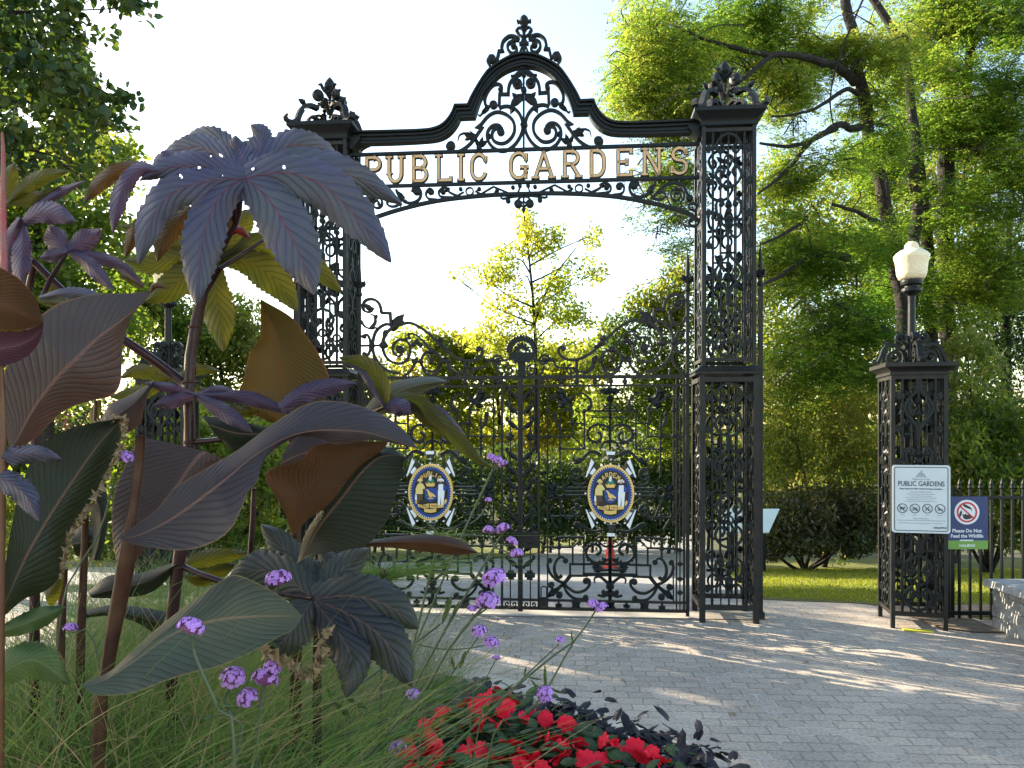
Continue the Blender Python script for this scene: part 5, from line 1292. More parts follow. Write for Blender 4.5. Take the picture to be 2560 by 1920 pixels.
def bush(name, label, cat, px, py, d, m, blobs, n, L, W_, seed, group=None, t0=0, t1=.8, gap=-.4, gf=2.0, trunk=None, droop=.3, hexa=False, tf=.9):
    b = P(px, py, d); z = tz(d)
    t = thing(name, label, cat, (b.x, d, z), 0, group)
    rng = np.random.default_rng(seed + 100)
    mb = MB()
    if trunk:
        for pts, r0, r1 in trunk: tube(mb, crs(pts, 20), np.linspace(r0, r1, 20), 8)
        tc = crs(trunk[0][0], 40)
        for q in blobs: twigs(rng, mb, [q], tc[np.argmin(np.abs(tc[:, 2] - (q[2] - .45 * math.hypot(q[0] - tc[20][0], q[1] - tc[20][1]) - .3)))], .022)
    else:
        for q in blobs:
            tube(mb, crs([(b.x + rng.uniform(-.05, .05), d + rng.uniform(-.05, .05), z - .05), ((b.x + q[0]) / 2, (d + q[1]) / 2, (z + q[2]) / 2 - .1), (q[0], q[1], q[2])], 8), np.linspace(.05, .012, 8), 5)
    mb.build('trunk' if trunk else 'branches', M['bark'], t, world=True, smooth=True)
    crown('crown' if trunk else 'foliage', m, t, blobs, n, L, W_, seed, droop, t0, t1, gap, gf, hexa, tf=tf)
    return t
SH = 'shrubs along the right lawn'
bush('garden_shrub', 'bright yellow-green shrub with drooping sprays between the right tall pillar and the lamp pillar', 'shrub', 2060, 1385, 17.6, M['lf_shrub'],
     [Bp(1960, 960, 17, 90, 90, 1.0), Bp(2080, 1010, 17, 110, 100, 1.1), Bp(2160, 1100, 17, 90, 110, 1.0), Bp(1990, 1080, 16.8, 110, 80, 1.0), Bp(2080, 1150, 16.7, 120, 80, 1.0), Bp(1930, 1140, 17, 60, 90, .9), Bp(2060, 1290, 17.4, 150, 110, 1.0)], 26000, .12, .045, 21, SH, .15, .95, -.3, 2.4, droop=.9)
bush('rhododendron', 'low grey-green rhododendron with brownish leaf tips beside the slanted information panel', 'shrub', 2010, 1392, 16.6, M['lf_grey'],
     [Bp(1950, 1300, 16.3, 80, 80, .8), Bp(2050, 1270, 16.4, 90, 70, .9), Bp(2150, 1290, 16.5, 80, 85, .8), Bp(2000, 1350, 16.1, 110, 40, .7), Bp(2120, 1350, 16.2, 90, 40, .7), Bp(1915, 1360, 16.3, 40, 40, .6)], 22000, .13, .045, 22, SH, .1, .95, -.4, 2.6)
bush('leafy_shrub', 'tall leafy green shrub behind the fence and the navy sign', 'shrub', 2470, 1395, 14.5, M['lf_shrub'],
     [Bp(2430, 1000, 14.4, 90, 110, .9), Bp(2520, 1080, 14.2, 90, 110, .9), Bp(2400, 1130, 14, 70, 100, .8), Bp(2470, 1210, 13.8, 110, 90, .9), Bp(2560, 1240, 13.8, 70, 100, .8), Bp(2400, 1300, 14, 80, 70, .7), Bp(2510, 1320, 14, 90, 60, .7), Bp(2420, 900, 14.8, 60, 80, .7)], 20000, .13, .055, 23, SH, .0, .9, -.35, 2.2, droop=.5)
bush('evergreen_tree', 'dark evergreen with drooping bronze-tipped sprays at the far right edge', 'tree', 2520, 1330, 21, M['lf_dark'],
     [Bp(2480, 760, 21, 120, 110, 1.6), Bp(2560, 860, 21, 110, 110, 1.6), Bp(2440, 930, 21, 110, 120, 1.6), Bp(2540, 1030, 21, 110, 110, 1.6), Bp(2430, 1100, 21, 130, 120, 1.6), Bp(2600, 700, 21, 100, 140, 1.6), Bp(2580, 1180, 21, 140, 120, 1.6)], 26000, .15, .05, 24, None, 0, 1, -.3, 1.6, trunk=[([P(2520, 1330, 21), P(2515, 1000, 21), P(2520, 700, 21), P(2525, 520, 21)], .2, .06)], droop=.8)
bush('leafy_shrub', 'green leafy shrub beyond the left short pillar, seen between the purple stems', 'shrub', 520, 1400, 10.5, M['lf_shrub'],
     [Bp(330, 1130, 10.5, 120, 110, .8), Bp(470, 1090, 10.6, 110, 110, .8), Bp(600, 1120, 10.5, 110, 100, .8), Bp(700, 1180, 10.4, 80, 90, .7), Bp(400, 1230, 10.4, 130, 80, .8), Bp(560, 1240, 10.4, 130, 80, .8), Bp(220, 1200, 10.6, 110, 110, .8), Bp(300, 1340, 10.4, 120, 70, .7), Bp(470, 1350, 10.4, 120, 70, .7), Bp(630, 1340, 10.4, 110, 70, .7), Bp(130, 1320, 10.6, 120, 90, .8), Bp(20, 1280, 10.8, 120, 110, .8)], 26000, .10, .05, 25, None, .0, .7, -.4, 2.2)
# trees in the garden beyond the gate
YT = 'trees in the garden beyond the gates'
bush('young_tree', 'slender young tree turning orange, its open crown seen against the sky above the gates', 'tree', 1338, 1330, 25, M['lf_autumn'],
     [Bp(1312, 560, 25, 36, 50, .7, .8), Bp(1345, 610, 25, 60, 46, .9), Bp(1270, 640, 25, 55, 40, .8, .7), Bp(1205, 690, 25, 90, 34, .9, 1.1), Bp(1150, 700, 25, 40, 26, .6, .8), Bp(1310, 690, 25, 80, 40, 1), Bp(1400, 590, 25, 36, 36, .6, .7), Bp(1430, 650, 25, 60, 44, .8, .7), Bp(1475, 590, 25, 36, 40, .6, .9), Bp(1490, 680, 25, 36, 30, .6, .8), Bp(1400, 715, 25, 80, 44, 1), Bp(1290, 770, 25, 110, 44, 1.2), Bp(1420, 790, 25, 90, 44, 1.2), Bp(1240, 840, 25, 110, 50, 1.3), Bp(1370, 870, 25, 120, 60, 1.3)], 13000, .15, .075, 31, YT, .0, .55, -.25, 1.7,
     trunk=[([P(1340, 1330, 25), P(1340, 1000, 25), P(1336, 800, 25), P(1322, 640, 25), P(1308, 520, 25)], .11, .02), ([P(1338, 800, 25), P(1380, 700, 25), P(1440, 620, 25)], .05, .015)])
bush('feathery_tree', 'yellow-green feathery tree rising beside the right tall pillar behind the gate scrolls', 'tree', 1680, 1330, 22, M['lf_locust'],
     [Bp(1700, 690, 22, 60, 60, .9, .7), Bp(1640, 760, 22, 90, 60, .7), Bp(1570, 830, 22, 90, 60, .7), Bp(1700, 830, 22, 80, 90, .7), Bp(1500, 900, 22, 90, 60, .7), Bp(1610, 920, 22, 120, 80, .7), Bp(1720, 980, 22, 80, 100, .7), Bp(1560, 1020, 22, 130, 80, .7), Bp(1660, 1090, 22, 110, 80, .7), Bp(1830, 980, 22, 110, 140, .7), Bp(1820, 780, 22, 90, 110, .7), Bp(1840, 1150, 22, 100, 80, .7)], 28000, .16, .07, 32, YT, .2, .9, -.45, 1.7,
     trunk=[([P(1700, 1340, 22), P(1695, 1050, 22), P(1690, 850, 22), P(1700, 700, 22)], .12, .03)], droop=.6)
bush('golden_tree', 'low golden-yellow tree filling the view through the upper gate panels', 'tree', 1250, 1330, 28, M['lf_autumn'],
     [Bp(1060, 860, 28, 110, 50, .7), Bp(1180, 890, 28, 130, 60, .7), Bp(1420, 910, 28, 110, 60, .7), Bp(1040, 960, 28, 120, 70, .7), Bp(1180, 990, 28, 130, 80, .7), Bp(1320, 980, 28, 130, 80, .7), Bp(1440, 1020, 28, 110, 80, .7), Bp(1120, 1080, 28, 160, 60, .7), Bp(1330, 1090, 28, 170, 60, .7)], 21000, .22, .12, 33, YT, 0, .62, -.6, 1.3, trunk=[([P(1250, 1340, 28), P(1250, 1100, 28), P(1240, 950, 28)], .14, .05)])
bush('green_tree', 'rounded mid-green tree behind the left tall pillar and the tall purple stem', 'tree', 560, 1340, 24, M['lf_shrub'],
     [Bp(600, 790, 24, 60, 60, 1.1, .8), Bp(530, 860, 24, 110, 80, 1.4), Bp(640, 880, 24, 100, 80, 1.4), Bp(420, 820, 24, 100, 100, 1.4), Bp(340, 740, 24, 110, 110, 1.5), Bp(720, 960, 24, 110, 70, 1.4), Bp(480, 980, 24, 160, 80, 1.5), Bp(850, 1010, 24, 110, 60, 1.3), Bp(930, 940, 24, 70, 50, 1.1, .7), Bp(640, 1060, 24, 200, 70, 1.5)], 44000, .16, .085, 34, YT, .1, .85, -.5, 1.6, trunk=[([P(560, 1350, 24), P(560, 1050, 24), P(550, 900, 24)], .16, .05)])
hb = [Bp(-60 + i * 100, 1130 + 20 * math.sin(i * 2.1), 21 + .5 * math.sin(i * 1.3), 90, 170, 1.1) for i in range(7)] + [Bp(640 + i * 105, 1205 + 14 * math.sin(i * 1.9), 23 + .5 * math.sin(i * 2.3), 90, 95, 1.1) for i in range(11)] + [Bp(620 + i * 105, 1310, 22.4, 90, 55, .8) for i in range(11)] + [Bp(1770, 1200, 23, 80, 110, 1)]
h = thing('hedge', 'dense dark green hedge behind the lower half of the gates', 'hedge', (P(1150, 1300, 22.6).x, 22.6, tz(22.6)))
crown('foliage', M['lf_dark'], h, hb, 60000, .16, .09, 35, .2, .55, 1, -.8, 1.8)
mb = MB(); rng = np.random.default_rng(9)
for q in hb: tube(mb, crs([(q[0], q[1], tz(q[1]) - .05), (q[0] + .1, q[1], q[2] - .3), (q[0], q[1], q[2])], 6), np.linspace(.06, .02, 6), 5)
mb.build('branches', M['bark'], h, world=True)
bush('green_tree', 'broad light green tree filling the space behind the locust trunks at right', 'tree', 2150, 1340, 25, M['lf_shrub'],
     [Bp(1960, 480, 25, 110, 110, 1.6, .8), Bp(2080, 600, 25, 150, 130, 2), Bp(1960, 720, 25, 130, 130, 2), Bp(2200, 720, 25, 150, 140, 2), Bp(2060, 880, 25, 170, 130, 2), Bp(2260, 920, 25, 150, 130, 2), Bp(2330, 560, 25, 140, 140, 2), Bp(2180, 450, 25, 120, 100, 1.6), Bp(1900, 900, 25, 100, 120, 1.6), Bp(2120, 1060, 25, 200, 120, 2), Bp(2450, 700, 25, 130, 200, 2), Bp(2420, 380, 25, 130, 120, 1.8)], 60000, .17, .085, 36, YT, .2, .95, -.4, 1.2, trunk=[([P(2150, 1350, 25), P(2150, 1000, 25), P(2140, 800, 25)], .2, .08)])
# left side
LT = 'broad-leaved trees at the upper left'
sx = P(-330, 500, 9.6)
lt = thing('linden_tree', 'near linden with large dark leaves overhanging the upper left corner', 'tree', (sx.x, 9.6, tz(9.6)), 0, LT)
LB = [Bp(40, -20, 9.2, 200, 90, .9), Bp(180, 60, 9, 110, 60, .6), Bp(60, 110, 9.1, 150, 90, .8), Bp(230, 30, 9, 60, 40, .4, .8), Bp(150, 170, 9, 110, 60, .7), Bp(60, 220, 9.1, 120, 70, .8), Bp(210, 215, 9, 100, 40, .5), Bp(290, 255, 8.9, 65, 20, .3, .8), Bp(310, 235, 8.9, 60, 14, .2, .8), Bp(270, 300, 8.9, 80, 24, .4, .8), Bp(150, 290, 9, 130, 60, .7), Bp(40, 340, 9.1, 110, 70, .8), Bp(190, 370, 9, 110, 50, .7), Bp(330, 20, 8.9, 60, 22, .3, .9), Bp(290, -30, 8.9, 90, 40, .4), Bp(90, 440, 9.2, 120, 60, .8), Bp(-150, 100, 9.3, 220, 260, 1.3), Bp(-180, 400, 9.3, 200, 220, 1.2), Bp(-60, -150, 9.3, 300, 140, 1.2), Bp(250, 130, 9, 40, 26, .3, .7), Bp(-560, 250, 9.3, 330, 330, 2.0, .5), Bp(-700, 600, 9, 330, 260, 2.0, .5), Bp(-950, 250, 9, 350, 350, 2.2, .5), Bp(-420, 620, 9.3, 220, 200, 1.5, .5)]
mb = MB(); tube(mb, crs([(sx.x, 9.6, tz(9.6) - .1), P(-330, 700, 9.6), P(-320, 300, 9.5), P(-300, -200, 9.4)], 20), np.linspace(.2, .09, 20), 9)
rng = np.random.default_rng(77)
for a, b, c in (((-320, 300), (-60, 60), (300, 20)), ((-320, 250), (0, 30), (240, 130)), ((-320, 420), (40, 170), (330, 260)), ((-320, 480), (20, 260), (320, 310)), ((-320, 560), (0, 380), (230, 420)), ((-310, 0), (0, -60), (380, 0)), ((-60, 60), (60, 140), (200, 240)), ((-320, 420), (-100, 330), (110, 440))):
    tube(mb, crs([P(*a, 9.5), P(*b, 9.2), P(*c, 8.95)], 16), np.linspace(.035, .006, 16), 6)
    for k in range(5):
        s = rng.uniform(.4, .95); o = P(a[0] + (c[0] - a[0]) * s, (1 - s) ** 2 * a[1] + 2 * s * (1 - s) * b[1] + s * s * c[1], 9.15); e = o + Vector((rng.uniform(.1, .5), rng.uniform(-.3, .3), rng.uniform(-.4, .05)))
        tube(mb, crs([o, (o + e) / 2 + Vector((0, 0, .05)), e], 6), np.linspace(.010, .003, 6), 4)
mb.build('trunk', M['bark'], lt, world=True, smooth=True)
crown('crown', M['lf_linden'], lt, LB, 15000, .115, .088, 41, .9, 0, .8, -.30, 2.2, True, 2.0, 1.4)
bush('maple_tree', 'second broad-leaved tree with paler leaves behind the near linden at left', 'tree', 120, 1330, 17, M['lf_shrub'],
     [Bp(250, 420, 17, 90, 70, 1.2), Bp(300, 380, 17, 50, 50, .8, .8), Bp(140, 480, 17, 130, 90, 1.5), Bp(20, 560, 17, 130, 120, 1.5), Bp(220, 560, 17, 110, 80, 1.3), Bp(310, 660, 17, 80, 70, 1.1), Bp(160, 700, 17, 150, 100, 1.6), Bp(0, 780, 17, 150, 120, 1.6), Bp(250, 830, 17, 130, 100, 1.5), Bp(90, 930, 17, 160, 110, 1.5), Bp(-140, 600, 17, 150, 200, 1.8)], 26000, .14, .10, 42, LT, 0, .55, -.35, 1.6,
     trunk=[([P(120, 1340, 17), P(115, 1000, 17), P(100, 700, 17), P(90, 500, 17)], .2, .06)], hexa=True)
bush('maple_tree', 'tall far tree showing in patches behind the two broad-leaved trees at left', 'tree', 30, 1300, 32, M['lf_linden'],
     [Bp(60, 140, 32, 150, 130, 2.2), Bp(180, 250, 32, 110, 100, 1.8), Bp(160, 420, 32, 140, 110, 2.0), Bp(80, 600, 32, 170, 150, 2.5), Bp(40, 820, 32, 220, 150, 2.5), Bp(-60, 330, 32, 110, 120, 2)], 22000, .30, .22, 43, LT, 0, .8, -.4, .9,
     trunk=[([P(30, 1310, 32), P(20, 900, 32), P(0, 500, 32), P(-20, 200, 32)], .4, .1)], hexa=True)
t = bush('linden_tree', 'unseen spreading linden added beyond the left edge to shade the bed and paving', 'tree', -1250, 1300, 7.5, M['lf_linden'],  # out-of-view tree added only to throw shade on the bed and paving
     [(-9.5, 8.0, 5.6, 2.2, 2.6, 2.0, 1), (-8.0, 6.2, 4.6, 1.7, 1.8, 1.5, 1), (-11.5, 10.5, 6.4, 2.6, 2.4, 2.0, 1), (-12.0, 7.5, 6.8, 2.4, 2.4, 1.8, 1), (-10.0, 5.0, 5.2, 2.0, 2.0, 1.8, 1), (-9.8, 11.5, 5.4, 1.8, 1.8, 1.4, 1), (-8.5, 3.5, 4.4, 1.8, 1.6, 1.5, 1)], 11500, .20, .15, 44, LT, 0, .7, -.3, 1.0,
     trunk=[([(-10.2, 7.5, 0), (-10.2, 7.5, 3), (-10, 7.6, 5), (-9.8, 7.8, 7)], .3, .1)], hexa=True)
# more trees far behind everything
rng = np.random.default_rng(51); dw = []
for i in range(46):
    x = -75 + i * 3.4 + rng.uniform(-1, 1); y = rng.uniform(52, 66); dw.append((x, y, tz(y) + rng.uniform(3.5, 6.5), 3.2, 2.5, rng.uniform(4.5, 6.5), 1))
o = crown('distant_trees', M['lf_shrub'], None, dw, 60000, .55, .36, 52, .3, 0, .7, -.9, .6); tag(o, 'band of far green woodland seen low between the nearer trees', kind='stuff')
# short grass on the lawns
rng = np.random.default_rng(61); pts = []
poly_l = [gh(1893, 1497), gh(2190, 1511), (4.0, 6.95), (7.5, 6.95), (11, 17), gh(1790, 1394)]
def inside(p, pl):
    c = np.zeros(len(p), bool)
    for i in range(len(pl)):
        (x1, y1), (x2, y2) = pl[i], pl[(i + 1) % len(pl)]
        c ^= ((y1 > p[:, 1]) != (y2 > p[:, 1])) & (p[:, 0] < (x2 - x1) * (p[:, 1] - y1) / (y2 - y1 + 1e-12) + x1)
    return c
p = np.stack([rng.uniform(1.5, 11, 160000), 6.4 + 10.6 * rng.random(160000) ** 1.4], 1); p = p[inside(p, poly_l)][:60000]
z = np.array([tz(y) for y in p[:, 1]]) + .012; k = len(p); base = np.c_[p, z]
d = unit(np.c_[rng.normal(size=(k, 2)) * .5, np.ones(k)]); s = unit(np.cross(d, rng.normal(size=(k, 3))))
M['lf_grass'] = leafmat('grass_blade', [(.07, .095, .010), (.11, .13, .014), (.16, .165, .025)], [(.26, .34, .015), (.38, .42, .02), (.46, .45, .05)], .45)
o = leaf_mesh('lawn_grass', M['lf_grass'], None, base, d, s, rng.uniform(.02, .045, k), np.full(k, .010), .5 + .35 * nz3(base, 1.2) + .15 * rng.normal(size=k)); tag(o, 'short mown grass on the sunlit lawn', kind='stuff')
# ------------------------------------------------------------------ the flower bed in front
M['canna_dark'] = bladmat('canna_dark', (.026, .022, .031), (.046, .048, .049), (.15, .085, .07), (.20, .09, .04), .2, .4, 24, 6, edge=(.16, .09, .05), bump=.9)
M['canna_green'] = bladmat('canna_green', (.036, .042, .038), (.062, .085, .062), (.18, .14, .09), (.24, .20, .06), .22, .4, 22, 6, edge=(.2, .16, .06), bump=.7)
M['canna_deep'] = bladmat('canna_deep', (.009, .016, .009), (.018, .026, .018), (.13, .065, .045), (.05, .06, .02), .15, .42, 24, 6, bump=.7)
M['canna_copper'] = bladmat('canna_copper', (.035, .020, .012), (.055, .036, .016), (.09, .022, .018), (.17, .105, .016), .42, .4, 26, 9, edge=(.3, .08, .06), bump=.6)
M['canna_bronze'] = bladmat('canna_bronze', (.028, .016, .010), (.045, .025, .014), (.07, .02, .015), (.16, .075, .025), .3, .4, 26, 8, edge=(.16, .05, .03), bump=.6)
M['castor_top'] = bladmat('castor_top', (.062, .056, .118), (.080, .088, .112), (.12, .045, .075), (.16, .16, .06), .2, .42, 10, 2.6, bump=1.3, quilt=.2)
M['castor_purple'] = bladmat('castor_purple', (.060, .046, .09), (.085, .07, .12), (.12, .05, .08), (.3, .14, .2), .25, .45, 10, 2.6, bump=1.3, quilt=.2)
M['castor_under'] = bladmat('castor_under', (.06, .06, .014), (.075, .072, .018), (.10, .03, .025), (.25, .24, .018), .55, .5, 10, 2.6, bump=1.3, quilt=.2)
M['castor_rust'] = bladmat('castor_rust', (.08, .045, .015), (.09, .06, .02), (.12, .03, .02), (.2, .1, .02), .45, .5, 10, 2.6, bump=1.3, quilt=.2)
M['castor_dark'] = bladmat('castor_dark', (.032, .036, .045), (.052, .060, .052), (.11, .07, .07), (.14, .16, .06), .18, .4, 10, 2.6, bump=1.3, quilt=.2, blot=(.03, .03, .015))
M['herb_green'] = bladmat('herb_green', (.045, .085, .03), (.07, .12, .045), (.10, .15, .06), (.2, .3, .06), .3, .5, 16, 4, bump=.5)
M['red_leaf'] = bladmat('red_leaf', (.16, .008, .012), (.22, .02, .02), (.1, .01, .01), (.5, .05, .04), .4, .4, 13, 3, bump=.6)
M['stem_maroon'] = mat('stem_maroon', (.014, .003, .006), .3, noise=(.045, .010, .011), bump=.3, scale=14, spec=.35)
M['stem_tan'] = mat('stem_tan', (.032, .008, .006), .45, spec=.25, noise=(.085, .04, .018), bump=.3, scale=16)
M['stem_pink'] = mat('stem_pink', (.34, .035, .05), .45, noise=(.24, .10, .09), bump=.5, scale=30)
M['stem_orange'] = mat('stem_orange', (.15, .07, .018), .45, noise=(.10, .025, .012), scale=14)
M['stem_green'] = mat('stem_green', (.06, .10, .045), .5, noise=(.09, .10, .06), scale=30)
M['dry'] = mat('dry_leaf', (.28, .19, .10), .85, noise=(.42, .31, .18), bump=.8, scale=60)
M['spent'] = mat('spent_flower', (.2, .05, .03), .8, noise=(.3, .2, .1), bump=.6, scale=60)

def dep(d, n):
    if not hasattr(d, '__len__'): return np.full(n, float(d))
    return np.interp(np.linspace(0, 1, n), np.linspace(0, 1, len(d)), d)

def blade(mb, L, Mm, Rr, d, dl=.03, dr=.03, n=60, m=8, wav=0.0, arch=.0, ph=0.0, tooth=0, tamp=.0, holes=()):
    """a broad leaf skinned over left edge, midrib and right edge"""
    l, c, r = crs(L, n), crs(Mm, n), crs(Rr, n); D = dep(d, n); DL, DR = dep(dl, n), dep(dr, n)
    b = len(mb.v); u = np.linspace(0, 1, n); vs = []; fs = []
    for i in range(n):
        k = 1.0
        if tooth: k = 1 - .10 * max(0, math.sin(u[i] * 31 + ph * 5) * math.sin(u[i] * 17 + ph * 3)) ** 2 - tamp * ((u[i] * tooth) % 1.0) * min(1, 6 * (1 - u[i]))
        for j in range(-m, m + 1):
            v = j / m; e = l[i] if v < 0 else r[i]; a = abs(v)
            kk = 1 - (1 - k) * a ** 4
            q = c[i] + (e - c[i]) * a * kk
            z = D[i] + (DL[i] if v < 0 else DR[i]) * a ** 1.6 + arch * math.sin(math.pi * u[i]) * (1 - a * a) + wav * math.sin(u[i] * 13 + ph + (1.7 if v < 0 else 0)) * a * a * math.sin(math.pi * u[i])
            vs.append(P(q[0], q[1], z)); mb.uv.append((u[i], v))
    w = 2 * m + 1
    for i in range(n - 1):
        for j in range(2 * m):
            f = (i * w + j, i * w + j + 1, (i + 1) * w + j + 1, (i + 1) * w + j)
            if holes:
                p = vs[f[0]]; x, y = CX + p.x / p.y * F, HY - (p.z - EYE) / p.y * F
                if any((x - hx) ** 2 + (y - hy) ** 2 < hr_ * hr_ for hx, hy, hr_ in holes): continue
            fs.append(f)
    mb.add(vs, fs)

def lobe(mb, mid, d, hw, base=.30, fold=.022, n=66, m=6, tooth=17, tamp=.15, wav=.016, holes=(), ph=0.0):
    c = crs(mid, n); t = np.gradient(c, axis=0); t /= np.linalg.norm(t, axis=1)[:, None] + 1e-9
    nr = np.stack([-t[:, 1], t[:, 0]], 1); u = np.linspace(0, 1, n)
    w = hw * (base + (1 - base) * np.sin(np.clip(u / .58, 0, 1) * math.pi / 2)) * np.where(u > .5, np.cos(np.clip((u - .5) / .5, 0, 1) * math.pi / 2) ** .85, 1)
    blade(mb, c - nr * w[:, None], c, c + nr * w[:, None], d, fold, fold, n, m, wav, 0, ph, tooth, tamp, holes)

def crs_id(p, n): return np.array(p)
def castor_leaf(parent, m, lobes, label=None, holes=()):
    cl_ = {}
    for q in lobes: cl_.setdefault(tuple(q[0][0]), []).append(q)
    if len(cl_) > 1:
        return [castor_leaf(parent, m, v, label, holes) for v in cl_.values()]
    mb = MB()
    for i, q in enumerate(lobes): lobe(mb, q[0], [z + .0015 * (i % 4) for z in (q[1] if hasattr(q[1], '__len__') else [q[1], q[1]])], q[2], holes=holes, ph=i * 1.3, **(q[3] if len(q) > 3 else {}))
    return mb.build('leaf', M[m], parent, world=True, smooth=True, label=label)

def stem(parent, name, m, pts, d, r, n=10, sm=24):
    """pts in pixels with depth d (one or per point), radius in pixels"""
    D = dep(d, len(pts)); q = [P(x, y, D[i]) for i, (x, y) in enumerate(pts)]
    rr = dep(r, len(pts)) / F * D
    mb = MB(); tube(mb, q, rr, n, sm); return mb.build(name, M[m], parent, world=True, smooth=True)

def plant(name, label, cat, x, y, group=None, z=.12): return thing(name, label, cat, (x, y, z), 0, group)

# ---- castor plants
ct = plant('castor_plant', 'tall castor plant with maroon stem and a huge drooping purple star-shaped leaf on top', 'plant', P(425, 1500, 1.74).x, 1.74, 'castor plants in the flower bed')
stem(ct, 'stem', 'stem_maroon', [(548, 668), (520, 690), (497, 770), (484, 850), (472, 930), (474, 1010), (476, 1100), (468, 1220), (452, 1360), (438, 1480), (430, 1600), (425, 2500)], 1.74, [9, 13, 14, 14, 14.5, 14, 15, 15, 15, 15, 15, 16])
for y, x, r in ((818, 487, 15.2), (955, 472, 16.5), (1106, 476, 16.5), (1418, 446, 16.5)):
    mb = MB(); c = P(x, y, 1.74); lathe(mb, [(r * .98 / F * 1.74, c.z - .003), (r * 1.08 / F * 1.74, c.z), (r * .98 / F * 1.74, c.z + .003)], c.x, c.y, 14); mb.build('node_ring', M['stem_tan'], ct, world=True, smooth=True)
stem(ct, 'leaf_stalk', 'stem_maroon', [(516, 710), (540, 650), (570, 590), (592, 540), (600, 480), (612, 446)], [1.74, 1.72, 1.7, 1.68, 1.64, 1.61], [7, 8, 9, 10, 9, 6])
stem(ct, 'leaf_stalk', 'stem_maroon', [(500, 760), (530, 690), (600, 640), (662, 598)], [1.74, 1.76, 1.8, 1.84], [6, 6, 5, 4])
stem(ct, 'side_branch', 'stem_maroon', [(470, 965), (425, 930), (370, 890), (310, 850), (240, 800), (160, 730), (80, 650)], [1.74, 1.74, 1.72, 1.7, 1.68, 1.66, 1.64], [13, 11, 11, 11, 10, 9, 8])
stem(ct, 'leaf_stalk', 'stem_maroon', [(480, 1106), (540, 1100), (600, 1093), (660, 1085)], [1.74, 1.72, 1.7, 1.7], [7, 7, 6, 5])
stem(ct, 'leaf_stalk', 'stem_maroon', [(455, 1415), (500, 1435), (560, 1455), (640, 1475), (780, 1496)], [1.74, 1.71, 1.69, 1.67, 1.62], [8, 8, 8, 6, 5])
HO = [(529, 395, 3.5), (552, 392, 5), (501, 423, 5), (560, 440, 4.5), (629, 422, 6), (707, 416, 5), (455, 442, 5), (612, 349, 4)]
castor_leaf(ct, 'castor_top', [
    ([(614, 445), (690, 414), (790, 412), (900, 450), (1008, 512)], [1.60, 1.62, 1.64, 1.66, 1.66], 48, dict(base=.66)),
    ([(614, 445), (720, 432), (822, 474), (906, 560), (979, 658)], [1.60, 1.58, 1.55, 1.52, 1.50], 63, dict(base=.66)),
    ([(614, 445), (660, 485), (697, 535), (730, 595), (760, 662), (786, 738)], [1.60, 1.57, 1.53, 1.50, 1.48, 1.47], 73, dict(base=.66)),
    ([(614, 445), (565, 474), (527, 531), (507, 604), (497, 676), (490, 765)], [1.60, 1.57, 1.53, 1.50, 1.48, 1.47], 60, dict(base=.66)),
    ([(614, 445), (506, 456), (434, 482), (391, 528), (367, 580), (346, 662)], [1.60, 1.58, 1.55, 1.52, 1.51, 1.5], 50, dict(base=.66)),
    ([(614, 445), (540, 424), (470, 414), (405, 424), (350, 450)], [1.60, 1.6, 1.6, 1.6, 1.6], 43, dict(base=.66)),
    ([(614, 445), (555, 395), (500, 368), (450, 374), (396, 402)], [1.60, 1.64, 1.68, 1.72, 1.74], 39, dict(base=.66)),
    ([(614, 445), (580, 395), (545, 352), (500, 342), (452, 362)], [1.60, 1.66, 1.72, 1.76, 1.78], 35, dict(base=.66)),
    ([(614, 445), (602, 395), (590, 360), (588, 338)], [1.60, 1.63, 1.66, 1.67], 39, dict(base=.66)),
    ([(614, 445), (622, 400), (648, 362), (650, 332), (627, 311)], [1.60, 1.63, 1.66, 1.68, 1.69], 43, dict(base=.66)),
    ([(614, 445), (675, 392), (735, 362), (800, 372), (850, 400)], [1.60, 1.64, 1.67, 1.69, 1.70], 45, dict(base=.66))], holes=HO)
castor_leaf(ct, 'castor_purple', [([(395, 428), (345, 425), (308, 470), (290, 530), (282, 584)], [1.6, 1.6, 1.58, 1.56, 1.55], 26, dict(base=.5)), ([(440, 395), (415, 395), (385, 430)], 1.62, 24, dict(base=.5))], 'limp mauve leaf at the left of the crown')
castor_leaf(ct, 'castor_rust', [([(360, 415), (300, 425), (250, 460), (207, 510)], [1.66, 1.64, 1.62, 1.6], 24, dict(base=.6)), ([(480, 520), (440, 560), (410, 600), (392, 655)], [1.66, 1.65, 1.64, 1.63], 30, dict(base=.6)), ([(380, 525), (350, 560), (325, 610), (312, 645)], 1.66, 22), ([(560, 490), (565, 540), (560, 590)], 1.66, 22, dict(base=.8))], 'rust-brown undersides of the lower lobes')
castor_leaf(ct, 'castor_under', [
    ([(548, 648), (470, 610), (400, 588), (296, 566)], [1.82, 1.84, 1.85, 1.85], 36), ([(548, 648), (450, 640), (370, 662), (308, 650)], [1.82, 1.83, 1.84, 1.84], 36), ([(548, 648), (480, 680), (420, 722), (362, 755)], [1.82, 1.81, 1.8, 1.8], 46),
    ([(540, 648), (538, 720), (550, 800), (559, 880)], [1.82, 1.8, 1.79, 1.78], 46), ([(548, 648), (620, 655), (690, 702), (744, 778)], [1.82, 1.84, 1.85, 1.85], 48), ([(548, 648), (640, 610), (720, 622), (790, 672), (858, 733)], [1.82, 1.86, 1.88, 1.88, 1.88], 42), ([(548, 648), (590, 572), (640, 525)], [1.82, 1.86, 1.9], 46), ([(548, 648), (510, 590), (470, 540)], [1.82, 1.86, 1.9], 40)], 'olive leaf seen from below with light shining through')
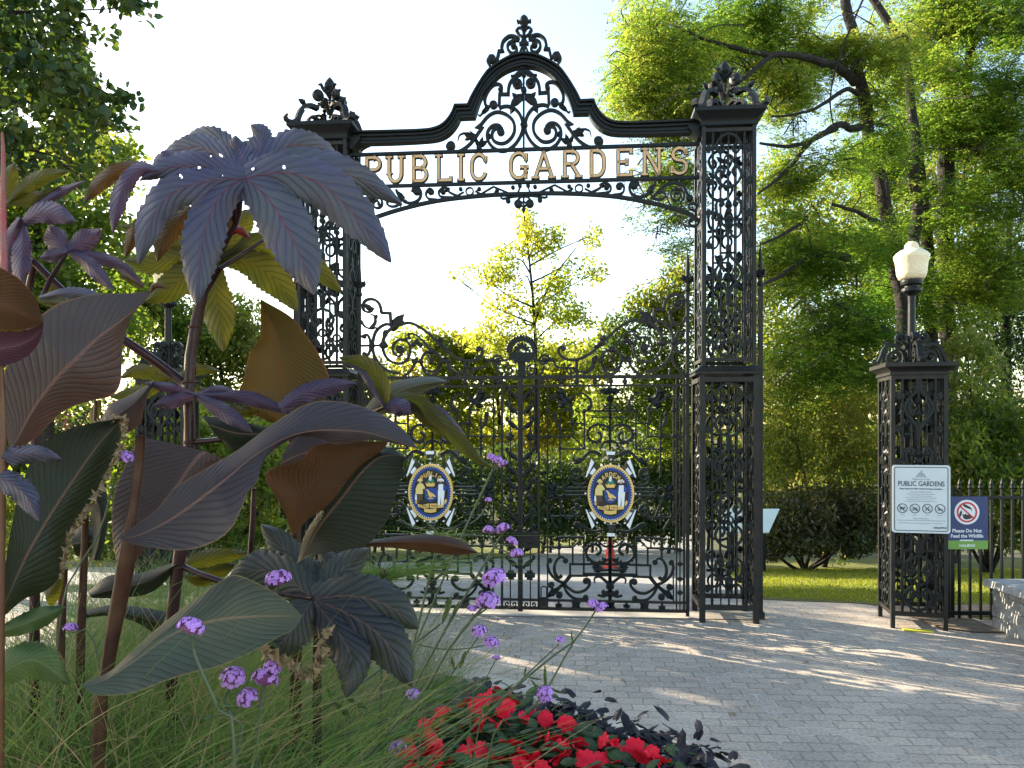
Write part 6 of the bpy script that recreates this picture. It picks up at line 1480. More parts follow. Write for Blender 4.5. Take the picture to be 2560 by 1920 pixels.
castor_leaf(ct, 'red_leaf', [([(545, 590), (585, 572), (628, 596)], 1.72, 12, dict(tooth=9)), ([(545, 590), (575, 585), (605, 572)], 1.73, 7, dict(tooth=9))], 'small unfolding red leaf')
castor_leaf(ct, 'castor_purple', [([(490, 988), (430, 972), (362, 957)], [1.66, 1.64, 1.62], 15), ([(490, 988), (430, 1002), (382, 1016)], [1.66, 1.62, 1.6], 22), ([(490, 988), (540, 1018), (590, 1050), (632, 1082)], [1.66, 1.62, 1.59, 1.57], 24), ([(490, 988), (560, 990), (640, 1000), (735, 1038)], [1.66, 1.66, 1.65, 1.64], 20), ([(490, 988), (540, 975), (600, 985)], 1.68, 14)], 'mauve leaf held nearly level across the stem')
castor_leaf(ct, 'castor_under', [([(430, 950), (350, 928), (300, 945)], 1.8, 22), ([(420, 955), (340, 985), (275, 992)], 1.8, 24), ([(430, 950), (490, 925), (552, 928)], 1.8, 16), ([(250, 1000), (236, 1036), (232, 1064)], 1.8, 16), ([(480, 960), (505, 980), (530, 985)], 1.8, 14), ([(560, 1020), (610, 1030), (650, 1030)], 1.7, 16)], 'olive leaves half hidden beside the stem')
castor_leaf(ct, 'castor_dark', [
    ([(782, 1498), (720, 1450), (650, 1425), (572, 1442)], [1.62, 1.66, 1.7, 1.72], 60, dict(base=.62)), ([(782, 1498), (745, 1420), (700, 1360), (652, 1310)], [1.62, 1.68, 1.72, 1.74], 46, dict(base=.62)), ([(782, 1498), (800, 1440), (815, 1400), (800, 1370)], [1.62, 1.66, 1.7, 1.72], 46, dict(base=.62)), ([(782, 1498), (830, 1445), (880, 1405), (924, 1370)], [1.62, 1.66, 1.69, 1.7], 46, dict(base=.62)),
    ([(782, 1498), (880, 1490), (970, 1515), (1048, 1572)], [1.62, 1.6, 1.58, 1.57], 66, dict(base=.62)), ([(782, 1498), (880, 1540), (960, 1600), (1032, 1718)], [1.62, 1.58, 1.55, 1.53], 68, dict(base=.62)), ([(782, 1498), (838, 1570), (880, 1650), (866, 1745)], [1.62, 1.57, 1.53, 1.5], 60, dict(base=.62)), ([(782, 1498), (745, 1555), (710, 1600), (660, 1632)], [1.62, 1.58, 1.55, 1.53], 56, dict(base=.62))], 'large dark leaf low in front')
mb = MB(); rng = np.random.default_rng(4); e = crs([(655, 1625), (700, 1650), (745, 1670), (762, 1692), (800, 1655), (808, 1590), (822, 1575)], 60)
for i in range(59):
    for _ in range(3):
        a = P(*(e[i] + rng.normal(size=2) * 6), 1.53 + rng.normal() * .006); b = P(*(e[min(59, i + 2)] + rng.normal(size=2) * 10), 1.53 + rng.normal() * .01); c_ = P(*(e[i] + rng.normal(size=2) * 12), 1.53 + rng.normal() * .012); mb.add([a, b, c_], [(0, 1, 2)])
mb.build('withered_edge', M['dry'], ct, world=True)
castor_leaf(ct, 'castor_under', [([(440, 1425), (500, 1400), (560, 1390), (618, 1382)], 1.8, 26), ([(480, 1430), (540, 1430), (590, 1410)], 1.8, 22), ([(462, 1440), (500, 1455), (540, 1450)], 1.8, 14)], 'yellow-green leaf behind the lower stem')

cl = plant('castor_plant', 'castor shoot at the left edge with small mauve leaves and olive undersides', 'plant', P(60, 1200, 1.66).x, 1.66, 'castor plants in the flower bed')
stem(cl, 'stem', 'stem_maroon', [(85, 655), (70, 700), (85, 900), (88, 1200), (80, 2500)], 1.70, [7, 9, 11, 12, 14])
stem(cl, 'leaf_stalk', 'castor_purple' if False else 'stem_maroon', [(105, 745), (125, 700), (150, 660), (168, 630)], 1.6, [6, 6, 5, 4])
castor_leaf(cl, 'castor_under', [([(20, 508), (60, 470), (110, 442), (172, 428)], 1.6, 24), ([(20, 508), (20, 460), (38, 405)], 1.62, 28), ([(20, 508), (70, 500), (120, 480)], 1.6, 20), ([(75, 520), (110, 490), (150, 465)], 1.6, 12), ([(110, 735), (130, 720), (150, 710)], 1.66, 24), ([(100, 755), (150, 760), (200, 755)], 1.5, 12), ([(300, 690), (330, 700), (360, 722)], 1.6, 14)], 'olive lobes against the light')
castor_leaf(cl, 'castor_purple', [([(55, 560), (100, 532), (140, 535), (190, 555)], [1.55, 1.52, 1.5, 1.48], 32), ([(55, 560), (100, 512), (150, 482), (212, 452)], [1.55, 1.58, 1.6, 1.62], 15), ([(50, 545), (25, 600), (18, 660), (28, 705)], 1.54, 24), ([(58, 560), (55, 630), (52, 690), (62, 720)], [1.55, 1.52, 1.5, 1.49], 30)])
castor_leaf(cl, 'castor_purple', [([(168, 630), (140, 598), (122, 562)], [1.52, 1.55, 1.57], 34), ([(168, 630), (205, 605), (232, 590), (252, 572)], [1.52, 1.54, 1.56, 1.56], 32), ([(168, 630), (135, 638), (98, 645)], 1.5, 20), ([(168, 630), (212, 652), (250, 690), (285, 728)], [1.52, 1.5, 1.48, 1.47], 22), ([(168, 630), (240, 642), (300, 664), (362, 716)], [1.53, 1.54, 1.55, 1.55], 17)])
castor_leaf(cl, 'castor_top', [([(98, 745), (170, 733), (230, 742), (296, 769)], [1.45, 1.44, 1.43, 1.42], 19), ([(-40, 1150), (30, 1140), (100, 1135), (157, 1149)], [1.3, 1.29, 1.28, 1.27], 27, dict(base=.6)), ([(-40, 1185), (20, 1205), (65, 1240), (99, 1304)], [1.3, 1.28, 1.26, 1.25], 36, dict(base=.6))], 'bluish leaves in front of the broad blades')

cr_ = plant('castor_plant', 'castor shoot reaching right in front of the gate, its long narrow lobes hanging down', 'plant', P(880, 1300, 1.8).x, 1.8, 'castor plants in the flower bed')
stem(cr_, 'stem', 'stem_maroon', [(960, 1018), (900, 1050), (850, 1120), (800, 1300), (790, 2300)], [1.7, 1.74, 1.78, 1.8, 1.8], [5, 6, 8, 10, 12])
castor_leaf(cr_, 'castor_under', [([(962, 1020), (955, 965), (915, 915), (846, 893)], [1.7, 1.71, 1.72, 1.72], 28), ([(975, 1000), (1040, 1000), (1095, 1050), (1150, 1105), (1195, 1148), (1232, 1170)], [1.7, 1.68, 1.66, 1.64, 1.63, 1.62], 24, dict(base=.6)), ([(1020, 1000), (1060, 1040), (1110, 1080), (1140, 1095)], 1.69, 20, dict(base=.7))], 'olive undersides of the hanging lobes')
castor_leaf(cr_, 'castor_purple', [([(962, 1020), (1000, 1018), (1028, 1036)], [1.69, 1.66, 1.64], 28), ([(962, 1020), (1040, 1010), (1095, 1055), (1140, 1105), (1146, 1145)], [1.69, 1.69, 1.68, 1.67, 1.66], 17), ([(962, 1020), (1080, 1020), (1140, 1070), (1190, 1140)], [1.71, 1.7, 1.69, 1.68], 12), ([(700, 1022), (760, 985), (820, 968), (892, 958)], [1.62, 1.64, 1.66, 1.66], 27, dict(base=.6)), ([(962, 1020), (940, 985), (905, 930), (860, 905)], [1.68, 1.69, 1.7, 1.71], 10)])

# ---- canna plants
def canna_leaf(parent, mt, L, C, Rr, d, label=None, **k):
    mb = MB(); blade(mb, L, C, Rr, d, **k); return mb.build("leaf", M[mt], parent, world=True, smooth=True, label=label)
cg = 'canna plants in the flower bed'
ca = plant('canna_plant', 'canna with one great twisted grey-green blade arching right across the middle', 'plant', P(270, 1700, 1.42).x, 1.42, cg)
stem(ca, 'stem', 'stem_tan', [(352, 1088), (346, 1180), (330, 1290), (320, 1380), (303, 1480), (283, 1580), (265, 1690), (250, 1800), (235, 2600)], [1.40] * 4 + [1.42] * 5, [10, 11, 10, 20, 20, 18, 16, 16, 18])
canna_leaf(ca, 'canna_dark', [(298, 1346), (333, 1318), (399, 1268), (434, 1222), (521, 1168), (590, 1128), (666, 1071), (723, 1033), (765, 1011), (806, 1002), (875, 1008), (950, 1034), (1008, 1073), (1044, 1121)],
           [(298, 1346), (352, 1336), (430, 1296), (500, 1246), (570, 1192), (628, 1144), (680, 1112), (723, 1092), (770, 1080), (818, 1076), (880, 1078), (932, 1085), (1044, 1121)],
           [(298, 1346), (347, 1363), (448, 1376), (521, 1361), (573, 1327), (602, 1275), (622, 1226), (641, 1206), (666, 1143), (730, 1097), (780, 1093), (844, 1110), (932, 1101), (1044, 1121)], [1.36, 1.35, 1.34, 1.36, 1.40, 1.42, 1.40],
           dl=[.0, .02, .03, .06, .07, .05, 0], dr=[0, -.03, -.05, -.02, .02, .02, 0], n=90, m=9, wav=.008)
canna_leaf(ca, 'canna_dark', [(352, 1090), (318, 1150), (292, 1210), (280, 1270), (280, 1330), (290, 1400), (300, 1460)], [(520, 1130), (503, 1137), (470, 1178), (446, 1213), (400, 1270), (350, 1340), (305, 1440)], [(600, 1165), (541, 1156), (500, 1200), (460, 1240), (410, 1310), (370, 1360), (310, 1450)], [1.5, 1.48, 1.46, 1.44], dl=.02, dr=.02, n=60, label='half-folded slate-coloured blade behind the stem')
canna_leaf(ca, 'canna_green', [(203, 1713), (226, 1700), (278, 1676), (333, 1624), (402, 1563), (477, 1506), (550, 1453), (590, 1437), (653, 1462), (709, 1496), (755, 1538)],
           [(203, 1713), (260, 1700), (330, 1655), (400, 1604), (450, 1575), (510, 1556), (570, 1546), (640, 1541), (700, 1540), (755, 1540)], [(203, 1713), (229, 1732), (260, 1739), (333, 1732), (405, 1706), (477, 1683), (550, 1666), (640, 1625), (690, 1596), (730, 1575), (755, 1545)], [1.30, 1.32, 1.36, 1.42, 1.46], dl=[.02, .05, .06, .05, 0], dr=[0, -.03, -.05, -.03, 0], n=84, m=9, label='broad green-grey blade drooping to lower left', wav=.006)
cb = plant('canna_plant', 'canna at the left edge with broad slate-purple blades and one with a withered edge', 'plant', P(-20, 1700, 1.36).x, 1.36, cg)
stem(cb, 'stem', 'stem_orange', [(-4, 860), (4, 1000), (6, 1130), (0, 1400), (-10, 2600)], 1.3, [8, 9, 10, 12, 16])
stem(cb, 'flower_stalk', 'stem_pink', [(6, 330), (8, 400), (8, 480), (9, 560), (10, 640), (10, 700), (8, 800)], 1.34, [3, 5, 6, 7, 8, 8, 8])
canna_leaf(cb, 'canna_bronze', [(-260, 560), (-120, 600), (0, 668), (48, 697), (88, 745), (108, 802)], [(-260, 700), (-120, 725), (-20, 752), (40, 776), (80, 798), (108, 806)], [(-260, 830), (-120, 830), (0, 826), (50, 826), (85, 818), (108, 812)], [1.08, 1.12, 1.17, 1.2, 1.22], dl=-.02, dr=.03, label='copper-brown blade lit from behind')
M['canna_maroon'] = bladmat('canna_maroon', (.05, .018, .024), (.09, .04, .05), (.14, .04, .05), (.2, .05, .04), .2, .32, 20, 5, bump=.5)
canna_leaf(cb, 'canna_maroon', [(-260, 830), (-120, 832), (0, 828), (50, 828), (85, 819), (108, 808)], [(-260, 900), (-120, 890), (0, 872), (48, 862), (82, 846), (107, 822)], [(-260, 960), (-120, 940), (6, 915), (58, 897), (92, 866), (107, 832)], [1.10, 1.13, 1.17, 1.19, 1.21], dl=.02, dr=-.03, label='shiny maroon folded edge of the copper blade')
canna_leaf(cb, 'canna_dark', [(26, 1128), (6, 1030), (14, 920), (60, 830), (130, 768), (200, 742), (262, 734), (330, 733), (381, 726)], [(26, 1128), (87, 1018), (145, 943), (200, 888), (246, 845), (300, 805), (347, 768), (381, 728)], [(26, 1128), (87, 1095), (159, 1028), (231, 1002), (278, 990), (302, 955), (308, 860), (330, 790), (381, 730)], [1.36, 1.34, 1.33, 1.36, 1.38], dl=[0, .01, .0, .01, 0], dr=[0, .05, .09, .05, 0], n=80, m=9, wav=.006)
stem(cb, 'leaf_tip', 'canna_bronze' if False else 'stem_tan', [(378, 730), (385, 716), (400, 714), (418, 722)], 1.38, [3, 7, 6, 1], 8, 12)
o2 = canna_leaf(cb, 'canna_deep', [(-10, 1560), (10, 1430), (30, 1310), (55, 1210), (98, 1118), (174, 1072), (260, 1053), (304, 1047)], [(-10, 1560), (58, 1404), (100, 1330), (139, 1268), (203, 1172), (255, 1100), (304, 1050)], [(-10, 1560), (58, 1500), (115, 1476), (150, 1441), (165, 1390), (179, 1330), (246, 1226), (301, 1105), (304, 1055)], [1.36, 1.38, 1.42, 1.44], dl=-.02, dr=.06, n=80, m=9, label='dark green blade with a withered brown edge')
mb = MB(); e = crs([(125, 1108), (180, 1080), (235, 1062), (290, 1045), (312, 1062), (303, 1110), (270, 1180), (246, 1228), (205, 1295), (178, 1332), (165, 1390), (150, 1440)], 150)
for i in range(149):
    for _ in range(3):
        a = P(*(e[i] + rng.normal(size=2) * 3.5), 1.43 + rng.normal() * .005); b = P(*(e[min(149, i + 2)] + rng.normal(size=2) * 6), 1.43 + rng.normal() * .006); c_ = P(*(e[i] + rng.normal(size=2) * 8), 1.43 + rng.normal() * .008); mb.add([a, b, c_], [(0, 1, 2)])
q = mb.build('withered_edge', M['dry'], cb, world=True)
cc = plant('canna_plant', 'canna behind the middle with an upright copper leaf glowing against the light', 'plant', P(720, 1700, 1.8).x, 1.8, cg)
stem(cc, 'stem', 'stem_tan', [(725, 1060), (735, 1200), (740, 1330), (740, 1600), (735, 2300)], 1.8, [6, 10, 12, 14, 16])
canna_leaf(cc, 'canna_copper', [(651, 747), (650, 841), (624, 883), (609, 948), (596, 990), (625, 1030), (690, 1060)], [(651, 747), (672, 800), (689, 845), (700, 910), (713, 982), (722, 1030), (728, 1070)], [(651, 747), (727, 792), (765, 838), (803, 895), (824, 955), (800, 1010), (745, 1062)], [1.74, 1.76, 1.78, 1.78], dl=-.04, dr=-.04, n=64, label='upright copper-olive leaf with a drawn-out tip')
canna_leaf(cc, 'canna_bronze', [(730, 1338), (715, 1293), (696, 1252), (664, 1195), (685, 1170), (749, 1152), (787, 1114), (856, 1106), (964, 1103)], [(730, 1338), (753, 1271), (772, 1225), (818, 1176), (894, 1130), (964, 1104)], [(734, 1338), (780, 1290), (837, 1259), (875, 1210), (905, 1168), (951, 1130), (970, 1108)], [1.56, 1.54, 1.52, 1.50], dl=-.05, dr=.03, n=64, label='brown underside of a blade')
canna_leaf(cc, 'canna_deep', [(742, 1410), (765, 1330), (825, 1248), (900, 1162), (950, 1126), (980, 1122), (1010, 1138)], [(754, 1400), (800, 1312), (856, 1240), (905, 1178), (951, 1142), (1010, 1139)], [(760, 1396), (822, 1380), (915, 1362), (966, 1306), (990, 1240), (1004, 1190), (1010, 1140)], [1.6, 1.56, 1.53, 1.52], dl=.02, dr=-.02, n=64, label='dark green blade folded down at right')
canna_leaf(cc, 'canna_dark', [(720, 1110), (760, 1085), (820, 1095), (850, 1120)], [(700, 1160), (740, 1140), (790, 1125), (840, 1125)], [(700, 1200), (740, 1190), (790, 1160), (840, 1135)], 1.66, n=30)
canna_leaf(cc, 'canna_green', [(905, 1030), (960, 966), (1030, 945), (1085, 942), (1118, 952)], [(915, 1040), (975, 990), (1040, 963), (1118, 953)], [(930, 1050), (990, 1022), (1050, 985), (1118, 956)], [1.78, 1.77, 1.76], n=40, label='small grey blade pointing right')
canna_leaf(cc, 'canna_bronze', [(880, 1358), (960, 1345), (1060, 1336), (1140, 1346), (1194, 1380)], [(880, 1362), (960, 1356), (1060, 1354), (1130, 1364), (1194, 1381)], [(880, 1366), (960, 1368), (1070, 1380), (1140, 1388), (1194, 1382)], [1.75, 1.85, 1.9], n=40, label='thin brown leaf lying level before the left crest')
cd = plant('canna_plant', 'canna with thin brown stems and small dark blades left of the tan stem', 'plant', P(205, 1700, 1.66).x, 1.66, cg)
stem(cd, 'stem', 'stem_tan', [(214, 1290), (210, 1400), (205, 1520), (200, 1700), (195, 2400)], 1.66, [8, 9, 10, 11, 12]); stem(cd, 'stem', 'stem_tan', [(240, 1000), (236, 1080), (228, 1180), (214, 1290)], 1.66, [4, 5, 6, 8]); stem(cd, 'stem', 'stem_tan', [(160, 1420), (155, 1520), (150, 1700), (148, 2300)], 1.64, [9, 10, 11, 12]); stem(cd, 'stem', 'stem_maroon', [(635, 1220), (632, 1300), (625, 1400)], 1.9, [6, 7, 7])
canna_leaf(cd, 'canna_dark', [(252, 1050), (275, 1010), (320, 990), (385, 950)], [(262, 1058), (300, 1030), (340, 1003), (385, 952)], [(310, 1088), (350, 1060), (362, 1010), (385, 955)], 1.62, n=30)
canna_leaf(cd, 'canna_deep', [(505, 1040), (560, 1045), (630, 1060), (690, 1075)], [(520, 1060), (580, 1080), (630, 1085), (690, 1080)], [(545, 1095), (590, 1130), (640, 1120), (690, 1085)], 1.68, n=30)
canna_leaf(cd, 'canna_deep', [(220, 1480), (270, 1440), (340, 1435), (440, 1405)], [(225, 1490), (290, 1470), (360, 1455), (440, 1412)], [(230, 1495), (300, 1495), (380, 1480), (440, 1425)], 1.72, n=30); canna_leaf(cd, 'canna_deep', [(190, 1530), (280, 1512), (350, 1518), (420, 1530)], [(200, 1540), (280, 1530), (340, 1540), (405, 1560)], [(210, 1545), (280, 1540), (340, 1556), (395, 1590)], 1.8, n=30)
canna_leaf(cd, 'canna_deep', [(240, 1180), (262, 1200), (270, 1300), (250, 1400)], [(235, 1240), (250, 1280), (250, 1340), (235, 1400)], [(225, 1300), (232, 1330), (230, 1370), (225, 1400)], 1.62, n=24); canna_leaf(cd, 'castor_under', [(110, 1470), (125, 1430), (145, 1410), (160, 1400)], [(115, 1500), (135, 1470), (150, 1440), (160, 1405)], [(125, 1520), (145, 1500), (158, 1460), (162, 1410)], 1.6, n=24); canna_leaf(cd, 'canna_deep', [(180, 1330), (215, 1310), (240, 1330)], [(180, 1360), (215, 1355), (245, 1350)], [(190, 1390), (220, 1385), (245, 1370)], 1.66, n=20)
mb = MB(); c = P(160, 1058, 1.6)
for i in range(40):
    d = Vector(rng.normal(size=3)) * .009; a = c + Vector(rng.normal(size=3)) * .009; mb.add([a, a + d, a + d * .4 + Vector((.004, 0, .003))], [(0, 1, 2)])
mb.build('spent_flowers', M['spent'], cd, world=True)

# ---- bed, soil and edging
bedr = [gh(1010, 1700), gh(1130, 1708), gh(1250, 1740), gh(1370, 1780), gh(1480, 1830), gh(1590, 1888), gh(1680, 1950), (.82, 3.2), (.86, 2.6), (.8, 1.9)]
bed_poly = [(-4.2, 1.0), (-4.2, 4.3), (-3.4, 4.75), (-2.4, 4.95), (-1.5, 5.05)] + bedr + [(.5, 1.0)]
mb = MB(); c = (-.9, 3.0); n = len(bed_poly); vs = [(c[0], c[1], .2)]
for k, zz_ in ((.55, .17), (.96, .05), (1.0, 0.0)): vs += [(c[0] + (x - c[0]) * k, c[1] + (y - c[1]) * k, zz_) for x, y in bed_poly]
fs = [(0, 1 + i, 1 + (i + 1) % n) for i in range(n)]
for k in range(2): fs += [(1 + k * n + i, 1 + (k + 1) * n + i, 1 + (k + 1) * n + (i + 1) % n, 1 + k * n + (i + 1) % n) for i in range(n)]
mb.add(vs, [tuple(reversed(f)) for f in fs]); tag(mb.build('flower_bed', M['soil']), kind='structure')
mb = MB(); kp = crs(bed_poly[3:], 60)
t = np.gradient(kp, axis=0); t /= np.linalg.norm(t, axis=1)[:, None]; nr = np.stack([-t[:, 1], t[:, 0]], 1)
vs = []
for i in range(60):
    a, b = kp[i], kp[i] + nr[i] * .17
    vs += [(a[0], a[1], .002), (a[0], a[1], .05), (b[0], b[1], .045), (b[0], b[1], .002)]
fs = [(4 * i + j, 4 * i + j + 1, 4 * i + 5 + j, 4 * i + 4 + j) for i in range(59) for j in range(3)]
mb.add(vs, fs); tag(mb.build('bed_edging', M['concrete']), kind='structure')

# ---- fine grass
def strands(name, m, parent, base, tipv, droop, width, tint, seg=6):
    """thin curved blades: base + tipv*s bent down by droop"""
    n = len(base); S_ = np.linspace(0, 1, seg + 1); off = np.array(rootloc(parent)) if parent is not None else 0
    side = unit(np.cross(tipv, np.array([0, -1.0, .2]))) ; V = []
    for s in S_:
        c = base + tipv * s + np.array([0, 0, -1.0]) * (droop * s ** 2.2)[:, None] + tipv * np.array([.5, .5, 0]) * s * s
        w = (width * (1 - .85 * s))[:, None] * .5
        V += [c - side * w, c + side * w]
    V = np.stack(V, 1) - off; k = 2 * (seg + 1)
    me = bpy.data.meshes.new(name); me.vertices.add(n * k); me.vertices.foreach_set('co', V.astype(np.float32).ravel())
    q = np.array([[2 * i, 2 * i + 1, 2 * i + 3, 2 * i + 2] for i in range(seg)]); Fi = (np.arange(n)[:, None, None] * k + q[None]).astype(np.int32)
    me.loops.add(n * seg * 4); me.loops.foreach_set('vertex_index', Fi.ravel()); me.polygons.add(n * seg); me.polygons.foreach_set('loop_start', np.arange(0, n * seg * 4, 4, dtype=np.int32))
    a = me.attributes.new('tint', 'FLOAT', 'FACE'); a.data.foreach_set('value', np.clip(np.repeat(tint, seg), 0, 1).astype(np.float32))
    me.update(calc_edges=True); me.materials.append(m); o = bpy.data.objects.new(name, me); COL.objects.link(o)
    if parent is not None: o.parent = parent
    return o
M['fine_grass'] = leafmat('fine_grass', [(.05, .10, .03), (.09, .16, .04), (.15, .21, .05), (.34, .25, .13)], [(.14, .26, .05), (.22, .36, .07), (.3, .38, .07), (.45, .33, .16)], .35)
rng = np.random.default_rng(71)
def tufts(n, cx, top, spread, hgt, tan=.12):
    """n blades fanning from tuft centres; cx = (px, depth) list, top = tuft top height"""
    B, T, D = [], [], []
    for (px, d, zt0, sp, cnt) in cx:
        c = P(px, 1500, d); k = cnt
        b = np.array([c.x, c.y, 0]) + rng.normal(size=(k, 3)) * np.array([sp, sp, 0]); b[:, 2] = zt0 - hgt * rng.uniform(.55, 1.1, k)
        v = rng.normal(size=(k, 3)) * np.array([.20, .20, 0]) * spread; v[:, 2] = hgt * rng.uniform(.6, 1.25, k)
        B.append(b); T.append(v); D.append(rng.uniform(.04, .40, k) * hgt)
    return np.vstack(B), np.vstack(T), np.concatenate(D)
cx = [(px, d, zt0, .12, 430) for px, d, zt0 in ((20, 1.5, 1.10), (110, 1.55, 1.08), (210, 1.6, 1.02), (320, 1.55, 1.0), (430, 1.6, 1.0), (540, 1.65, 1.0), (640, 1.7, .97), (60, 1.75, 1.10), (180, 1.8, 1.02), (300, 1.85, .98), (420, 1.9, .95), (530, 1.9, .93), (640, 2.0, .88), (260, 3.2, .82), (380, 3.4, .84), (500, 3.3, .84), (620, 3.5, .82), (440, 4.0, .8), (300, 4.1, .8), (560, 4.1, .78), (700, 3.6, .74), (800, 3.9, .66), (560, 2.2, .85), (660, 2.3, .78), (20, 1.9, 1.12), (380, 2.2, .8), (200, 2.3, .8), (80, 2.4, .85))]
b, v, dr = tufts(0, cx, 0, 1.0, .46)
tn = np.clip(rng.normal(size=len(b)) * .22 + .38, 0, 1); tn[rng.random(len(b)) < .16] = 1
o = strands('fine_grass', M['fine_grass'], None, b, v, dr, rng.uniform(.0022, .0045, len(b)), tn); tag(o, 'fine hair-like green grass filling the lower left of the flower bed', kind='stuff')
M['pale_grass'] = leafmat('pale_grass', [(.12, .15, .07), (.19, .2, .11), (.28, .22, .13)], [(.2, .28, .1), (.3, .34, .16), (.4, .32, .2)], .3)
ft = plant('fountain_grass', 'wispy pale tuft of fountain grass beside the dark low leaf, before the gate foot', 'grass tuft', P(1050, 1600, 3.3).x, 3.3)
b, v, dr = tufts(0, [(1000, 3.3, .80, .06, 220), (1060, 3.3, .78, .06, 260), (1110, 3.35, .72, .06, 160), (960, 3.2, .72, .06, 160)], 0, .8, .46)
strands('blades', M['pale_grass'], ft, b, v, dr * 1.3, rng.uniform(.0012, .0022, len(b)), np.clip(rng.normal(size=len(b)) * .3 + .4, 0, 1))
pt = plant('papyrus', 'small papyrus tuft with a brown heart beside the lower dark castor leaf', 'grass tuft', P(960, 1450, 2.1).x, 2.1)
c = np.array(P(958, 1448, 2.1)); k = 260; v = rng.normal(size=(k, 3)) * np.array([.16, .1, .02]) + np.array([0, 0, .06]); v[:, 2] = np.abs(v[:, 2]) + .03 * rng.random(k)
strands('rays', M['fine_grass'], pt, np.repeat(c[None], k, 0) + rng.normal(size=(k, 3)) * .006, v, rng.uniform(.0, .10, k), np.full(k, .0018), np.clip(rng.normal(size=k) * .15 + .35, 0, 1))
stem(pt, 'stem', 'stem_green', [(958, 1450), (955, 1600), (950, 2200)], 2.1, [3, 4, 4]); mb = MB(); lathe(mb, [(.004, c[2] - .02), (.016, c[2] + .004), (.011, c[2] + .02), (.002, c[2] + .03)], c[0], c[1], 10); mb.build('heart', M['stem_tan'], pt, world=True)
p2 = P(1100, 1340, 2.2); c = np.array(p2); k = 70; v = rng.normal(size=(k, 3)) * np.array([.12, .06, .05])
pr = plant('papyrus', 'papyrus with long thin rays spreading in front of the left gate crest foot', 'grass tuft', p2.x, 2.2); strands('rays', M['fine_grass'], pr, np.repeat(c[None], k, 0), v, rng.uniform(-.02, .08, k), np.full(k, .0016), np.clip(rng.normal(size=k) * .15 + .5, 0, 1)); stem(pr, 'stem', 'stem_green', [(1100, 1340), (1060, 1500), (1000, 1800), (980, 2200)], 2.2, [2.5, 3, 3, 3])

# ---- verbena
M['verbena'] = mat('verbena_petal', (.46, .18, .66), .5, noise=(.62, .34, .82), scale=120); M['verbena_calyx'] = mat('verbena_calyx', (.20, .06, .17), .6)
def head_mesh(seed, n=48):
    r = np.random.default_rng(seed); fl, cx_ = MB(), MB()
    lathe(cx_, [(.15, -.45), (.5, -.3), (.78, .0), (.70, .3), (.4, .55), (.05, .66)], n=10)
    for i in range(n):
        z = 1 - 1.25 * (i + .5) / n; a = i * 2.39996 + r.normal() * .2; s = math.sqrt(max(0, 1 - z * z)); nrm = Vector((s * math.cos(a), s * math.sin(a), z)); c = Vector((nrm.x * .95, nrm.y * .95, nrm.z * .72)) * r.uniform(.92, 1.06)
        t1 = nrm.cross(Vector((.3, .2, .9))).normalized(); t2 = nrm.cross(t1); ro = r.uniform(0, 6.28)
        for k in range(5):
            b = ro + k * 1.2566; d = t1 * math.cos(b) + t2 * math.sin(b); e = t1 * math.cos(b + 1.57) + t2 * math.sin(b + 1.57); q = .225
            fl.add([c, c + d * q * .55 + e * q * .36 + nrm * .04, c + d * q + e * q * .2 + nrm * .05, c + d * q - e * q * .2 + nrm * .05, c + d * q * .55 - e * q * .36 + nrm * .04], [(0, 1, 2, 3, 4)])
        tube(cx_, [c * .55, c], [.05, .05], 4)
    return fl, cx_
HM = []
for s in range(3):
    f_, c_ = head_mesh(s + 5); a = f_.build('flower_head', M['verbena']).data; b = c_.build('calyx', M['verbena_calyx']).data; HM.append((a, b))
for o in [o for o in COL.objects if o.name.split('.')[0] in ('flower_head', 'calyx')]: bpy.data.objects.remove(o)
hc = [0]
def vhead(parent, px, py, size, d, tilt=None):
    fm, cm = HM[hc[0] % 3]; hc[0] += 1
    o = bpy.data.objects.new('flower_head', fm); COL.objects.link(o); o.parent = parent; r = size * .5 / F * d
    o.location = P(px, py, d) - rootloc(parent); o.scale = (r, r, r); rr = random.Random(int(px)); o.rotation_euler = (rr.uniform(-.1, .6), rr.uniform(-.5, .5) if tilt is None else tilt, rr.uniform(0, 6))
    q = bpy.data.objects.new('calyx', cm); COL.objects.link(q); q.parent = o
def narrow_leaf(parent, x0, y0, x1, y1, d, hw=6, bend=0, m='herb_green'):
    mx, my = (x0 + x1) / 2 + bend * (y1 - y0) * .2, (y0 + y1) / 2 - abs(bend) * 14
    mb = MB(); lobe(mb, [(x0, y0), (mx, my), (x1, y1)], [d, d - .02, d - .03], hw, .3, .01, 20, 3, 8, .2); mb.build('leaf', M[m], parent, world=True, smooth=True)
VG = 'purple verbena rising from the flower bed'
def verbena(label, heads, stems, leaves=(), d=1.6):
    x, y = stems[0][0][-1]; p = P(x, y, d); t = plant('verbena', label, 'flower', p.x, d, VG, .2)
    for pts, r in stems: stem(t, 'stem', 'stem_green', pts, d, [r * .75] + [r] * (len(pts) - 1), 6, 20)
    for h in heads: vhead(t, h[0], h[1], h[2], d - .01)
    for l in leaves: narrow_leaf(t, *l[:4], d, *(l[4:]))
    return t
verbena('verbena with one round head over the low green blade and three heads below it', [(695, 1450, 64), (663, 1698, 66), (683, 1668, 46), (619, 1744, 52)], [([(695, 1462), (690, 1490), (680, 1562), (672, 1636), (656, 1730), (645, 1850), (640, 1960), (636, 2500)], 4.5), ([(663, 1715), (655, 1760), (648, 1820)], 3.5), ([(619, 1760), (638, 1765), (655, 1762)], 3)], [(655, 1600, 700, 1620, 7), (650, 1900, 600, 1945, 9)], 1.55)
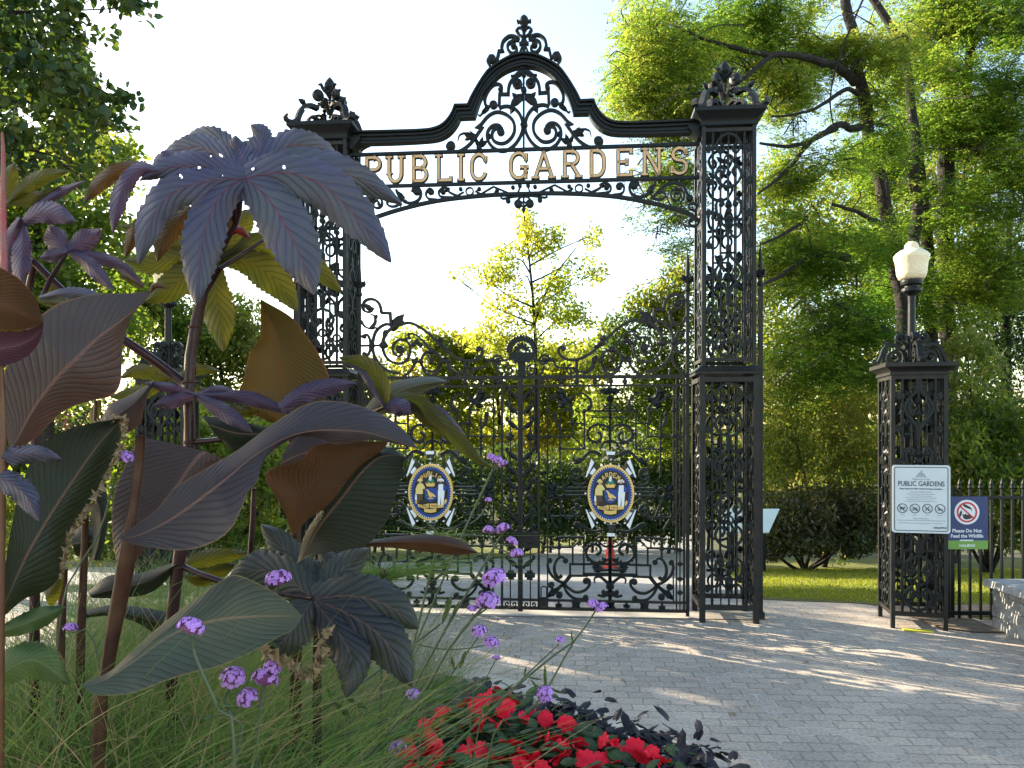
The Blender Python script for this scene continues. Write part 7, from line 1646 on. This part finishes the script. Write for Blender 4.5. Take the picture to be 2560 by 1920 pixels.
verbena('verbena with a broad round head and curling stem, leftmost of the lower front cluster', [(582, 1694, 62)], [([(580, 1712), (558, 1752), (567, 1778), (602, 1802), (605, 1845), (590, 1920), (560, 2500)], 4.2)], [(600, 1900, 640, 1940, 8)], 1.52)
verbena('verbena head lying in front of the drooping green-grey blade', [(477, 1570, 66)], [([(477, 1588), (489, 1642), (521, 1715), (553, 1787), (584, 1845), (590, 2500)], 3.6)], [(553, 1787, 500, 1800, 7), (540, 1760, 600, 1770, 7)], 1.28)
verbena('dull verbena head beside the tan canna stem and withered leaf edge', [(312, 1143, 42)], [([(300, 1160), (278, 1230), (252, 1326), (214, 1390), (165, 1476), (140, 1700), (130, 2400)], 2.4)], (), 1.46)
verbena('small verbena head low between the thin brown stems at left', [(176, 1571, 34)], [([(180, 1582), (215, 1575), (250, 1700), (260, 2300)], 2.2)], (), 1.6)
verbena('verbena with a long stem topped by three joined heads before the meeting of the gates', [(1228, 1143, 24), (1243, 1150, 26), (1258, 1160, 24), (1221, 1250, 18)], [([(1242, 1152), (1232, 1175), (1197, 1247), (1160, 1328), (1120, 1420), (1060, 1560), (1000, 1700), (940, 1840), (900, 2300)], 2.6), ([(1221, 1256), (1200, 1290), (1175, 1310)], 1.8), ([(1258, 1162), (1240, 1172), (1232, 1178)], 1.6)], (), 2.0)
verbena('verbena with four small heads branching before the lock box', [(1222, 1326, 30), (1258, 1322, 36), (1280, 1354, 30), (1292, 1384, 34)], [([(1258, 1330), (1246, 1350), (1236, 1367), (1165, 1487), (1120, 1562), (1083, 1629), (1038, 1711), (960, 1860), (920, 2300)], 3.0), ([(1222, 1332), (1228, 1350), (1236, 1367)], 2), ([(1282, 1362), (1258, 1362), (1236, 1368)], 2), ([(1292, 1392), (1262, 1378), (1238, 1370)], 2)], [(1120, 1562, 1150, 1500, 5)], 2.0)
verbena('verbena with the two largest heads of the right group', [(1236, 1446, 62), (1221, 1504, 60), (1180, 1522, 26)], [([(1236, 1462), (1215, 1510), (1188, 1539), (1120, 1625), (1064, 1722), (971, 1834), (915, 1920), (850, 2300)], 3.6), ([(1222, 1518), (1205, 1530), (1188, 1542)], 2.4), ([(1181, 1532), (1184, 1545), (1170, 1562)], 1.6)], [(1105, 1560, 1130, 1490, 8), (1064, 1722, 1145, 1690, 14)], 1.95)
verbena('verbena with two heads side by side over the pale kerb', [(1198, 1579, 40), (1228, 1606, 38)], [([(1198, 1590), (1136, 1676), (1100, 1725), (1060, 1790), (1000, 2300)], 2.4), ([(1222, 1612), (1160, 1622), (1100, 1622), (1040, 1610)], 1.8)], [(1150, 1670, 1165, 1625, 6), (1136, 1676, 1128, 1640, 5)], 2.15)
verbena('tiny verbena head on a thin stem over the pale kerb', [(1240, 1645, 22)], [([(1238, 1652), (1208, 1710), (1180, 1765), (1150, 2300)], 1.6)], (), 2.3)
verbena('verbena on a long leaning stem before the right gate leaf', [(1482, 1510, 30), (1504, 1520, 34)], [([(1490, 1525), (1480, 1545), (1432, 1608), (1380, 1700), (1345, 1755), (1290, 1800), (1230, 1850), (1150, 2300)], 2.4), ([(1432, 1605), (1370, 1650), (1270, 1735), (1150, 1850), (1080, 1920)], 3.0)], [(1432, 1608, 1428, 1578, 3)], 2.2)
verbena('small verbena head on a thin straight stem over the paving', [(1400, 1600, 24)], [([(1397, 1610), (1385, 1622), (1310, 1693), (1275, 1730), (1200, 1800), (1150, 2300)], 2.0)], [(1310, 1690, 1316, 1665, 3), (1318, 1692, 1355, 1700, 3), (1364, 1735, 1362, 1660, 5), (1372, 1720, 1408, 1734, 4), (1345, 1722, 1326, 1698, 3)], 2.3)
verbena('verbena head drooping over the edge of the dark vine', [(1362, 1733, 42), (1366, 1748, 30)], [([(1340, 1738), (1268, 1738), (1180, 1744), (1050, 1758), (960, 1800), (900, 2300)], 2.0)], [(1050, 1758, 1145, 1735, 11), (1268, 1735, 1250, 1722, 4), (1275, 1740, 1300, 1752, 4)], 2.1)
verbena('verbena head at the left end of the red flowers', [(1034, 1736, 36)], [([(1036, 1750), (980, 1820), (920, 1920), (880, 2300)], 2.6)], [(980, 1820, 1060, 1790, 9)], 2.0)
verbena('dull verbena head low at the bottom beside the red flowers', [(994, 1870, 44)], [([(992, 1885), (985, 1940), (970, 2300)], 2.2)], [(985, 1930, 1030, 1890, 8)], 1.9)
lv = verbena('leafy verbena shoots without flowers lying across the grass', [], [([(1100, 1560), (990, 1644), (836, 1756), (760, 1795), (665, 1834), (640, 1900), (620, 2300)], 3.4), ([(971, 1797), (822, 1849), (740, 1857), (668, 1838)], 3), ([(1020, 1800), (930, 1880), (880, 1960)], 4)], [(836, 1756, 815, 1705, 9), (836, 1756, 878, 1795, 10), (830, 1760, 790, 1772, 9), (866, 1745, 920, 1772, 9), (740, 1857, 700, 1880, 10), (822, 1849, 850, 1810, 9), (870, 1840, 885, 1920, 14), (668, 1838, 700, 1900, 9), (940, 1850, 1030, 1830, 10), (950, 1920, 960, 1800, 10), (900, 1880, 850, 1920, 11), (700, 1850, 780, 1835, 8)], 1.85)
for t_ in ((0, 1582, 60, 1560, 165, 1517, 30), (-20, 1700, 80, 1650, 175, 1710, 52)):
    mb = MB(); lobe(mb, [(t_[0], t_[1]), (t_[2], t_[3]), (t_[4], t_[5])], [1.35, 1.34, 1.33], t_[6], .5, .02, 40, 5, 22, .12); mb.build('leaf', M['herb_green'], lv, world=True, smooth=True, label='broad soft green leaf at the left edge')

# ---- red impatiens and the dark vine
M['petal_red'] = mat('petal_red', (.68, .006, .025), .6, noise=(.80, .018, .045), scale=40, spec=.2); 
M['imp_leaf'] = bladmat('impatiens_leaf', (.025, .055, .018), (.045, .09, .025), (.09, .14, .05), (.12, .25, .03), .25, .35, 12, 3, bump=.5)
M['vine'] = bladmat('vine_leaf', (.010, .008, .014), (.022, .018, .026), (.03, .02, .03), (.05, .02, .03), .1, .38, 8, 2, bump=.5)
def flower_mesh(seed):
    r = np.random.default_rng(seed); mb = MB()
    for k in range(5):
        a0 = k * 1.2566 + r.normal() * .1; w = r.uniform(.42, .52); L = r.uniform(.85, 1.08); cup = r.uniform(-.05, .18)
        vs = []
        for i in range(6):
            u = i / 5; ww = w * math.sin(math.pi * min(1, .12 + .72 * u)) ** .7
            for j in (-1, -.5, 0, .5, 1):
                rr_ = L * u * (1 - .10 * (j == 0) * (u > .9)); x = rr_; y = ww * j; z = cup * u * u - .12 * abs(j) * u + .05 * math.sin(5 * u + k) + k * .012
                vs.append((x * math.cos(a0) - y * math.sin(a0), x * math.sin(a0) + y * math.cos(a0), z))
        mb.add(vs, [(i * 5 + j, i * 5 + j + 1, i * 5 + j + 6, i * 5 + j + 5) for i in range(5) for j in range(4)])
    return mb
def tmp_mesh(mb, m, sm=True):
    o = mb.build('tmp', m, smooth=sm); me = o.data; bpy.data.objects.remove(o); return me
FM = [tmp_mesh(flower_mesh(i), M['petal_red']) for i in range(4)]
for me in FM: me.name = 'flower'
def small_leaf(L=1.0, W_=.4, seed=0, lob=0):
    mb = MB(); n, m = 9, 3
    for i in range(n):
        u = i / (n - 1); w = W_ * math.sin(math.pi * min(1, .08 + .92 * u ** .85)) ** .8
        for j in range(-m, m + 1):
            v = j / m; k = 1.0
            if lob: k = 1 + lob * math.sin(u * 9 + 1)
            mb.v.append((L * u - .1 * abs(v) * (lob > 0), w * v * k, .10 * math.sin(u * 2.6) - .10 * abs(v) ** 1.5 * .5)); mb.uv.append((u, v))
    q = 2 * m + 1; mb.f = [(i * q + j, i * q + j + 1, (i + 1) * q + j + 1, (i + 1) * q + j) for i in range(n - 1) for j in range(2 * m)]
    return mb
def joined(parent, name, m, src, places, label=None):
    """one mesh made of many small leaves: (position, azimuth, pitch, roll, size)"""
    mb = MB(); off = rootloc(parent)
    for p, az, pi_, ro, s in places:
        T = Matrix.Translation(p) @ Matrix.Rotation(az, 4, 'Z') @ Matrix.Rotation(-pi_, 4, 'Y') @ Matrix.Rotation(ro, 4, 'X') @ Matrix.Scale(s, 4)
        mb.add([T @ Vector(v) for v in src.v], src.f); mb.uv += src.uv
    return mb.build(name, m, parent, world=True, smooth=True, label=label)
fp = [(755, 650), (935, 640), (860, 590), (640, 660), (530, 730), (400, 800), (640, 780), (730, 790), (815, 765), (880, 715), (1010, 745), (1140, 755), (1300, 805), (1490, 895), (1690, 940), (1790, 975), (1230, 895), (1350, 910), (1080, 900), (960, 920), (940, 975), (830, 990), (640, 970), (440, 955), (310, 975), (430, 1010), (1060, 1000), (1200, 1000), (1380, 1005), (1480, 1000), (1550, 930), (690, 920), (1840, 1010), (420, 880), (340, 870), (1250, 955), (900, 660), (780, 630), (560, 1000), (990, 1030), (240, 1000), (1130, 870)]
fp = [(900 + x / 2.458, 1500 + y / 2.458) for x, y in fp]; rj = random.Random(3); fp += [(x + rj.uniform(-32, 32), y + rj.uniform(-6, 26)) for x, y in fp]
def fdep(y): return float(np.interp(y, [1730, 1930], [3.05, 2.55]))
cen = [(1040, 1810), (1130, 1780), (1240, 1770), (1070, 1890), (1190, 1870), (1290, 1880), (1390, 1870), (1490, 1890), (1600, 1905), (1360, 1830)]
IG = 'red impatiens planted together in the bed'
ilab = ['red impatiens at the left end of the row, partly under grass', 'red impatiens at the back nearest the pale kerb', 'red impatiens at the back beside the first dark vine leaves', 'red impatiens at the bottom edge, leftmost of the front row', 'red impatiens in the front row below the back clump', 'red impatiens with a dense clump of blooms in the middle of the front row', 'red impatiens in the front row left of the tallest bloom', 'red impatiens with two upright blooms before the dark vine', 'red impatiens at the right end of the row', 'red impatiens with one large rosette-like bloom by the dark vine']
groups = [[] for _ in cen]
for x, y in fp: groups[min(range(len(cen)), key=lambda i: (x - cen[i][0]) ** 2 + (y - cen[i][1]) ** 2)].append((x, y))
IL = small_leaf(1, .30); rr = random.Random(8)
for ci, (x, y) in enumerate(cen):
    d = fdep(y); c = P(x, y, d) + Vector((0, 0, .02)); t = plant('impatiens', ilab[ci], 'flower', c.x, d, IG, .2)
    pl_ = []
    for _ in range(85):
        p = c + Vector((rr.gauss(0, .085), rr.gauss(0, .10), rr.uniform(-.16, .015))); pl_.append((p, rr.uniform(0, 6.28), rr.uniform(-.4, .5), rr.uniform(-.5, .5), rr.uniform(.05, .085)))
    joined(t, 'foliage', M['imp_leaf'], IL, pl_)
    for (fx, fy) in groups[ci]:
        dd = fdep(fy) - .02; p = P(fx, fy, dd) + Vector((0, 0, .015)); o = bpy.data.objects.new('flower', FM[rr.randrange(4)]); COL.objects.link(o); o.parent = t
        o.location = p - rootloc(t); s = rr.uniform(.030, .039); o.scale = (s, s, s); o.rotation_euler = (rr.uniform(.5, 1.2), rr.uniform(-.5, .5), rr.uniform(0, 6.28))
    mb = MB()
    for _ in range(9): tube(mb, [(c.x + rr.gauss(0, .05), c.y + rr.gauss(0, .05), .2), (c.x + rr.gauss(0, .07), c.y + rr.gauss(0, .07), c.z - .04)], [.006, .003], 5)
    mb.build('stems', M['stem_green'], t, world=True)
VL = small_leaf(1, .27, lob=.12)
vlab = ['dark purple vine tuft nearest the kerb behind the red flowers', 'blackish sweet potato vine behind the middle red blooms', 'blackish sweet potato vine with upright pointed leaves, in the middle of the dark row', 'blackish sweet potato vine to the right of the tallest red bloom', 'blackish sweet potato vine spilling at the right end onto the paving']
for ci, (x, y, sx) in enumerate(((1215, 1742, .08), (1345, 1785, .12), (1470, 1825, .13), (1590, 1850, .14), (1690, 1905, .12))):
    d = float(np.interp(y, [1740, 1910], [3.35, 2.85])); c = P(x, y, d); t = plant('sweet_potato_vine', vlab[ci], 'plant', c.x, d, 'dark vines edging the bed', .15)
    pl_ = [(c + Vector((rr.gauss(0, sx), rr.gauss(0, .09), rr.uniform(-.14, .04))), rr.uniform(0, 6.28), rr.uniform(-.6, .7), rr.uniform(-.6, .6), rr.uniform(.055, .088)) for _ in range(190 if ci else 70)]
    joined(t, 'foliage', M['vine'], VL, pl_)
    mb = MB()
    for _ in range(10): tube(mb, [(c.x + rr.gauss(0, .05), c.y + rr.gauss(0, .05), .1), (c.x + rr.gauss(0, sx), c.y + rr.gauss(0, .08), c.z - .05)], [.006, .003], 5)
    mb.build('stems', M['stem_maroon'], t, world=True)
# ---- a few fallen leaves on the paving
for i, (px, py) in enumerate(((1267, 1597), (1290, 1645), (1398, 1745), (1553, 1701), (2010, 1660), (1840, 1790))):
    x, y = gh(px, py); o = tmp_mesh(small_leaf(1, .32), M['dry']); o.name = 'fallen_leaf'; q = bpy.data.objects.new('fallen_leaf', o); COL.objects.link(q); q.location = (x, y, .012); q.rotation_euler = (.1, .1, i * 1.7); q.scale = (.045, .045, .045)
    tag(q, ['fallen brown leaf on the paving near the gate foot', 'fallen brown leaf on the paving beside the pale kerb', 'fallen leaf on the paving beside the drooping verbena head', 'fallen leaf in the middle of the paving', 'fallen leaf on the paving before the right tall pillar', 'fallen leaf on the near paving right of the dark vine'][i], 'leaf', 'fallen leaves on the paving')
